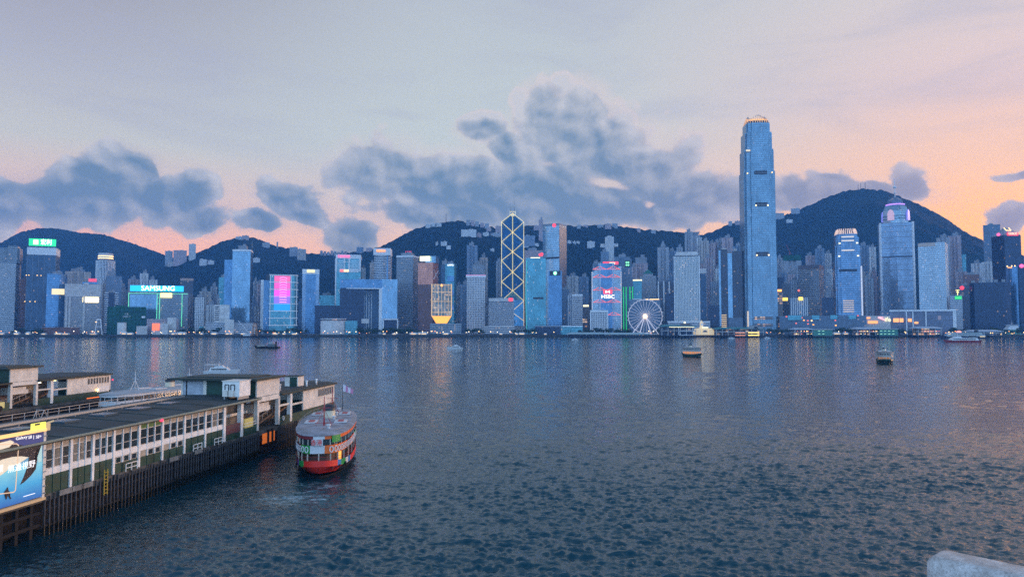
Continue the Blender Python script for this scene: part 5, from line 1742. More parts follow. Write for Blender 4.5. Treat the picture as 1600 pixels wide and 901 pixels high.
random.seed(5)
hill_house('left bluish apartment block in the saddle between the two left hills', 256, 268, 392, 414, 2500, 'flats_grey', 'hill_tower', 'apartment tower')
hill_house('broad apartment block in the middle of the left saddle', 269, 290, 391, 414, 2480, 'flats_pink', 'hill_tower', 'apartment tower')
hill_house('tallest curved tower standing right in the left saddle', 293, 304, 381, 405, 2450, 'flats_white', 'hill_tower', 'apartment tower')
hill_house('low lit podium under the broad block in the left saddle', 260, 292, 409, 415, 2420, 'flats_beige')
hill_house('peach slab topped house on the summit of the second hill', 376, 387, 368, 373, 2740, 'flats_pink')
hill_house('pale low house beside the peach one on the second hill', 366, 376, 369.5, 374, 2740, 'flats_white')
hill_house('white villa row low on the left slope of the second hill', 310, 322, 405, 413, 2500, 'flats_white')
hill_house('white villa at the right end of the villa row on the second hill', 323, 333, 407, 411, 2500, 'flats_white')
hill_house('grey arched house on the right shoulder of the second hill', 408, 420, 379, 385, 2650, 'flats_grey')
hill_house('thin dark post-like tower on the right shoulder of the second hill', 430.5, 433, 378, 388, 2650, 'flats_grey', 'hill_tower', 'apartment tower')
hill_house('grey slab on the ridge right of the second hill', 451, 464, 386, 399, 2700, 'flats_grey', 'hill_tower', 'apartment tower')
hill_house('cream slab on the ridge right of the second hill', 463, 477, 389, 405, 2650, 'flats_beige', 'hill_tower', 'apartment tower')
hill_house('white house low on the slope right of the tall sky-blue tower', 394, 405, 403, 408, 2300, 'flats_white')
for i in range(8):
    x = 499 + i * 5.4
    hill_house('pale little house in the row along the ridge behind the red-lettered hotel', x, x + 4.4, 391.5 + (i % 3), 398, 2740, ('flats_grey', 'flats_pink')[i % 2], group='ridge houses behind the red-lettered hotel')
hill_house('glassy block on the ridge between the hotel and the bowed tower', 556, 567, 386, 394, 2440, 'flats_blue')
hill_house('red-roofed house on the ridge left of the bowed tower', 571, 581, 387, 391, 2440, 'flats_pink')
for i, (x0, x1, y0, y1) in enumerate(((664, 672, 350, 354), (673, 680, 349, 353), (681, 689, 348.5, 353))):
    hill_house('small white house near the left of the central hilltop', x0, x1, y0, y1, 2440, 'flats_white', group='houses by the central hilltop')
for i, (x0, x1, y0, y1) in enumerate(((728, 734, 343.5, 351), (735, 741, 344, 351), (742, 748, 346, 353), (750, 756, 348, 354), (757, 764, 349, 355))):
    hill_house('pale ridge house in the cluster right of the central hilltop', x0, x1, y0, y1, 2430, ('flats_grey', 'flats_pink')[i % 2], group='ridge houses right of the central hilltop')
hill_house('long white terrace with dark bays on the central hill', 720, 744, 358.5, 368, 2330, 'flats_white')
hill_house('small pinkish house at the right end of the long white terrace', 745, 752, 364, 369, 2330, 'flats_pink')
hill_house('pale house left of the braced tower top, lower terrace', 754, 764, 363, 368, 2320, 'flats_white')
hill_house('greenish terrace touching the braced tower on its left', 766, 783, 364, 370, 2310, 'flats_grey')
hill_house('pinkish house alone above the greenish terrace', 760, 767, 355.5, 360, 2380, 'flats_pink')
hill_house('pinkish block on the ridge just left of the braced tower', 774, 784, 353, 362, 2400, 'flats_pink')
hill_house('white bungalow upper left on the central hill slope', 688, 698, 377.5, 381.5, 2250, 'flats_white')
hill_house('bright white bungalow lower on the central hill slope', 697, 704, 384, 387, 2220, 'flats_white')
hill_house('far-left white bungalow on the central hill slope', 680, 684, 378, 381, 2250, 'flats_white')
hill_house('white bungalow beneath the long terrace on the central hill', 766, 772, 388.5, 392, 2200, 'flats_white')
hill_house('blue-grey apartment slab on the slope right of the braced tower', 817, 836, 368, 382, 2200, 'flats_blue', 'hill_tower', 'apartment tower')
hill_house('white roofed annex below the blue-grey slab right of the braced tower', 818, 842, 380, 384, 2150, 'flats_white')
hill_house('grey ridge block left above the tallest square slab', 834, 846, 352, 358, 2420, 'flats_pink')
for i, (x0, x1, y0, y1) in enumerate(((902, 908, 351, 355), (912, 919, 351.5, 355), (934, 944, 351, 355), (946, 956, 349.5, 356), (957, 966, 349, 356), (996, 1002, 357, 361), (1018, 1026, 360, 364))):
    hill_house('small ridge house between the tallest slab and the supertall tower', x0, x1, y0, y1, 2430, ('flats_grey', 'flats_pink')[i % 2], group='ridge houses right of the tallest slab')
for i, (x0, x1, y0, y1) in enumerate(((887, 893, 376, 380), (895, 900, 377, 381), (901, 906, 377, 380))):
    hill_house('white house in the short row on the slope right of the tallest slab', x0, x1, y0, y1, 2200, 'flats_white', group='short row of slope houses right of the tallest slab')
hill_house('square pale block on the slope right of the short house row', 918, 930, 377, 385, 2180, 'flats_white')
hill_house('left of two small ridge blocks beside the supertall tower', 1140, 1146, 345.5, 351, 2820, 'flats_grey')
hill_house('right of two small ridge blocks beside the supertall tower', 1150, 1158, 345, 351, 2820, 'flats_pink')
hill_house('row of flats on the ridge right of the supertall tower', 1211, 1228, 333, 341, 2820, 'flats_grey', 'hill_tower', 'apartment tower')
hill_house('pale flats higher on the ridge right of the supertall tower', 1239, 1253, 325.5, 332, 2830, 'flats_grey', 'hill_tower', 'apartment tower')
hill_house('white villa on the slope just right of the supertall tower', 1231, 1241, 343, 346, 2600, 'flats_white')
for x, y0, y1, Y, lab in ((697, 333, 347, 2440, 'thin radio mast on the central hilltop'), (1341, 288, 297, 2850, 'left radio mast on the summit of the highest hill'),
                          (1345, 286, 297, 2850, 'middle radio mast on the summit of the highest hill'), (1352, 283.5, 297, 2850, 'tallest radio mast on the summit of the highest hill'),
                          (200, 373, 380, 3290, 'small mast on the right shoulder of the leftmost hill')):
    p0, p1 = at(x, y1, Y), at(x, y0, Y)
    t_ = thing('radio_mast', lab, 'mast', (p0.x, Y, p0.z - 8))
    MB().tube((0, 0, 0), (0, 0, p1.z - p0.z + 8), 1.3, .5, 6).build('pole', darkm, t_)
    MB().bar((-2.5, 0, (p1.z - p0.z) * .8 + 8), (2.5, 0, (p1.z - p0.z) * .8 + 8), .8).build('crossarm', darkm, t_)

# ================================================================== FERRIS WHEEL
Yw = 1300.0
c = at(1008, 494, Yw)
az = math.atan(208 / F)
wheel = thing('ferris_wheel', 'white ferris wheel on the waterfront with a glowing hub', 'ferris wheel', (c.x, Yw, GZ), -az)
kz = c.z - GZ
rw = 26.0 * Yw / F
wm = mat('wheel_white', (.80, .78, .80), .5, emit=(1, .82, .80), es=.24)
for yy in (-1.4, 1.4):
    g = MB()
    n = 56
    for i in range(n):
        a0, a1 = 2 * PI * i / n, 2 * PI * (i + 1) / n
        g.bar((rw * math.cos(a0), yy, kz + rw * math.sin(a0)), (rw * math.cos(a1), yy, kz + rw * math.sin(a1)), .85)
    g.build('rim', wm, wheel)
g = MB()
for i in range(28):
    a0 = 2 * PI * (i + .5) / 28
    g.bar((1.5 * math.cos(a0), 0, kz + 1.5 * math.sin(a0)), (rw * math.cos(a0), (-1.4, 1.4)[i % 2], kz + rw * math.sin(a0)), .42)
g.build('spokes', wm, wheel)
MB().tube((0, -3.2, kz), (0, 3.2, kz), 2.6, 2.6, 16).build('hub', wm, wheel)
MB().lathe((0, -3.6, kz), [(0, -4.2), (2.9, -2.9), (4.2, 0), (2.9, 2.9), (0, 4.2)], 18).build('hub_light', glow('hub', (1, .62, .34), 2.2), wheel)
for i in range(28):
    a0 = 2 * PI * i / 28
    MB().lathe(((rw + 1.4) * math.cos(a0), 0, kz + (rw + 1.4) * math.sin(a0)), [(0, -1.5), (1.1, -1.0), (1.3, .2), (.9, 1.2), (0, 1.5)], 8).build('gondola', palem, wheel)
for s_ in (-1, 1):
    for q in (.35, .8):
        MB().bar((s_ * rw * q, -7 if q < .5 else -2, 0), (s_ * .8, -2, kz), 1.3).build('support_leg', wm, wheel)
MB().box((0, 0, 0), (rw * 1.5, 12, 2.2)).build('boarding_platform', palem, wheel)

# ================================================================== FAR SHORE: piers, promenade, trees, lamps
lampm = mat('lamp_post', (.05, .05, .055), .6)


def far_pier(kind, label, x0, x1, yt, Y, roof_m, back, storeys=2, gable=None, cat='ferry pier', depth=26, base_col=darkm):
    b = Bld(kind, label, cat, x0, x1, yt, Y, depth=depth, yaw=0)
    b.root.location.z = 0
    H = b.h + GZ
    zd = 3.0
    g = MB()
    n = max(4, int(b.w / 5))
    for i in range(n + 1):
        for sg in (-1, 1):
            b.part('pile', MB().box((-b.hw + b.w * i / n, sg * (b.hd - .5), -2), (1.0, 1.0, zd + 2)), darkm)
    b.part('deck', MB().box((0, 0, zd), (b.w + 1, b.d + 1, .8)), base_col)
    b.part('back_wall', MB().box((0, b.hd * .4, zd + .8), (b.w * .96, 1, H - zd - 2)), back)
    for i in range(n + 1):
        if i % 2 == 0:
            b.part('column', MB().box((-b.hw + .6 + (b.w - 1.2) * i / n, -b.hd + .7, zd + .8), (.7, .7, H - zd - 1.8)), palem)
    if storeys > 1:
        b.part('upper_floor', MB().box((0, -b.hd * .3, zd + .8 + (H - zd) * .45), (b.w * .98, b.d * .65, .8)), palem)
    g = MB().box((0, 0, H - 1.2), (b.w + 3, b.d + 3, 1.2))
    g.prism(b.rect(b.w + 3, b.d + 3), H, H + 2.2, 0, top_poly=b.rect(b.w * .8, 2))
    b.part('roof', g, roof_m)
    return b, H


lit_wall = FM['warm_shops']  # light inside the piers is put into the glow of their back walls
dim_wall = FM['slate_bands']
b, H = far_pier('ferry_pier', 'teal-roofed ferry pier with a white bow-end frame right of the wheel', 1030, 1085, 509, 1235, tealroof, FM['navy_glass'], gable=True)
b.part('frame', MB().box((b.u(1071), -b.hd - .6, 4), (28 * b.k, .5, .8)).box((b.u(1071), -b.hd - .6, H * .55), (28 * b.k, .5, .8)).box((b.u(1057.4), -b.hd - .6, 4), (.8, .5, H - 5)).box((b.u(1084.4), -b.hd - .6, 4), (.8, .5, H - 5)), whitem)
b.part('hip_roof', MB().prism(b.rect(28 * b.k, 24, b.u(1071), 0), H, H + 4.5, 0, top_poly=b.rect(6, 4, b.u(1071), 0)), mat('roof_brown', (.15, .13, .12), .8))
b.part('lit_strip', MB().box((b.u(1062), -b.hd - 1.2, H - 2.3), (40 * b.k, .5, .9)), G_PALEYEL)
b.part('roof_ball', MB().lathe((b.u(1070), 0, H + 5.8), [(0, -2), (1.5, -1.3), (2, 0), (1.5, 1.3), (0, 2)], 12), G_PALEYEL)
# clock pier facade
b = Bld('clock_pier', 'cream lit pier building with arches and a small clock tower', 'ferry pier', 1084, 1114, 513, 1262, depth=16, yaw=0)
lm = mat('lit_cream', (.62, .55, .40), .7, emit=(1, .74, .36), es=.42)
b.part('wall', MB().box((0, 0, 0), (b.w, b.d, b.h * .72)), lm)
for xx in (1089, 1108.5):
    b.part('end_pavilion', MB().box((b.u(xx), -b.hd * .3, 0), (7.5 * b.k, b.d, b.h)), lm)
b.part('centre_gable', MB().prism([(b.u(1094), -b.hd - 1), (b.u(1104), -b.hd - 1), (b.u(1104), b.hd), (b.u(1094), b.hd)], 0, b.h + 2.5, 0), lm)
g = MB()
for j in range(10):
    a0, a1 = PI * j / 10, PI * (j + 1) / 10
    r_ = 3.6 * b.k
    g.face([(b.u(1099) + r_ * math.cos(a0), -b.hd - 1.3, b.h * .45 + r_ * .8 * math.sin(a0)), (b.u(1099), -b.hd - 1.3, b.h * .45), (b.u(1099) + r_ * math.cos(a1), -b.hd - 1.3, b.h * .45 + r_ * .8 * math.sin(a1))])
b.part('arch_window', g, FM['navy_glass'])
for x0_, w_, y_ in ((1089, 7, 0), (1099, 10, 2.5), (1108.5, 7, 0)):
    b.part('lit_cornice', MB().box((b.u(x0_), -b.hd - 1.6, b.h + y_ - 1.6), (w_ * b.k, 1, 1.8)), G_PALEYEL)
b.part('clock_tower', MB().box((b.u(1095.5), 0, b.h), (4.2 * b.k, 5, b.z(504) - b.h)).prism([(b.u(1093.2), -3), (b.u(1097.8), -3), (b.u(1097.8), 3), (b.u(1093.2), 3)], b.z(504), b.z(500), 0, top_poly=[(b.u(1095.2), -.3), (b.u(1095.8), -.3), (b.u(1095.8), .3), (b.u(1095.2), .3)]), lm)
b.part('clock_face', MB().tube((b.u(1095.5), -3.2, b.z(506.5)), (b.u(1095.5), -2.6, b.z(506.5)), 2, 2, 14), whitem)
b, H = far_pier('ferry_pier', 'teal-roofed pier with a glowing arcade and white gable at its end', 1113, 1191, 513, 1240, tealroof, lit_wall)
g = MB()
xa, xb, xm = b.u(1163), b.u(1191), b.u(1177)
zt = H + 5.2
F_ = [(xa, -b.hd - 2.5, H - .5), (xb, -b.hd - 2.5, H - .5), (xm, -b.hd - 2.5, zt)]
B_ = [(x, y + 24, z) for x, y, z in F_]
g.face(F_), g.face(list(reversed(B_)))
for i in range(3):
    g.face([F_[i], B_[i], B_[(i + 1) % 3], F_[(i + 1) % 3]])
b.part('gable', g, mat('gable_grey', (.34, .36, .36), .7))
b.part('gable_window', MB().lathe((xm, -b.hd - 2.8, H + 1), [(0, -.2), (3, -.2), (3, 1.2), (1.8, 2.6), (0, 3)], 12), darkm)
for y in (520.2, 524.2):
    b.part('lit_strip', MB().box((b.u(1174), -b.hd - .8, at(1174, y, 1240).z), (18 * b.k, .5, 1.6)), glow('pier_gold', (1, .62, .12), 1.6))
    b.part('lit_strip', MB().box((b.u(1152), -b.hd - .8, at(1152, y, 1240).z), (16 * b.k, .5, 1.0)), glow('pier_coral', (1, .34, .16), .9))
for i, (x0, xm_, x1, yt, gx) in enumerate(((1235, 1266, 1298, 514, 'left'), (1331, 1369, 1401, 513, 'right'))):
    b, H = far_pier('ferry_pier', ('white-roofed pier with a plain green shed end, nearer the supertall tower', 'white-roofed pier with a lit-striped green shed end, below the white letters')[i], x0, xm_, yt, 1240, mat('pale_roof', (.45, .50, .56), .6), lit_wall)
    for k in range(16):
        xx = random.uniform(x0 + 2, xm_ - 2)
        b.part('lamp', MB().box((b.u(xx), -b.hd + .2, random.choice((6.0, 10.5))), (.9, .6, .9)), random.choice((G_WARM, G_CORAL, G_PALEYEL)))
    zs = at(xm_, yt + 1, 1240).z
    gs = mat('shed_green', (.06, .24, .18), .6, var=.15, vscale=.4)
    w_ = b.u(x1) - b.u(xm_)
    b.part('green_shed', MB().box((b.u((xm_ + x1) / 2) + .3, 0, 3.2), (w_, b.d, zs - 3.2)), gs)
    b.part('shed_roof', MB().box((b.u((xm_ + x1) / 2) + .3, 0, zs), (w_ + 2, b.d + 2, 1)), palem)
    b.part('shed_deck', MB().box((b.u((xm_ + x1) / 2) + .3, 0, 1.5), (w_ + 1, b.d + 1, 1.6)), darkm)
    for k in range(4):
        for row in range(2):
            if i == 1 or k in (1, 2):
                b.part('lit_slot', MB().box((b.u(xm_) + 3 + k * (w_ - 4) / 4, -b.hd - .3, 6 + row * 5), (3.6, .4, .7)), glow('slot_mint', (.5, 1, .6), .7))
b, H = far_pier('ferry_pier', 'white-roofed pier with crowded orange lights, below the cream-capped tower', 1424, 1466, 512, 1240, mat('pale_roof', (.45, .50, .56), .6), lit_wall)
for k in range(14):
    b.part('lamp', MB().box((b.u(random.uniform(1426, 1464)), -b.hd + .2, random.choice((6.0, 10.5))), (1.1, .6, 1.0)), random.choice((G_WARM, G_CORAL, G_PALEYEL)))
b, H = far_pier('ferry_pier', 'dim blue-grey pier shed at the far right of the waterfront', 1505, 1562, 517, 1245, mat('pale_roof', (.45, .50, .56), .6), dim_wall)
for k in range(8):
    b.part('lamp', MB().box((b.u(random.uniform(1507, 1560)), -b.hd + .2, random.choice((5.0, 7.5))), (1.1, .6, 1.0)), random.choice((G_WARM, G_PALEYEL)))
# landing stages with pale canopies left of the wheel
for (x0, x1, yt, Y, lab) in ((886, 945, 521, 1246, 'pale flat canopy landing stage right of the civic halls'), (944, 1012, 521.5, 1240, 'pale flat canopy landing stage below the ferris wheel')):
    b, H = far_pier('landing_stage', lab, x0, x1, yt, Y, mat('canopy_mint', (.36, .46, .46), .6), facade('facade_stage', (.12, .11, .10), (.35, .3, .25), 6, 3.2, .6, .8, lit=.25, litc=(1, .6, .3), gm=0, gr=.7, es=.9), storeys=1, depth=12)

# promenade lamps
random.seed(33)
proto = thing('promenade_lamp', 'small lit lamp post along the far waterfront promenade', 'street lamp', (0, 0, 0), 0, 'promenade lamps on the far shore')
MB().tube((0, 0, 0), (0, 0, 6.2), .16, .1, 6).build('post', lampm, proto)
MB().lathe((0, 0, 6.5), [(0, -.75), (.62, -.4), (.75, 0), (.5, .55), (0, .75)], 8).build('lantern', G_LAMP, proto)
protos = {'w': proto}
for nm, lab, gm__ in (('o', 'orange-glowing lamp post along the far waterfront promenade', glow('lamp_orange', (1, .36, .10), 3)), ('p', 'white-glowing lamp post along the far waterfront promenade', glow('lamp_white', (1, .84, .62), 3.4))):
    q = copy_tree(proto)
    q['label'] = lab
    for ch in q.children:
        if ch.name.startswith('lantern'):
            ch.data = ch.data.copy()
            ch.data.materials[0] = gm__
    protos[nm] = q
first = {'w': True, 'o': True, 'p': True}
spots = [random.uniform(0, 480) for _ in range(48)] + [random.uniform(500, 880) for _ in range(44)] + [random.uniform(1105, 1600) for _ in range(44)] + [random.uniform(1010, 1040) for _ in range(4)]
for px in spots:
    t_ = random.choice('wwoop')
    Y = random.choice((1274.0, 1282.0, 1294.0))
    x = (px - 800) / F * Y
    o = protos[t_] if first[t_] else copy_tree(protos[t_])
    first[t_] = False
    o.location = (x, Y, GZ)
    o.scale = (1, 1, random.uniform(.45, 1.05))

# promenade trees
leafm = bpy.data.materials.new('tree_leaves')
leafm.use_nodes = True
_t = NT(leafm.node_tree)
_b = leafm.node_tree.nodes['Principled BSDF']
_n = _t.noise(_t.new('ShaderNodeTexCoord').outputs['Object'], .8, 3)
_t.put(_b.inputs['Base Color'], _t.mix(_t.ss(_n, .3, .7), (.018, .045, .022), (.05, .10, .04)))
_b.inputs['Roughness'].default_value = .8
barkm = mat('bark', (.07, .05, .04), .9)


def make_tree(kind, label, h, r, seed, n=420):
    rg = random.Random(seed)
    t_ = thing(kind, label, 'tree', (0, 0, 0), 0, 'trees along the far waterfront')
    g = MB().tube((0, 0, 0), (0, 0, h * .45), .28, .18, 7)
    for k in range(5):
        a = rg.uniform(0, 6.28)
        g.tube((0, 0, h * (.3 + .03 * k)), (r * .6 * math.cos(a), r * .6 * math.sin(a), h * rg.uniform(.55, .75)), .13, .05, 5)
    g.build('trunk', barkm, t_)
    g = MB()
    lobes = [(rg.uniform(-.5, .5) * r, rg.uniform(-.5, .5) * r, h * rg.uniform(.5, .82), r * rg.uniform(.35, .62)) for _ in range(8)]
    for _ in range(n):
        lx, ly, lz, lr = rg.choice(lobes)
        d = Vector((rg.gauss(0, 1), rg.gauss(0, 1), rg.gauss(0, .8))).normalized() * lr * rg.uniform(.6, 1.05)
        p = Vector((lx, ly, lz)) + d
        s_ = rg.uniform(.35, .75)
        n1 = Vector((rg.uniform(-1, 1), rg.uniform(-1, 1), rg.uniform(-1, 1))).normalized()
        n2 = n1.cross(Vector((rg.uniform(-1, 1), rg.uniform(-1, 1), rg.uniform(-1, 1)))).normalized()
        g.face([p - n1 * s_, p + n2 * s_ * .6, p + n1 * s_, p - n2 * s_ * .6])
    g.build('crown', leafm, t_, weld=False)
    return t_


T_ = [make_tree('broad_tree', 'broad dark tree', 9.0, 5.0, 1), make_tree('round_tree', 'round dark tree', 8.0, 4.0, 2), make_tree('tall_tree', 'taller dark tree', 11.0, 4.2, 3)]
used = [False] * 3
stretch = [(20, 70, 9, 'in front of the leftmost glass towers'), (275, 345, 14, 'in front of the flats right of the cyan sign'), (400, 480, 12, 'below the media-screen building'),
           (560, 655, 30, 'in front of the gate-shaped offices'), (728, 756, 8, 'at the foot of the white gridded hotel'), (803, 836, 8, 'between the braced tower and the glazed halls'),
           (905, 985, 18, 'behind the canopy landing stages'), (1018, 1045, 8, 'right of the ferris wheel foot'), (1110, 1160, 12, 'behind the glowing arcade pier'), (1200, 1235, 10, 'right of the supertall tower foot'),
           (1290, 1345, 16, 'between the two green-ended piers'), (1395, 1430, 9, 'below the shopping podium'), (1480, 1600, 24, 'in front of the right waterfront buildings')]
for (xa, xb, n, where) in stretch:
    for k in range(n):
        i = random.randrange(3)
        o = T_[i] if not used[i] else copy_tree(T_[i])
        used[i] = True
        Y = random.uniform(1290, 1312)
        px = xa + (xb - xa) * (k + random.uniform(.1, .9)) / n
        o.location = ((px - 800) / F * Y, Y, GZ)
        o.rotation_euler = (0, 0, random.uniform(0, 6.28))
        s_ = random.uniform(.75, 1.25)
        o.scale = (s_ * 1.15, s_ * 1.15, s_)
        o['label'] = ('broad dark tree ', 'round dark tree ', 'taller dark tree ')[i] + where

# kiosks and tents along the promenade
random.seed(52)
proto = thing('promenade_kiosk', 'small pale kiosk with a lit front on the far promenade', 'kiosk', (0, 0, 0), 0, 'small kiosks along the far promenade')
MB().box((0, 0, 0), (7, 4, 2.8)).build('body', palem, proto)
MB().prism([(-4, -2.6), (4, -2.6), (4, 2.6), (-4, 2.6)], 2.81, 4.2, 0, top_poly=[(-2, -.4), (2, -.4), (2, .4), (-2, .4)]).build('roof', whitem, proto)
MB().box((0, -2.03, .9), (4.5, .05, 1.3)).build('lit_front', glow('kiosk', (1, .62, .30), .9), proto)
for i in range(46):
    px = random.choice((random.uniform(0, 500), random.uniform(600, 900), random.uniform(1195, 1600)))
    o = proto if i == 0 else copy_tree(proto)
    Y = random.uniform(1276, 1288)
    o.location = ((px - 800) / F * Y, Y, GZ)
    o.scale = (random.uniform(.6, 2.2), 1, random.uniform(.7, 1.3))

# ordinary flats packed between the landmark towers
random.seed(77)
fills = [(96, 200, 7, 440, 470, 1760, 'behind the block with the glowing yellow panel'), (300, 362, 7, 462, 488, 1600, 'between the cyan-signed slab and the sky-blue tower'),
         (384, 424, 4, 458, 480, 1580, 'left of the media-screen building'), (655, 765, 9, 440, 478, 1700, 'behind the white gridded hotel'), (776, 850, 5, 440, 470, 1700, 'behind the braced tower'),
         (876, 935, 8, 444, 476, 1720, 'left of the trussed bank'), (972, 1056, 9, 425, 462, 1740, 'behind the ferris wheel'), (1088, 1162, 12, 392, 450, 1800, 'left of the supertall tower'),
         (1212, 1305, 15, 414, 462, 1700, 'between the two claw-crowned towers'), (1340, 1376, 6, 404, 450, 1720, 'left of the spired tower'), (1484, 1545, 9, 432, 462, 1700, 'right of the cream-capped gridded tower')]
for (xa, xb, n, ya, yb, Yf_, where) in fills:
    for k in range(n):
        x0 = xa + (xb - xa) * (k + random.uniform(-.1, .5)) / n
        w_ = random.uniform(6.5, 12.5)
        st = random.choice(('flats_beige', 'flats_pink', 'flats_grey', 'flats_white', 'flats_blue', 'flats_white'))
        flats('ordinary apartment tower in the crowd ' + where, x0, x0 + w_, random.uniform(ya, yb), Yf_ + random.uniform(-50, 50), st, group='crowded flats ' + where)
# ================================================================== NEAR PIERS
creamp = mat('cream_paint', (.74, .68, .60), .6, var=.16, vscale=.6)
whitep = mat('white_paint', (.84, .82, .78), .55, var=.12, vscale=.8)
greenp = mat('green_paint', (.006, .052, .036), .55, var=.35, vscale=.9)
beigep = mat('beige_board', (.42, .36, .28), .7, var=.22, vscale=.7)
roofslate = mat('roof_felt', (.024, .036, .040), .7, var=.6, vscale=.22)
rooftrim = mat('roof_trim', (.014, .030, .026), .6, var=.3, vscale=.5)
timber = mat('tarred_timber', (.010, .009, .009), .85, var=.5, vscale=1.5)
deckm = mat('deck_concrete', (.10, .095, .085), .9, var=.4, vscale=.6)
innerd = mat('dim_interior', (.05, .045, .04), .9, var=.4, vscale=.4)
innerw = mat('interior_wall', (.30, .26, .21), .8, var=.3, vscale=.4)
woodp = mat('gangway_wood', (.16, .09, .05), .7, var=.3, vscale=.8)
paneg = mat('window_glass', (.03, .045, .05), .08, 0.0, spec=.8)
paneg_b = mat('window_glass_blind', (.20, .19, .16), .25, var=.3, vscale=1.5)
paneg_g = mat('green_glazing', (.12, .22, .07), .3, var=.2, vscale=.8)
steelg = mat('galvanised', (.34, .35, .35), .5, .4)
G_TUBE = glow('tube', (1, .90, .66), 5.0)
G_BULB = glow('bulb', (1, .55, .18), 9.0)
SL = 0.147


class Pier:
    def __init__(self, c0, Y0, label, name):
        self.c0 = c0                          # side line x = c0 + SL * Y
        self.Y0 = Y0
        self.org = Vector((c0 + SL * Y0, Y0, 0))
        self.n = math.hypot(SL, 1)
        self.ang = math.atan2(1, SL)
        self.root = thing(name, label, 'pier', self.org, self.ang)

    def Ypx(self, px):
        return -self.c0 / (SL - (px - 800) / F)

    def L(self, px):
        return (self.Ypx(px) - self.Y0) * self.n

    def part(self, name, mb, m, parent=None, **k):
        return mb.build(name, m, parent or self.root, **k)

    def slab(self, l0, l1, y0, y1, z0, z1, m=0, g=None):
        g = g or MB()
        return g.box(((l0 + l1) / 2, (y0 + y1) / 2, z0), (l1 - l0, y1 - y0, z1 - z0), m)


PW = 14.0       # pier width
EAVE = 9.5


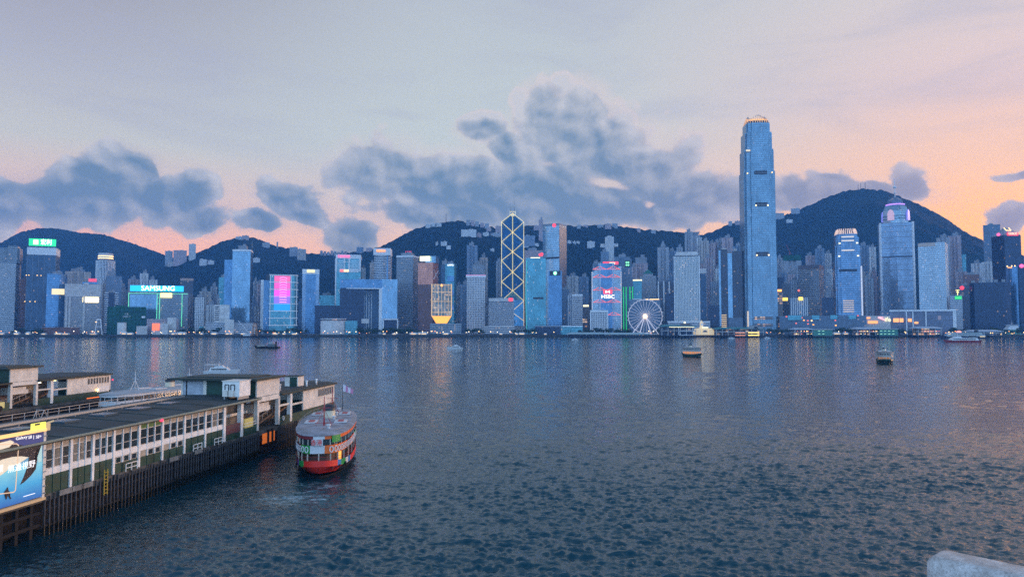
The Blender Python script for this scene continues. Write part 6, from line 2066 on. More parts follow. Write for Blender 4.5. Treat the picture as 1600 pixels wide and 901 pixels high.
def pier_end(P, lp, lo, lw, le, hall=True, box_in=True):
    """portal lp..lo, open bay lo..lw, white wall lw..le, bowed end"""
    S = P.slab
    # upper hall
    if hall:
        P.part('hall_wall', S(lp, lo, 0.02, .25, EAVE + .05, 12.2), creamp)
        P.part('hall_back_wall', S(lp, lo, PW - 1.2, PW - .9, EAVE + .05, 12.2), creamp)
        P.part('hall_end_wall', S(lp + .02, lp + .2, .3, PW * .62, EAVE + .05, 12.2), greenp)
        P.part('hall_end_panel', S(lp + .02, lp + .2, PW * .66, PW * .86, EAVE + .3, 12.0), mat('frosted_panel', (.40, .44, .50), .4, var=.2, vscale=.8))
        P.part('hall_post', S(lp - .02, lp + .24, PW * .62 + .01, PW * .66 - .01, EAVE + .05, 12.2), creamp)
        P.part('hall_end_panel', S(lp + .02, lp + .2, PW * .88, PW - 1.25, EAVE + .3, 12.0), mat('frosted_panel', (.40, .44, .50), .4))
        P.part('hall_far_wall', S(lo - .2, lo - .02, .3, PW - 1.25, EAVE + .05, 12.2), creamp)
        P.part('hall_roof', S(lp - 1.4, lo + .7, -.7, PW + .1, 12.21, 12.55).box(((lp + lo) / 2, PW / 2, 12.56), (lo - lp - 1, PW - 3, .15)), rooftrim)
    # portal frame
    w = .55
    P.part('portal_post', S(lp, lp + w, -.12, .5, 4.3, 8.7), creamp)
    P.part('portal_post', S(lo - w, lo, -.12, .5, 4.3, 8.7), creamp)
    P.part('portal_lintel', S(lp, lo, -.12, .5, 8.71, EAVE - .02), creamp)
    # interior of portal: dim hall, hanging cream box, gangway
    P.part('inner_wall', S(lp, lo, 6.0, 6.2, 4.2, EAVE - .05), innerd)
    P.part('hanging_box', S(lp + .9, lo - 2.0, .9, 3.0, 6.9, 8.3).box((lo - 1.6, 1.6, 6.9), (.7, 1.2, .8)), creamp)
    P.part('backdrop_poster', S(lp + .7, lo - 1.0, 4.2, 4.3, 5.2, 7.0), mat('poster_mural', (.10, .13, .16), .7, var=.9, vscale=1.2, dirt=(.22, .12, .09)))
    g = MB()
    g.bar((lp + .4, 1.0, 4.6), (lo + 1.2, 1.0, 6.6), .35, .3)
    g.bar((lp + .4, 2.6, 4.6), (lo + 1.2, 2.6, 6.6), .35, .3)
    for i in range(8):
        t = (i + .5) / 8
        g.box((lp + .4 + t * (lo - lp + .8), 1.8, 4.6 + t * 2.0), (.5, 1.5, .12))
    P.part('gangway', g, woodp)
    g = MB()
    for yy in (1.0, 2.6):
        g.bar((lp + .4, yy, 5.6), (lo + 1.2, yy, 7.6), .07)
        for i in range(6):
            t = i / 5
            g.bar((lp + .4 + t * (lo - lp + .8), yy, 4.7 + t * 2), (lp + .4 + t * (lo - lp + .8), yy, 5.6 + t * 2), .06)
    P.part('gangway_rail', g, steelg)
    # open bay
    xm = lo + (lw - lo) * .42
    P.part('column', S(xm, xm + .75, -.1, .55, 4.25, EAVE - .3), whitep)
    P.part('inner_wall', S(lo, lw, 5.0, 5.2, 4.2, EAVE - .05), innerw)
    P.part('sill_beam', S(lo + .02, xm - .02, .05, .35, 7.2, 7.5), creamp)
    P.part('sill_beam', S(xm + .77, lw - .02, .05, .35, 6.9, 7.2), creamp)
    g = MB().bar((lo + .3, 2.2, 4.9), (lw - .2, 2.2, 7.0), .3).bar((lo + .3, 3.4, 4.9), (lw - .2, 3.4, 7.0), .3)
    P.part('ramp', g, woodp)
    P.part('ceiling_lamp', S(lo + .6, lo + 1.8, .8, 1.0, 8.75, 8.85), G_TUBE)
    P.part('ceiling_lamp', S(xm + 1.3, xm + 2.6, .9, 1.1, 8.85, 8.97), glow('tube_yellow', (1, .82, .30), 4.0))
    P.part('dado', S(lo, lw, -.02, .18, 4.05, 5.5), greenp)
    # white wall with upper windows
    P.part('end_wall', S(lw, le, 0, .25, 5.6, EAVE - .35), creamp)
    P.part('end_dado', S(lw, le, -.03, .24, 4.05, 5.59), greenp)
    nw = 8
    w0 = lw + (le - lw) * .45
    for i in range(nw):
        a = w0 + (le - .35 - w0) * i / nw
        b_ = w0 + (le - .35 - w0) * (i + .72) / nw
        f_ = P.part('window', S(a, b_, -.05, .1, 7.35, 8.75), steelg)
        P.part('pane', S(a + .12, b_ - .12, -.07, -.045, 7.45, 8.65), paneg, f_)
    # bowed end
    ec = [(le, 0)] + [(le + 3.2 * math.sin(PI * i / 8), PW * i / 8) for i in range(1, 8)] + [(le, PW)]
    g = MB()
    poly = ec + [(le - .3, PW), (le - .3, 0)]
    g.prism(ec, 5.6, 7.3, 0, closed=False, cap=False)
    g.prism(ec, 8.8, EAVE - .35, 0, closed=False, cap=False)
    P.part('end_bow_wall', g, creamp)
    P.part('end_bow_glazing', MB().prism([(x - .1, y) for x, y in ec], 7.3, 8.8, 0, closed=False, cap=False), paneg)
    P.part('end_bow_dado', MB().prism(ec, 4.05, 5.6, 0, closed=False, cap=False), greenp)
    rf = [(lo - .2, -.6), (le, -.6)] + [(le + 3.9 * math.sin(PI * i / 8), PW * i / 8) for i in range(1, 8)] + [(le, PW + .6), (lo - .2, PW + .6)]
    P.part('end_roof', MB().prism(rf, EAVE - .34, EAVE - .02, 0), rooftrim)
    g = MB()
    for i in range(6):
        l0 = lo + .3 + (le - lo - 1) * i / 6
        g.box((l0 + (le - lo - 1) / 12, PW / 2, EAVE - .015), ((le - lo - 1) / 6 - .25, PW - 1.2, .14))
    P.part('roof_sheets', g, roofslate)
    # deck, piles
    dk = [(lp - 1, 0), (le, 0)] + [(le + 4.2 * math.sin(PI * i / 8), PW * i / 8) for i in range(1, 8)] + [(le, PW), (lp - 1, PW)]
    P.part('end_deck', MB().prism(dk, 3.3, 4.04, 0), deckm)
    P.part('under_shade', MB().prism([(x * .995, max(.5, min(PW - .5, y))) for x, y in dk], -1.5, 3.3, 0), timber)  # dark block stands in for the shade under the deck


A1 = -46.9 - SL * 73
P = Pier(A1, 73.0, 'long near ferry pier with rows of white-framed windows and green base', 'ferry_pier_building')
LE = [P.L(x) for x in (75, 117, 151, 183, 222, 258, 292, 324, 353)]
lp, lo, lw, le = P.L(404), P.L(439), P.L(476), P.L(524)
S = P.slab
pier_end(P, lp, lo, lw, le)
# window bays
random.seed(4)
wood_i = 0
for bi in range(8):
    l0, l1 = LE[bi], LE[bi + 1]
    th = .16
    P.part('post', S(l0 - th, l0 + th, -.16, .3, 4.1, EAVE - .05), whitep)
    low = bi in (3, 4, 5)
    P.part('sill_band', S(l0 + th + .01, l1 - th - .01, -.05, .25, 5.95, 6.6), whitep)
    P.part('transom_panel', S(l0 + th + .01, l1 - th - .01, 0, .2, 8.55, EAVE - .1), beigep if bi != 4 else paneg_g)
    n = 3
    ww = (l1 - l0 - 2 * th) / n
    for k in range(n):
        a = l0 + th + k * ww
        if k:
            P.part('mullion', S(a - .06, a + .06, -.12, .22, 5.2 if low else 5.96, EAVE - .1), whitep)
        blind = random.random() < .16
        f_ = P.part('window', S(a + .07, a + ww - .07, .04, .2, 6.61, 8.54), creamp)
        P.part('pane', S(a + .30, a + ww - .13, .0, .035, 6.68, 8.46), paneg_b if blind else paneg, f_)
        P.part('glazing_bar', S(a + .30, a + ww - .13, -.03, -.002, 7.42, 7.48), creamp, f_)
    if low:
        P.part('lower_wall', S(l0 + th + .01, l1 - th - .01, .02, .22, 5.2, 5.94), beigep)
        for k in range(n):
            a = l0 + th + k * ww
            if random.random() < .7:
                f_ = P.part('lower_window', S(a + .3, a + ww - .2, -.01, .1, 5.25, 5.88), creamp)
                P.part('pane', S(a + .36, a + ww - .26, -.03, -.012, 5.28, 5.85), paneg, f_)
    zt = 5.19 if low else 5.94
    g = S(l0 + th + .01, l1 - th - .01, 0, .24, 4.08, zt)
    for k in range(n):
        a = l0 + th + k * ww
        g.box((a + .08, -.03, 4.08), (.10, .06, zt - 4.08))
    P.part('dado', g, greenp)
P.part('post', S(LE[8] - .3, LE[8] + .3, -.2, .4, 4.1, EAVE - .05), whitep)
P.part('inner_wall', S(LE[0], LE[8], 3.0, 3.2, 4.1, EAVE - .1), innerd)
# loading bay between window bays and portal
lb = LE[8]
c1 = P.L(380.5)
P.part('column', S(c1 - .35, c1 + .35, -.12, .5, 4.1, EAVE - .05), whitep)
P.part('inner_wall', S(lb, lp, 3.6, 3.8, 4.1, EAVE - .05), innerw)
P.part('beam', S(lb + .3, lp, 1.6, 1.9, 7.1, 7.5), creamp)
P.part('dado', S(lb + .31, lp - .02, -.02, .2, 4.05, 5.35), greenp)
P.part('ceiling_lamp', S(lb + 1.0, lb + 2.4, 1.2, 1.35, 8.5, 8.62), G_TUBE)
P.part('notice_board', S(lb + .5, c1 - .6, -.16, -.05, 5.0, 6.3), mat('notice_dark', (.05, .035, .04), .5, var=.8, vscale=2.5, dirt=(.16, .04, .05)))
P.part('sign_box', S(c1 + .9, lp - 1.2, -.08, .3, 5.2, 6.6), mat('yellow_box', (.50, .42, .14), .6, emit=(.8, .6, .15), es=.12))
P.part('railing', MB().bar((c1 + .6, -.1, 5.5), (lp - .3, -.1, 5.5), .07).bar((c1 + .6, -.1, 5.9), (lp - .3, -.1, 5.9), .07), whitep)
# orange lit opening under the gangway
P.part('lit_opening', S(lp + 1.9, lo - 1.8, -.14, -.03, 1.9, 3.5), glow('underdeck', (1, .20, .03), .35))
for q in (.42, .78):
    xx = lp + 1.9 + (lo - lp - 3.7) * q
    P.part('opening_post', S(xx - .3, xx + .3, -.24, -.15, 1.7, 4.0), timber)
# roof of the long part
g = MB()
l0, l1 = -16.0, lp - .02
prof = [(-.7, EAVE), (3.5, EAVE + .25), (PW * .55, EAVE + .4), (PW - 2, EAVE + .3), (PW + .5, EAVE + .1)]
for i in range(len(prof) - 1):
    (ya, za), (yb, zb) = prof[i], prof[i + 1]
    g.face([(l0, ya, za), (l1, ya, za), (l1, yb, zb), (l0, yb, zb)], 0)
    g.face([(l0, yb, zb - .3), (l1, yb, zb - .3), (l1, ya, za - .3), (l0, ya, za - .3)], 1)
g.face([(l0, -.7, EAVE - .3), (l1, -.7, EAVE - .3), (l1, -.7, EAVE), (l0, -.7, EAVE)], 1)
g.face([(l1, PW + .5, EAVE - .2), (l0, PW + .5, EAVE - .2), (l0, PW + .5, EAVE + .1), (l1, PW + .5, EAVE + .1)], 1)
ends = [(l1, y, z) for y, z in prof] + [(l1, y, z - .3) for y, z in reversed(prof)]
g.face(ends, 1)
P.part('roof', g, [roofslate, rooftrim])
for i in range(11):
    xx = l0 + 1 + (l1 - l0 - 2) * i / 10
    g = MB()
    for j in range(len(prof) - 1):
        (ya, za), (yb, zb) = prof[j], prof[j + 1]
        g.bar((xx, ya, za + .03), (xx, yb, zb + .03), .16, .08)
    P.part('roof_batten', g, rooftrim)
P.part('gutter', MB().bar((l0, -.8, EAVE - .05), (l1, -.8, EAVE - .05), .2), mat('gutter_pale', (.22, .26, .22), .6))
g = MB()
yy = PW - .3
g.bar((l0, yy, EAVE + 1.0), (l1, yy, EAVE + 1.0), .07)
g.bar((l0, yy, EAVE + .6), (l1, yy, EAVE + .6), .05)
for i in range(34):
    xx = l0 + (l1 - l0) * i / 33
    g.bar((xx, yy, EAVE + .1), (xx, yy, EAVE + 1.0), .06)
P.part('roof_rail', g, steelg)
g = MB()
g.bar((l0, PW * .62, EAVE + .7), (l1 - 6, PW * .62, EAVE + .7), .22)
g.bar((l0, PW * .70, EAVE + .65), (l1 - 6, PW * .70, EAVE + .65), .14)
for i in range(20):
    xx = l0 + (l1 - 6 - l0) * i / 19
    g.bar((xx, PW * .62, EAVE + .3), (xx, PW * .62, EAVE + .7), .08)
P.part('roof_pipes', g, steelg)
for (px_, q) in ((20, .80), (33, .84), (80, .88)):
    L_ = -4 + px_ * .22
    g = MB()
    for yy in (PW * q - .5, PW * q + .5):
        g.bar((L_ - .5, yy, EAVE + .3), (L_, yy, EAVE + 1.3), .06).bar((L_ + .5, yy, EAVE + .3), (L_, yy, EAVE + 1.3), .06)
    g.bar((L_, PW * q - .5, EAVE + 1.3), (L_, PW * q + .5, EAVE + 1.3), .06)
    P.part('roof_trestle', g, steelg)
# roof water and plant stains: skylight boxes
for i in range(5):
    L_ = 4 + i * 6.5
    P.part('skylight', MB().box((L_, 6.5, EAVE + .32), (2.6, 2.2, .22)), mat('skylight', (.06, .09, .11), .2, var=.2, vscale=1))
# deck and fender piles of the long part
P.part('deck', S(-16, lp - 1.02, .0, PW, 3.4, 4.06), deckm)
P.part('under_shade', S(-16, lp - 1.02, 2.6, PW - .5, -1.5, 3.39), timber)  # dark block painted as the shaded void behind the piles
pm = MB()
pq = [(-.06, -.07), (.06, -.07), (.06, .07), (-.06, .07)]
pm.prism(pq, -1.5, 1.15, 1).prism(pq, 1.15, 4.0, 0)
pile0 = P.part('fender_pile', pm, [mat('worn_timber', (.062, .060, .062), .9, var=.6, vscale=1.2), mat('wet_timber', (.012, .014, .010), .5, var=.6, vscale=2)], loc=(.3, -.15, 0))
nP = 98
Lend = lw
for i in range(1, nP):
    if P.L(407) < .3 + (Lend - 2) * i / nP < P.L(434):
        continue
    c = pile0.copy()
    COL.objects.link(c)
    c.location = (.3 + (Lend - 2) * i / nP + random.uniform(-.05, .05), -.15 + random.uniform(-.05, .03), random.uniform(-.25, .1))
g = MB()
for z in (1.0, 2.6):
    g.bar((0, -.02, z), (Lend, -.02, z), .2)
P.part('waling', g, timber)
g = MB()
for i in range(9):
    xx = -15 + i * 1.75
    g.bar((xx, .3, -1.5), (xx, .3, 3.4), .35)
for z in (1.2, 2.4):
    g.bar((-16, .2, z), (0, .2, z), .3)
P.part('corner_piles', g, timber)
for i, (px_, ) in enumerate(((108,), (126,), (140,), (312,), (274,))):
    L_ = P.L(px_)
    P.part('fender_board', S(L_ - .9, L_ + .9, -.36, -.27, 3.6, 4.15), mat('grey_board', (.20, .20, .19), .8, var=.3, vscale=1.5))
for px_ in (208, 310, 342):
    L_ = P.L(px_)
    g = MB()
    for z in (4.45, 4.95):
        g.bar((L_ - 1.0, -.35, z), (L_ + 1.0, -.35, z), .08)
    for q in (-1, 0, 1):
        g.bar((L_ + q, -.35, 4.06), (L_ + q, -.35, 4.95), .08)
    P.part('mooring_rail', g, whitep)
L_ = P.L(168)
g = MB()
for q in (-.25, .25):
    g.bar((L_ + q, -.4, 2.2), (L_ + q, -.4, 5.0), .08)
for k in range(7):
    g.bar((L_ - .25, -.4, 2.4 + k * .38), (L_ + .25, -.4, 2.4 + k * .38), .05)
P.part('ladder', g, mat('yellow_paint', (.50, .34, .04), .6))
g = MB().tube((P.L(247), -.7, 9.25), (P.L(247) + .01, -1.0, 9.25), .17, .17, 10)
P.part('red_lamp', g, glow('red_lamp', (1, .04, .10), 1.8))

# things standing on or hung on the pier
def on_pier(PP, name, label, cat, L_, y, z, group=None):
    p = PP.org + Matrix.Rotation(PP.ang, 3, 'Z') @ Vector((L_, y, z))
    return thing(name, label, cat, p, PP.ang, group)


t = on_pier(P, 'plant_container', 'white air-conditioning container on the near pier roof', 'container', 39.9, 1.6, EAVE + .16)
MB().box((0, 0, .45), (3.3, 2.8, 2.3)).build('casing', whitep, t)
MB().box((0, 0, 2.76), (3.5, 3.0, .12)).build('lid', creamp, t)
g = MB()
for yy in (-1.1, 1.1):
    g.box((0, yy, 0), (3.2, .2, .44))
g.build('skid', steelg, t)
for yy in (-.2, .75):
    MB().box((-1.85, yy, .5), (.35, .75, .9)).build('fan_unit', creamp, t)
g = MB()
for yy in (-.6, .35):
    g.bar((-1.72, yy, 1.4), (-1.72, yy, 2.3), .1).bar((-1.72, yy, 2.3), (-1.72, yy + .6, 2.3), .1).bar((-1.72, yy + .6, 2.3), (-1.72, yy + .6, 1.5), .1)
g.build('pipe', darkm, t)
t = on_pier(P, 'roof_hut', 'small white hut with a green door face on the pier end roof', 'hut', P.L(490) , 3.6, EAVE + .12)
MB().box((0, 0, 0), (2.6, 2.6, 1.8)).build('wall', creamp, t)
MB().box((-1.33, -.4, 0), (.06, 1.4, 1.7)).build('door', greenp, t)
MB().box((0, 0, 1.81), (3.0, 3.0, .12)).build('roof', rooftrim, t)
for i, (px_, q) in enumerate(((452, 1.5), (484, .4), (499, .4))):
    t = on_pier(P, 'vent_pipe', ('white vent pipe standing left of the white roof hut', 'white vent pipe in front of the white roof hut', 'white vent pipe right of the white roof hut')[i], 'vent pipe', P.L(px_), q, EAVE + .12)
    MB().tube((0, 0, 0), (0, 0, 1.0), .16, .16, 10).build('pipe', whitep, t)
    MB().lathe((0, 0, 1.0), [(.24, 0), (.24, .12), (0, .2)], 10).build('cap', whitep, t)
t = on_pier(P, 'lifebuoy', 'white lifebuoy ring hanging on the pier green base', 'lifebuoy', P.L(444.5), -.12, 5.15)
g = MB()
for i in range(20):
    a0, a1 = 2 * PI * i / 20, 2 * PI * (i + 1) / 20
    g.tube((.26 * math.cos(a0), 0, .36 * math.sin(a0)), (.26 * math.cos(a1), 0, .36 * math.sin(a1)), .07, .07, 6, cap=False)
g.build('ring', whitep, t)

# second pier, further left
P2 = Pier(-122.5, 130.0, 'farther ferry pier with a flat-roofed hall at the left edge', 'ferry_pier_building')
p2 = P2.L(20), P2.L(63), P2.L(109), P2.L(176)
pier_end(P2, *p2)
S2 = P2.slab
la, lb2 = p2[0] - 30, p2[0] - .02
P2.part('long_roof', S2(la, lb2, -.6, PW + .6, EAVE - .3, EAVE), rooftrim)
P2.part('long_wall', S2(la, lb2 - 3, .1, .3, 4.1, EAVE - .31), beigep)
P2.part('dado', S2(la, lb2, -.02, .09, 4.06, 5.6), greenp)
P2.part('deck', S2(la, p2[0] - 1.02, 0, PW, 3.4, 4.05), deckm)
P2.part('inner_wall', S2(lb2 - 3, lb2, 3.0, 3.2, 4.1, EAVE - .31), innerd)
P2.part('notice_board', S2(p2[0] - 2.6, p2[0] - 1.2, -.05, .05, 4.6, 5.8), mat('yellow_notice', (.45, .40, .16), .6, emit=(.8, .7, .3), es=.25))
P2.part('side_box', S2(p2[0] - 8, p2[0] - 3.5, .3, 4, EAVE + .01, 11.9), creamp)
g = MB().lathe((p2[2] + (p2[3] - p2[2]) * .66, -.35, 5.9), [(0, -.25), (.25, 0), (0, .25)], 8)
P2.part('wall_lamp', g, G_BULB)
P2.part('notice_board', S2(p2[3] - 4.6, p2[3] - .6, -.09, -.035, 5.3, 6.6), whitep)
P2.part('red_lamp', MB().lathe((p2[3] + .3, -.3, 7.9), [(0, -.22), (.22, 0), (0, .22)], 8), glow('red_lamp', (1, .04, .10), 1.8))
P2.part('tyre_fender', MB().tube((P2.L(3), -.5, 4.6), (P2.L(3) , -.2, 4.6), .55, .55, 14), timber)
P2.part('under_deck_light', S2(p2[2] + 6, p2[2] + 10.5, -.12, -.04, 4.1, 4.3), glow('underdeck2', (1, .20, .05), .8))

# ================================================================== BILLBOARD
Lb0, Lb1 = -16.0, P.L(67)
t = on_pier(P, 'billboard', 'large lit advertising hoarding with a whale picture at the left edge', 'billboard', 0, -.45, 0)
bz0, bz1 = 4.15, 10.55


def BX(l0, l1, z0, z1, y0, y1, m=0, g=None):
    g = g or MB()
    return g.box(((l0 + l1) / 2, (y0 + y1) / 2, z0), (l1 - l0, y1 - y0, z1 - z0), m)


sea = bpy.data.materials.new('poster_print')
sea.use_nodes = True
_t = NT(sea.node_tree)
_b = sea.node_tree.nodes['Principled BSDF']
_x, _y, _z = _t.sep(_t.new('ShaderNodeTexCoord').outputs['Object'])
_v = _t.m('DIVIDE', _t.m('SUBTRACT', _z, bz0), bz1 - bz0)
_c = _t.ramp(_v, [(0.0, (.01, .12, .40)), (.25, (.04, .36, .62)), (.5, (.20, .58, .66)), (.72, (.04, .06, .22)), (1.0, (.015, .02, .10))])
_nz = _t.noise(_t.new('ShaderNodeTexCoord').outputs['Object'], .9, 4)
_c = _t.mix(_t.m('MULTIPLY', _nz, .4), _c, (.02, .06, .22))
_t.put(_b.inputs['Base Color'], _c)
_t.put(_b.inputs['Emission Color'], _c)
_b.inputs['Emission Strength'].default_value = .55  # lamp light falling on the poster is put into its own glow
_b.inputs['Roughness'].default_value = .5
BX(Lb0, Lb1, bz0, bz1, -.06, .0).build('poster', sea, t)
g = BX(Lb0, Lb1 + .12, bz1 + .005, bz1 + .30, -.35, .05)
g.build('top_light_bar', glow('board_bar', (1, .52, .18), .8), t)
BX(Lb1 + .01, Lb1 + .30, bz0 - .1, bz1 + .004, -.14, .1).build('side_frame', creamp, t)
BX(Lb0, Lb1 + .30, bz0 - .35, bz0 - .11, -.3, .12).build('bottom_frame', mat('frame_lit', (.45, .34, .22), .6, emit=(1, .55, .2), es=.18), t)
g = MB()
for k in range(9):
    g.bar((Lb1 + .16, -.2, bz0 + .3 + k * .7), (Lb1 + .16, -.34, bz0 + .3 + k * .7), .1)
g.build('hinge_bracket', steelg, t)
BX(Lb1 - 1.75, Lb1 - .1, bz1 + .32, bz1 + .92, -.4, -.2).build('yellow_sign', glow('yellow_sign', (.95, .80, .10), 1.0), t)
MB().prism([(Lb1 - 1.5, -.45), (Lb1 - .9, -.45), (Lb1 - .9, -.41), (Lb1 - 1.5, -.41)], bz1 + .72, bz1 + .9, 0).build('sign_mark', darkm, t)
g = BX(Lb1 + .02, Lb1 + .6, bz1 + .01, bz1 + .7, -.3, .2)
g.bar((Lb1 + .3, -.05, bz1 + .7), (Lb1 + .9, -.4, bz1 + .9), .14)
g.build('lamp_arm', mat('arm_lit', (.45, .38, .26), .6, emit=(1, .65, .25), es=.25), t)


def plate(name, pts, m, y):
    """flat printed shape on the poster; pts in photo pixels"""
    g = MB()
    q = []
    for px_, py_ in pts:
        L_ = (P.Ypx(px_) - P.Y0) * P.n
        q.append((L_, at(px_, py_, P.Ypx(px_)).z))
    f_ = [(a, y, b) for a, b in q]
    area = sum(q[i][0] * q[(i + 1) % len(q)][1] - q[(i + 1) % len(q)][0] * q[i][1] for i in range(len(q)))
    if area < 0:
        f_.reverse()
    bm = bmesh.new()
    vs = [bm.verts.new(p) for p in f_]
    bm.faces.new(vs)
    bmesh.ops.triangulate(bm, faces=bm.faces[:])
    me = bpy.data.meshes.new(name)
    bm.to_mesh(me)
    bm.free()
    me.materials.append(m)
    o = bpy.data.objects.new(name, me)
    COL.objects.link(o)
    o.parent = t
    return o


whd = mat('print_dark', (.012, .015, .03), .5)
whw = mat('print_pale', (.72, .66, .52), .5, emit=(.9, .8, .6), es=.35)  # pale print, its lamp light put in as a glow
plate('whale_print', [(-30, 690), (-10, 688), (12, 690), (30, 694), (48, 697), (59, 694), (66, 690), (56, 703), (59, 716), (57, 732), (50, 742), (40, 752), (33, 757), (38, 745), (45, 724), (46, 713), (34, 720), (20, 728), (8, 738), (-10, 748), (-30, 755)], whd, -.075)
plate('whale_belly_print', [(-30, 733), (-12, 727), (4, 717), (20, 713), (34, 712), (45, 713.5), (34, 721), (18, 729.5), (4, 741), (-12, 749), (-30, 756)], whw, -.082)
plate('whale_patch_print', [(-20, 706), (0, 702), (14, 698), (22, 690), (16, 687), (0, 691), (-20, 694)], whw, -.084)
plate('light_shaft_print', [(56, 703), (66, 690), (66, 720), (60, 722)], mat('print_aqua', (.38, .62, .60), .5, emit=(.5, .8, .8), es=.3), -.070)
# phone outline
g = MB()
pts = []
for px_, py_ in ((-30, 695), (25, 692.5), (28.5, 695), (26, 765), (23.5, 768), (-30, 775)):
    L_ = (P.Ypx(px_) - P.Y0) * P.n
    pts.append((L_, at(px_, py_, P.Ypx(px_)).z))
for i in range(len(pts) - 1):
    g.bar((pts[i][0], -.1, pts[i][1]), (pts[i + 1][0], -.1, pts[i + 1][1]), .03, .09)
g.build('phone_outline_print', mat('print_copper', (.65, .45, .32), .4, emit=(1, .7, .45), es=.4), t)
plate('diver_print', [(8, 768), (11, 764), (13, 760), (14.5, 761), (15, 765), (18, 768), (16, 771), (20, 778), (18, 779), (14, 773), (13, 779), (11, 779), (12, 771)], whd, -.11)
txt = glow('print_white', (.95, .95, .95), .8)


def ptext(body, x0, x1, yc, h, name):
    l0, l1 = P.L(x0), P.L(x1)
    Y = P.Ypx((x0 + x1) / 2)
    return text_mesh(name, body, h, txt, t, ((l0 + l1) / 2, -.12, at((x0 + x1) / 2, yc, Y).z), 0, .004, l1 - l0)


ptext('Galaxy', 23.5, 41.5, 683.2, .42, 'word')
ptext('S8', 43, 48.2, 682.4, .42, 'word')
ptext('|', 51, 51.6, 682, .42, 'word')
ptext('S8+', 55, 63.5, 681.6, .42, 'word')
ptext('無邊視野', 13, 55, 728.5, .74, 'slogan_text')
ptext('無框架', -24, 5.5, 734.5, .74, 'slogan_text')
BX(P.L(39), P.L(57), 4.62, 4.67, -.09, -.065).build('small_print', txt, t)

# ================================================================== FERRIES
def outline(L, B, n=44, q=.62):
    pts = []
    for i in range(n):
        a = 2 * PI * i / n
        c_, s_ = math.cos(a), math.sin(a)
        pts.append((B / 2 * math.copysign(abs(c_) ** q, c_), L / 2 * math.copysign(abs(s_) ** .9, s_)))
    return pts


def band(pts0, z0, pts1, z1, matf, g=None, sheer=0.0, L=33.0):
    g = g or MB()
    n = len(pts0)
    sh = lambda p: sheer * (abs(p[1]) / (L / 2)) ** 2.5
    ib_ = min(range(n), key=lambda i: pts0[i][1])
    dist = {}                       # signed walk from the bow (-y), + toward +x
    for dr in (1, -1):
        acc = 0.0
        for k in range(n // 2):
            i = (ib_ + k) % n if dr > 0 else (ib_ - 1 - k) % n
            l = math.dist(pts0[i], pts0[(i + 1) % n])
            dist[i] = dr * (acc + l / 2)
            acc += l
    for i in range(n):
        a, b = pts0[i], pts0[(i + 1) % n]
        ta, tb = pts1[i], pts1[(i + 1) % n]
        mid = dist.get(i, 30.0)
        g.face([(a[0], a[1], z0 + sh(a)), (b[0], b[1], z0 + sh(b)), (tb[0], tb[1], z1 + sh(tb)), (ta[0], ta[1], z1 + sh(ta))], matf(mid, i))
    return g


def cap(g, pts, z, m=0, sheer=0, L=33., crown=0.0):
    n = len(pts)
    c_ = (0, 0, z + crown)
    # fan over the centre line to stay planar enough
    for i in range(n):
        a, b = pts[i], pts[(i + 1) % n]
        za = z + sheer * (abs(a[1]) / (L / 2)) ** 2.5
        zb = z + sheer * (abs(b[1]) / (L / 2)) ** 2.5
        g.face([(a[0], a[1], za), (b[0], b[1], zb), (0, b[1] * .9, zb * .0 + z + crown), (0, a[1] * .9, z + crown)], m)
    return g


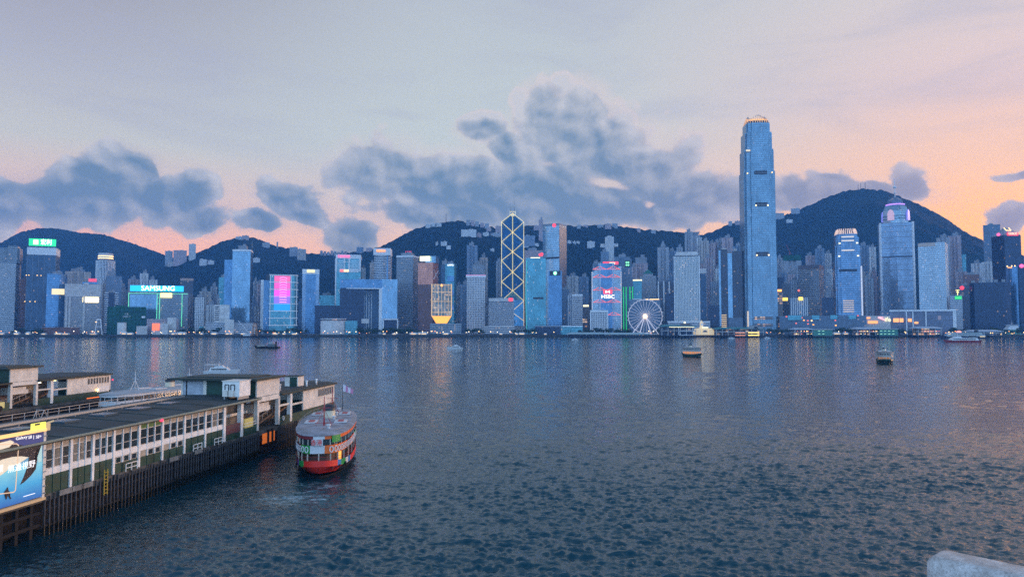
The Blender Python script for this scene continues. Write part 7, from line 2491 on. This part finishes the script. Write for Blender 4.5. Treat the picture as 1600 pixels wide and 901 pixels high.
def ferry(name, label, loc, heading, L, B, pal, detail=True, group=None):
    """double-ended two-deck ferry; bow at local -Y. pal: dict of material lists/functions"""
    t = thing(name, label, 'ferry', loc, heading, group)
    n = 96 if detail else 36
    keel = outline(L * .84, B * .60, n, 1.6)
    wl = outline(L * .955, B * .92, n, 1.45)
    ws = outline(L * 1.0, B * 1.0, n, .76)
    dk = outline(L * .985, B * .98, n, .76)
    SH = .75
    g = band(keel, -1.4, wl, .25, lambda a, i: 0, None, .3, L)
    band(wl, .25, ws, 1.15, pal.get('strake', lambda a, i: 0), g, SH, L)
    band(ws, 1.15, ws, 1.95, pal['rail'], g, SH, L)
    cap(g, dk, 1.25, 1, SH, L)
    g.build('hull', pal['mats'], t)
    # lower deck: core, posts
    core = outline(L * .86, B * .66, n)
    gi = band(core, 1.4, core, 3.75, pal.get('core', lambda a, i: 0))
    gi.build('lower_cabin', pal['core_mats'], t)
    lo_ = outline(L * .95, B * .95, n, .70)
    step = 4 if detail else 4
    g = MB()
    for i in range(0, n, step):
        p = lo_[i]
        s_ = SH * (abs(p[1]) / (L / 2)) ** 2.5
        g.box((p[0], p[1], 1.9 + s_ * .8), (.16, .16, 1.75 - s_ * .7))
        g.build('deck_post', pal['post'], t)
        g = MB()
    # upper deck band
    up = outline(L * .955, B * 1.0, n)
    g = band(up, 3.55, up, 4.65, pal['band'])
    cap(g, up, 3.56, pal['band'](3, 0))
    g.build('upper_bulwark', pal['mats'], t)
    wn = outline(L * .94, B * .975, n)
    g = band(wn, 4.65, wn, 5.55, lambda a, i: 0)
    g.build('upper_glazing', paneg, t)
    g = MB()
    for i in range(0, n, 3):
        p = wn[i]
        g.box((p[0] * 1.004, p[1] * 1.004, 4.65), (.13, .13, .92))
    g.build('window_posts', pal['post'], t)
    fa = outline(L * .96, B * 1.01, n)
    g = band(fa, 5.5, fa, 5.95, pal['fascia'])
    g.build('fascia', pal['mats'], t)
    g = MB()
    rfo = outline(L * .97, B * 1.03, n)
    rfi = outline(L * .90, B * .86, n)
    band(rfo, 5.95, rfo, 6.05, lambda a, i: 0, g)
    band(rfo, 6.05, rfi, 6.28, lambda a, i: 0, g)
    cap(g, rfi, 6.28, 0, 0, L, .12)
    g.build('roof', pal['roof'], t)
    # funnel and masts
    fh = 1.7
    g = MB().lathe((0, L * .06, 6.3), [(.95, 0), (.9, fh), (.75, fh + .02)], 18, sy=1.25)
    f_ = g.build('funnel', pal['funnel'], t)
    MB().lathe((0, L * .06, 6.3), [(.98, fh - .45), (.98, fh + .12), (.7, fh + .14), (.6, fh + .4), (0, fh + .42)], 18, sy=1.25).build('funnel_cap', darkm, f_)
    for s_, hgt in ((-1, 4.4), (1, 4.2)):
        yy = s_ * L * .24
        g = MB().tube((0, yy, 6.2), (0, yy, 6.2 + hgt), .10, .05, 8)
        g.bar((-.9, yy, 6.2 + hgt * .62), (.9, yy, 6.2 + hgt * .62), .08)
        if detail:
            for q in (-1, 1):
                g.bar((q * 1.15, yy, 6.3), (q * .05, yy, 6.2 + hgt * .58), .06)
                g.bar((0, yy + q * 1.4, 6.3), (0, yy, 6.2 + hgt * .58), .05)
            g.bar((-1.3, yy, 6.75), (1.3, yy, 6.75), .07)
        g.build('mast', pal['mast'], t)
    if detail and n > 40 and pal.get('extras'):
        rl = outline(L * .93, B * .96, n)
        g = MB()
        for i in range(n):
            a, b_ = rl[i], rl[(i + 1) % n]
            g.bar((a[0], a[1], 6.62), (b_[0], b_[1], 6.62), .035)
            if i % 3 == 0:
                g.bar((a[0], a[1], 6.05), (a[0], a[1], 6.62), .04)
        g.build('roof_rail', steelg, t)
        rl = outline(L * .975, B * .985, n)
        g = MB()
        for zz in (2.35, 2.7):
            for i in range(n):
                a, b_ = rl[i], rl[(i + 1) % n]
                sa = SH * .6 * (abs(a[1]) / (L / 2)) ** 2.5
                sb = SH * .6 * (abs(b_[1]) / (L / 2)) ** 2.5
                g.bar((a[0], a[1], zz + sa), (b_[0], b_[1], zz + sb), .035)
        g.build('deck_rail', pal['mast'], t)
        for q in (-.33, -.02, .14, .33):
            MB().lathe((.9, L * q, 6.35), [(.22, 0), (.22, .35), (.34, .4), (.34, .52), (0, .6)], 10).build('roof_vent', f_white, t)
        for q in range(9):
            MB().box((0, -L * .36 + q * L * .09, 1.9), (B * .5, .35, .75)).build('bench', woodp, t)
        for q in range(7):
            for s_ in (-1, 1):
                pp_ = rl[int(n * (.25 * (1 - s_)) + n * .25 + (q - 3) * 4) % n]
                MB().tube((pp_[0] * 1.01, pp_[1], 1.45), (pp_[0] * 1.05, pp_[1], 1.45), .36, .36, 10).build('tyre_fender', timber, t)
    if detail:
        k = 0
        for yy in (-.11, .20):
            for s_ in (-1, 1):
                r_ = MB().box((s_ * B * .26, L * yy, 6.36), (B * .22, L * .095, .16)).build('raft_locker', pal['roof2'], t)
                MB().box((s_ * B * .26, L * yy, 6.525), (B * .10, L * .075, .03)).build('locker_mark', pal['mast'], r_)
    return t


def M(name, c, r=.45, **k):
    return mat('ferry_' + name, c, r, **k)


f_red = M('red', (.80, .035, .022))
f_dark = M('dark', (.02, .018, .02), .6)
f_white = M('white', (.66, .66, .66))
f_orange = M('orange', (.88, .16, .02))
f_green = M('green', (.02, .30, .06))
f_purple = M('purple', (.16, .06, .26))
f_blue = M('blue', (.05, .22, .52))
f_maroon = M('maroon', (.20, .02, .03))
wood_deck = M('deck', (.20, .13, .08), .8)
mats_r = [f_dark, wood_deck, f_red, f_white, f_orange, f_green, f_purple, f_blue, f_maroon]


def pick(a, stops):
    for lim, m in stops:
        if a < lim:
            return m
    return stops[-1][1]


def rail_r(a, i):
    return pick(a, ((-9, 6), (-6, 8), (-4.2, 6), (-2.6, 5), (3.2, 2), (4.4, 7), (6.2, 5), (8.0, 3), (9.5, 7), (40, 2)))


def band_r(a, i):
    return pick(a, ((-12, 3), (-7, 6), (-3.0, 8), (-1.2, 5), (.5, 3), (6.5, 4), (9, 8), (13, 4), (15, 3), (18, 5), (40, 4)))


def fascia_r(a, i):
    return pick(a, ((-.6, 8), (.6, 3), (40, 4)))


roofw = mat('ferry_roof', (.27, .27, .31), .55, var=.35, vscale=.7)
pal_r = dict(extras=True, strake=lambda a, i: 2 if -2.4 < a < 4.0 else 0, rail=rail_r, band=band_r, fascia=fascia_r, mats=mats_r, post=M('post', (.55, .50, .42)), roof=roofw,
             roof2=mat('locker_white', (.62, .60, .60), .6), funnel=M('cream', (.62, .55, .40)), mast=M('mast_red', (.40, .03, .04)),
             core=lambda a, i: 1 if 4.5 < a < 7.5 else 0, core_mats=[mat('cabin_dim', (.10, .065, .045), .7, var=.5, vscale=1.2), glow('cabin_lit', (1, .42, .08), 1.0)])
bow, stn = Vector((-26.2, 98.8)), Vector((-31.4, 129.8))
ctr_ = (bow + stn) / 2
ax = (bow - stn).normalized()
head = math.atan2(ax.x, -ax.y)      # local -Y to ax
FL = (bow - stn).length
rf = ferry('harbour_ferry', 'red-bowed ferry in a colourful painted wrap leaving the near pier', (ctr_.x, ctr_.y, 0), head, FL, 8.3, pal_r)
# ring pattern along the upper bulwark
NU = 96
up = outline(FL * .955, 8.3, NU)
def walk(i0, dirn, dist0, count, step):
    """points spaced along the outline starting from vertex i0"""
    out, i, acc = [], i0, 0.0
    need = dist0
    while len(out) < count:
        a, b = Vector(up[i % NU]), Vector(up[(i + dirn) % NU])
        l = (b - a).length
        while need <= acc + l and len(out) < count:
            tt = (need - acc) / l
            out.append((a.lerp(b, tt), (b - a).normalized()))
            need += step
        acc += l
        i += dirn
    return out


ib = min(range(NU), key=lambda i: up[i][1])
for dirn, d0, cnt in ((1, 1.7, 22), (-1, 1.7, 10)):
    for (p, tg_) in walk(ib, dirn, d0, cnt, .78):
        nr = Vector((tg_.y, -tg_.x)) * (1 if dirn > 0 else -1)
        if nr.dot(p) < 0:
            nr = -nr
        g = MB()
        for j in range(12):
            a0, a1 = 2 * PI * j / 12, 2 * PI * (j + 1) / 12
            c0_ = p + nr * .05
            q0 = (c0_.x + tg_.x * .27 * math.cos(a0), c0_.y + tg_.y * .27 * math.cos(a0), 4.08 + .38 * math.sin(a0))
            q1 = (c0_.x + tg_.x * .27 * math.cos(a1), c0_.y + tg_.y * .27 * math.cos(a1), 4.08 + .38 * math.sin(a1))
            g.bar(q0, q1, .13, .05, 0, (nr.x, nr.y, 0))
        g.build('painted_ring', mat('ring_white', (.75, .75, .74), .5), rf)
# name panel, green panel at the bow window line
pp = walk(ib, -1, .15, 1, 1)[0]
g = MB()
yb_ = up[ib][1] * .985


def arc_panel(d0, d1, z0, z1, m, name, off=.07):
    g = MB()
    n_ = 6
    P_ = []
    for k in range(n_ + 1):
        d = d0 + (d1 - d0) * k / n_
        (p, tg_) = walk(ib, 1 if d >= 0 else -1, abs(d) + 1e-4, 1, 1)[0]
        P_.append(p * (1 + off / 4.0))
    for k in range(n_):
        a, b = P_[k], P_[k + 1]
        ai, bi_ = a * .97, b * .97
        g.face([(a.x, a.y, z0), (b.x, b.y, z0), (b.x, b.y, z1), (a.x, a.y, z1)])
        g.face([(a.x, a.y, z1), (b.x, b.y, z1), (bi_.x, bi_.y, z1), (ai.x, ai.y, z1)])
        g.face([(ai.x, ai.y, z0), (bi_.x, bi_.y, z0), (b.x, b.y, z0), (a.x, a.y, z0)])
    g.build(name, m, rf)
    mid = walk(ib, 1 if (d0 + d1) >= 0 else -1, abs(d0 + d1) / 2 + 1e-4, 1, 1)[0]
    return mid


mid = arc_panel(-.95, .55, 4.66, 5.48, f_white, 'name_panel')
arc_panel(1.8, 3.6, 5.0, 5.98, f_green, 'green_panel')
(p, tg_) = walk(ib, -1, .2, 1, 1)[0]
text_mesh('lettering', '香港', .86, f_red, rf, (p.x - .1, p.y - .42, 5.06), 0, .01, 1.5)
# flag
t_ = thing('flag', 'small white and pink flag on the red ferry stern mast', 'flag', rf.location + Vector((-.6, 12.0, 0)))
hz0 = 9.0
MB().tube((0, 0, 6.2), (0, 0, 11.0), .05, .04, 6).build('staff', darkm, t_)
g = MB()
for k in range(8):
    x0_, x1_ = .05 + k * .22, .05 + (k + 1) * .22
    w0, w1 = .12 * math.sin(k * .9), .12 * math.sin((k + 1) * .9)
    g.face([(x0_, w0, 9.6 - k * .06), (x1_, w1, 9.54 - k * .06), (x1_, w1, 10.7 - k * .12), (x0_, w0, 10.8 - k * .12)], 0 if k % 4 < 2 else 1)
g.build('cloth', [mat('flag_white', (.7, .66, .72), .8), mat('flag_pink', (.6, .25, .40), .8)], t_)

# white-green palette for the others
f_hull2 = M('hull_green', (.012, .05, .035), .5)
mats_w = [f_hull2, wood_deck, f_white, f_hull2]
pal_w = dict(rail=lambda a, i: 3, band=lambda a, i: 2, fascia=lambda a, i: 2, mats=mats_w, post=f_white, roof=mat('ferry_roof_grey', (.34, .37, .40), .6, var=.15, vscale=.5),
             roof2=mat('locker_white', (.55, .53, .52), .6), funnel=M('cream', (.62, .55, .40)), mast=f_white,
             core_mats=[mat('cabin_lit_dim', (.30, .16, .08), .7, emit=(1, .40, .12), es=.28, var=.6, vscale=.5)])
ferry('harbour_ferry', 'white ferry moored behind the near pier roof', (-82.5, 172.0, 0), R(-19), 34.0, 8.8, pal_w)
def sea_at(px, py):
    a = at(px, py, 100.0)
    k = CAMH / (CAMH - a.z)
    return Vector((a.x * k, 100.0 * k, 0))


pal_d = dict(pal_w)
pal_d['mats'] = [f_hull2, wood_deck, mat('ferry_cream_dull', (.40, .39, .35), .6), f_hull2]
pal_d['roof'] = mat('ferry_roof_dark', (.14, .15, .16), .6, var=.2, vscale=.5)
pal_d['core_mats'] = [mat('cabin_lit_orange', (.16, .09, .05), .7, emit=(1, .38, .10), es=.55, var=.6, vscale=.5)]
p = sea_at(1081, 557)
ferry('harbour_ferry', 'white-topped green ferry crossing mid-harbour below the clock pier', p, R(40), 15.5, 6.2, pal_d)
p = sea_at(1382, 566)
pal_w2 = dict(pal_d)
pal_w2['core_mats'] = [mat('cabin_lit_amber', (.30, .16, .06), .7, emit=(1, .42, .10), es=.25, var=.6, vscale=.5)]
ferry('harbour_ferry', 'ferry coming bow-on in the open water at right', p, R(-28) * 0 - math.atan((1382 - 800) / F) + R(4), 30.0, 8.6, pal_w2)


# ------------------------------------------------------------------ other boats
def boat_hull(L, B, H, sheer=.6, n=9, m_top=1):
    """pointed bow at -X"""
    g = MB()
    st = []
    for i in range(n + 1):
        t = i / n
        x = -L / 2 + L * t
        w = B / 2 * min(1, (math.sin(min(t * 1.5, 1) * PI / 2)) ** .8) if t > 0 else .02
        zt = H + sheer * (1 - t) ** 2
        st.append((x, w, zt))
    for i in range(n):
        (x0, w0, z0), (x1, w1, z1) = st[i], st[i + 1]
        for s_ in (-1, 1):
            q = [(x0 + (.12 * L * (1 - i / n) ** 3), s_ * w0 * .72, -.8), (x1 + (.12 * L * (1 - (i + 1) / n) ** 3), s_ * w1 * .72, -.8), (x1, s_ * w1, z1), (x0, s_ * w0, z0)]
            g.face(q if s_ < 0 else list(reversed(q)), 0)
        g.face([(x0, -w0, z0 - .15), (x1, -w1, z1 - .15), (x1, w1, z1 - .15), (x0, w0, z0 - .15)], m_top)
    (x, w, z) = st[-1]
    g.face([(x, -w * .72, -.8), (x, w * .72, -.8), (x, w, z), (x, -w, z)], 0)
    return g


def loft_cabin(g, x0, x1, w, z0, z1, rake=.15, m=0):
    l = x1 - x0
    g.prism([(x0, -w / 2), (x1, -w / 2), (x1, w / 2), (x0, w / 2)], z0, z1, m,
            top_poly=[(x0 + l * rake, -w / 2 * .88), (x1 - l * rake * .4, -w / 2 * .88), (x1 - l * rake * .4, w / 2 * .88), (x0 + l * rake, w / 2 * .88)])
    return g


def motor_yacht(name, label, p, rz, L, cat='yacht', hull=None, group=None, top=True):
    t = thing(name, label, cat, p, rz, group)
    B = L * .28
    hull = hull or f_white
    boat_hull(L, B, L * .095, L * .05).build('hull', [hull, f_white], t)
    z = L * .09
    loft_cabin(MB(), -L * .22, L * .36, B * .8, z, z + L * .10, .18).build('cabin', f_white, t)
    for s_ in (-1, 1):
        MB().box((L * .08, s_ * B * .405, z + L * .035), (L * .42, .05, L * .035)).build('window_strip', paneg, t)
    if top:
        loft_cabin(MB(), -L * .06, L * .22, B * .6, z + L * .101, z + L * .16, .25).build('flybridge', f_white, t)
        g = MB().bar((L * .12, 0, z + L * .16), (L * .10, 0, z + L * .27), L * .008).bar((L * .11, -B * .2, z + L * .215), (L * .11, B * .2, z + L * .215), L * .008)
        g.build('mast', f_white, t)
    return t


motor_yacht('motor_yacht', 'white motor yacht cruising in front of the banded waterfront podium', sea_at(710, 545), R(4), 14.5)
y_ = motor_yacht('motor_yacht', 'white flybridge yacht peeping over the near pier hall roof', sea_at(348, 584), R(186), 15.0)
g = MB()
for xx in (1.5, 7.0):
    for yy in (-1.6, 1.6):
        g.bar((xx, yy, 1.5), (xx, yy, 4.0), .1)
g.box((4.25, 0, 4.0), (6.2, 3.6, .14))
g.build('awning', f_white, y_)
# tug
t = thing('tugboat', 'dark tugboat with a tall wheelhouse at the left of the harbour', 'tugboat', sea_at(416.5, 544), R(2))
boat_hull(23.0, 6.5, 1.6, 1.2).build('hull', [f_dark, mat('tug_deck', (.10, .10, .10), .8)], t)
loft_cabin(MB(), 1.5, 8.0, 4.6, 1.6, 4.0, .05).build('deckhouse', mat('tug_grey', (.10, .12, .13), .6), t)
loft_cabin(MB(), 2.5, 6.0, 3.6, 4.01, 6.0, .08).build('wheelhouse', mat('tug_white', (.30, .32, .34), .5), t)
MB().box((2.55, 0, 4.7), (.12, 2.9, .7)).build('window_strip', paneg, t)
MB().tube((3.6, 0, 6), (3.6, 0, 9.0), .16, .08, 6).bar((3.6, -1, 7.8), (3.6, 1, 7.8), .12).build('mast', mat('mast_red2', (.35, .05, .04), .6), t)
MB().lathe((8.6, 0, 1.6), [(.9, 0), (.8, 4.6), (.5, 4.7), (0, 4.7)], 14).build('funnel', f_dark, t)
MB().box((-4.5, 0, 1.7), (6.5, 4.2, 1.0)).build('cargo_cover', mat('cover_pale', (.40, .38, .32), .8), t)
g = MB()
for i in range(7):
    g.tube((-9 + i * 3.1, -3.05, .9), (-9 + i * 3.1, -3.3, .9), .55, .55, 10)
g.build('tyre_fenders', timber, t)
# red-hulled catamaran
p = sea_at(1501, 534.5)
t = thing('catamaran_ferry', 'fast ferry with a red hull and white cabin at the right', 'ferry', p, R(-30) * 0)
Lc = 58 * p.y / F
boat_hull(Lc, 10, 2.4, .8).build('hull', [M('red_dull', (.36, .05, .05)), f_white], t)
loft_cabin(MB(), -Lc * .30, Lc * .44, 8.6, 2.4, 5.4, .10).build('cabin', f_white, t)
MB().box((Lc * .06, -4.2, 3.4), (Lc * .58, .3, 1.1)).build('window_strip', paneg, t)
loft_cabin(MB(), -Lc * .20, Lc * .0, 6.2, 5.41, 7.6, .22).build('wheelhouse', f_white, t)
MB().box((Lc * .33, 0, 5.2), (Lc * .12, 5, 3.0)).build('stern_block', mat('tug_grey', (.10, .12, .13), .6), t)
MB().bar((-Lc * .08, 0, 7.6), (-Lc * .08, 0, 11), .35).build('mast', f_white, t)
# larger cream ferry behind it
p = sea_at(1500, 528.6)
t = thing('passenger_ship', 'long pale passenger ship with dark bow behind the red-hulled ferry', 'ship', p, 0)
Ls = 78 * p.y / F
boat_hull(Ls, 13, 3.2, 2.4).build('hull', [M('ship_navy', (.05, .05, .08)), f_white], t)
loft_cabin(MB(), -Ls * .30, Ls * .47, 11, 3.2, 6.4, .04).build('lower_cabin', M('ship_pale', (.42, .46, .46)), t)
loft_cabin(MB(), -Ls * .16, Ls * .42, 9.6, 6.41, 9.6, .06).build('upper_cabin', M('ship_pale2', (.36, .44, .44)), t)
MB().box((Ls * .1, -5.4, 4.4), (Ls * .66, .3, .8)).build('window_strip', paneg, t)
MB().box((Ls * .12, -4.7, 7.4), (Ls * .46, .3, .9)).build('window_strip', paneg, t)
MB().lathe((-Ls * .02, 0, 9.6), [(3.6, 0), (3.4, 1.6), (2, 2.7), (0, 3)], 16).build('dome_light', glow('dome_coral', (1, .30, .22), 1.2), t)
MB().box((Ls * .33, 0, 9.6), (4, 4, 4)).build('funnel', f_dark, t)
MB().box((Ls * .40, -6.4, 2.6), (Ls * .10, .4, 1.2)).build('lit_stern', glow('stern_warm', (1, .70, .35), .7), t)
# high ferry at the far right
p = sea_at(1580, 525.5)
t = thing('car_ferry', 'green-and-white high-sided ferry moored at the far right pier', 'ferry', p, 0)
k_ = p.y / F
Lf = 58 * k_
boat_hull(Lf, 14, 2.6, .8).build('hull', [f_dark, f_white], t)
g = MB().prism([(-8 * k_, -6), (14 * k_, -6), (14 * k_, 6), (-8 * k_, 6)], 2.6, 13, 0, top_poly=[(-5.5 * k_, -5.6), (9.5 * k_, -5.6), (9.5 * k_, 5.6), (-5.5 * k_, 5.6)])
g.build('green_house', mat('ferry_sea_green', (.07, .26, .20), .6), t)
g = MB().prism([(-9 * k_, -6.2), (10 * k_, -6.2), (10 * k_, 6.2), (-9 * k_, 6.2)], 13.01, 20, 0, top_poly=[(-4 * k_, -5), (8.5 * k_, -5), (8.5 * k_, 5), (-4 * k_, 5)])
g.build('white_house', f_white, t)
MB().box((2 * k_, 0, 20.01), (13.5 * k_, 11, 2.4)).build('bridge_deck', f_white, t)
MB().box((2 * k_, -5.4, 20.6), (12.5 * k_, .4, 1.2)).build('window_strip', paneg, t)
MB().tube((2 * k_, 0, 22), (2 * k_, 0, 30), .4, .2, 6).bar((0, 0, 26), (4 * k_, 0, 26), .4).build('mast', f_white, t)
MB().box((-2 * k_, -6.1, 5), (3 * k_, .3, 1.6)).build('lit_window', G_WARM, t)
MB().box((18 * k_, 0, 2.6), (9 * k_, 11, 5)).build('aft_house', greym, t)
# small craft near the far shore
for i, (px, py, Lp, lab, hl) in enumerate(((898, 531, 11, 'small cream launch off the canopy landing stages', f_white), (873, 529.5, 7, 'tiny dark sampan left of the cream launch', f_dark),
                                           (833, 528.8, 6, 'tiny dark boat below the green-edged glass tower', f_dark), (1143, 528.8, 11, 'small white boat beside the glowing arcade pier', f_white),
                                           (34, 529, 8, 'tiny plum-coloured boat by the far left shore', M('plum', (.16, .05, .09))), (66, 528.6, 9, 'small white boat by the far left shore', f_white),
                                           (1199, 528.6, 10, 'small lit boat at the end of the glowing arcade pier', f_white))):
    p = sea_at(px, py)
    motor_yacht('small_boat', lab, p, R(random.choice((3, 180))), Lp * p.y / F, 'boat', hl, top=(i % 2 == 0))
# crane barge
p = at(398, 519, 1262.0)
t = thing('crane_barge', 'orange-framed crane barge with a white boom near the left shore', 'barge', (p.x, 1262, 0))
boat_hull(46, 14, 2.6, .4).build('hull', [f_dark, greym], t)
g = MB()
for s_ in (-1, 1):
    for q in (-1, 1):
        g.bar((s_ * 3.8, q * 3, 2.4), (s_ * 2.0, q * 2, 25), .8)
for z in (7, 13, 19, 25):
    f_ = 3.8 - 1.8 * (z - 2.4) / 22.6
    g.bar((-f_, -2.6, z), (f_, -2.6, z), .6).bar((-f_, 2.6, z), (f_, 2.6, z), .6)
    if z < 25:
        g.bar((-f_, -2.6, z), (f_, -2.6, z + 6), .5)
g.build('frame', mat('crane_orange', (.48, .20, .06), .6), t)
MB().bar((-6, -3, 5), (-28, -3, 29), 1.1).build('boom', f_white, t)
MB().box((-13, 0, 2.6), (12, 8, 3.4)).build('deckhouse', f_white, t)
MB().box((4, 0, 25.01), (4, 4, 3)).build('cab', darkm, t)

# ================================================================== PARAPET IN THE FOREGROUND
d_ = Vector((.66, -.751)).normalized()
n_ = Vector((.751, .66)).normalized()
pc = Vector((1.915, 3.425))
me = bpy.data.meshes.new('parapet_mesh')
bm = bmesh.new()
bmesh.ops.create_cube(bm, size=1.0)
for v in bm.verts:
    v.co.x = (v.co.x + .5) * 3.0
    v.co.y = (v.co.y + .5) * .215
    v.co.z = (v.co.z - .5) * 1.25
bmesh.ops.bevel(bm, geom=[e for e in bm.edges], offset=.045, segments=5, affect='EDGES', profile=.5)
bm.to_mesh(me)
bm.free()
for pl in me.polygons:
    pl.use_smooth = True
stone_m = bpy.data.materials.new('parapet_stone')
stone_m.use_nodes = True
_t = NT(stone_m.node_tree)
_b = stone_m.node_tree.nodes['Principled BSDF']
_g = _t.new('ShaderNodeTexCoord').outputs['Object']
_n = _t.noise(_g, 9.0, 6.0, .65)
_n2 = _t.noise(_g, 90.0, 3.0, .6)
_c = _t.mix(_t.ss(_n, .35, .7), (.44, .39, .36), (.74, .69, .66))
_c = _t.mix(_t.m('MULTIPLY', _t.ss(_n2, .45, .7), .5), _c, (.22, .18, .15))
_t.put(_b.inputs['Base Color'], _c)
_b.inputs['Roughness'].default_value = .85
_bp = _t.new('ShaderNodeBump')
_bp.inputs['Distance'].default_value = .004
_t.put(_bp.inputs['Height'], _n2)
_t.put(_b.inputs['Normal'], _bp.outputs[0])
me.materials.append(stone_m)
o = bpy.data.objects.new('parapet', me)
COL.objects.link(o)
o.location = (pc.x, pc.y, 19.93)
o.rotation_euler = (0, 0, math.atan2(d_.y, d_.x))
tag(o, 'pale worn stone parapet with rounded edges at the lower right corner', 'parapet')
g = MB().box((0, -1.2, 18.3), (9, 4.6, .34))
tag(g.build('terrace', stone_m), kind='structure')
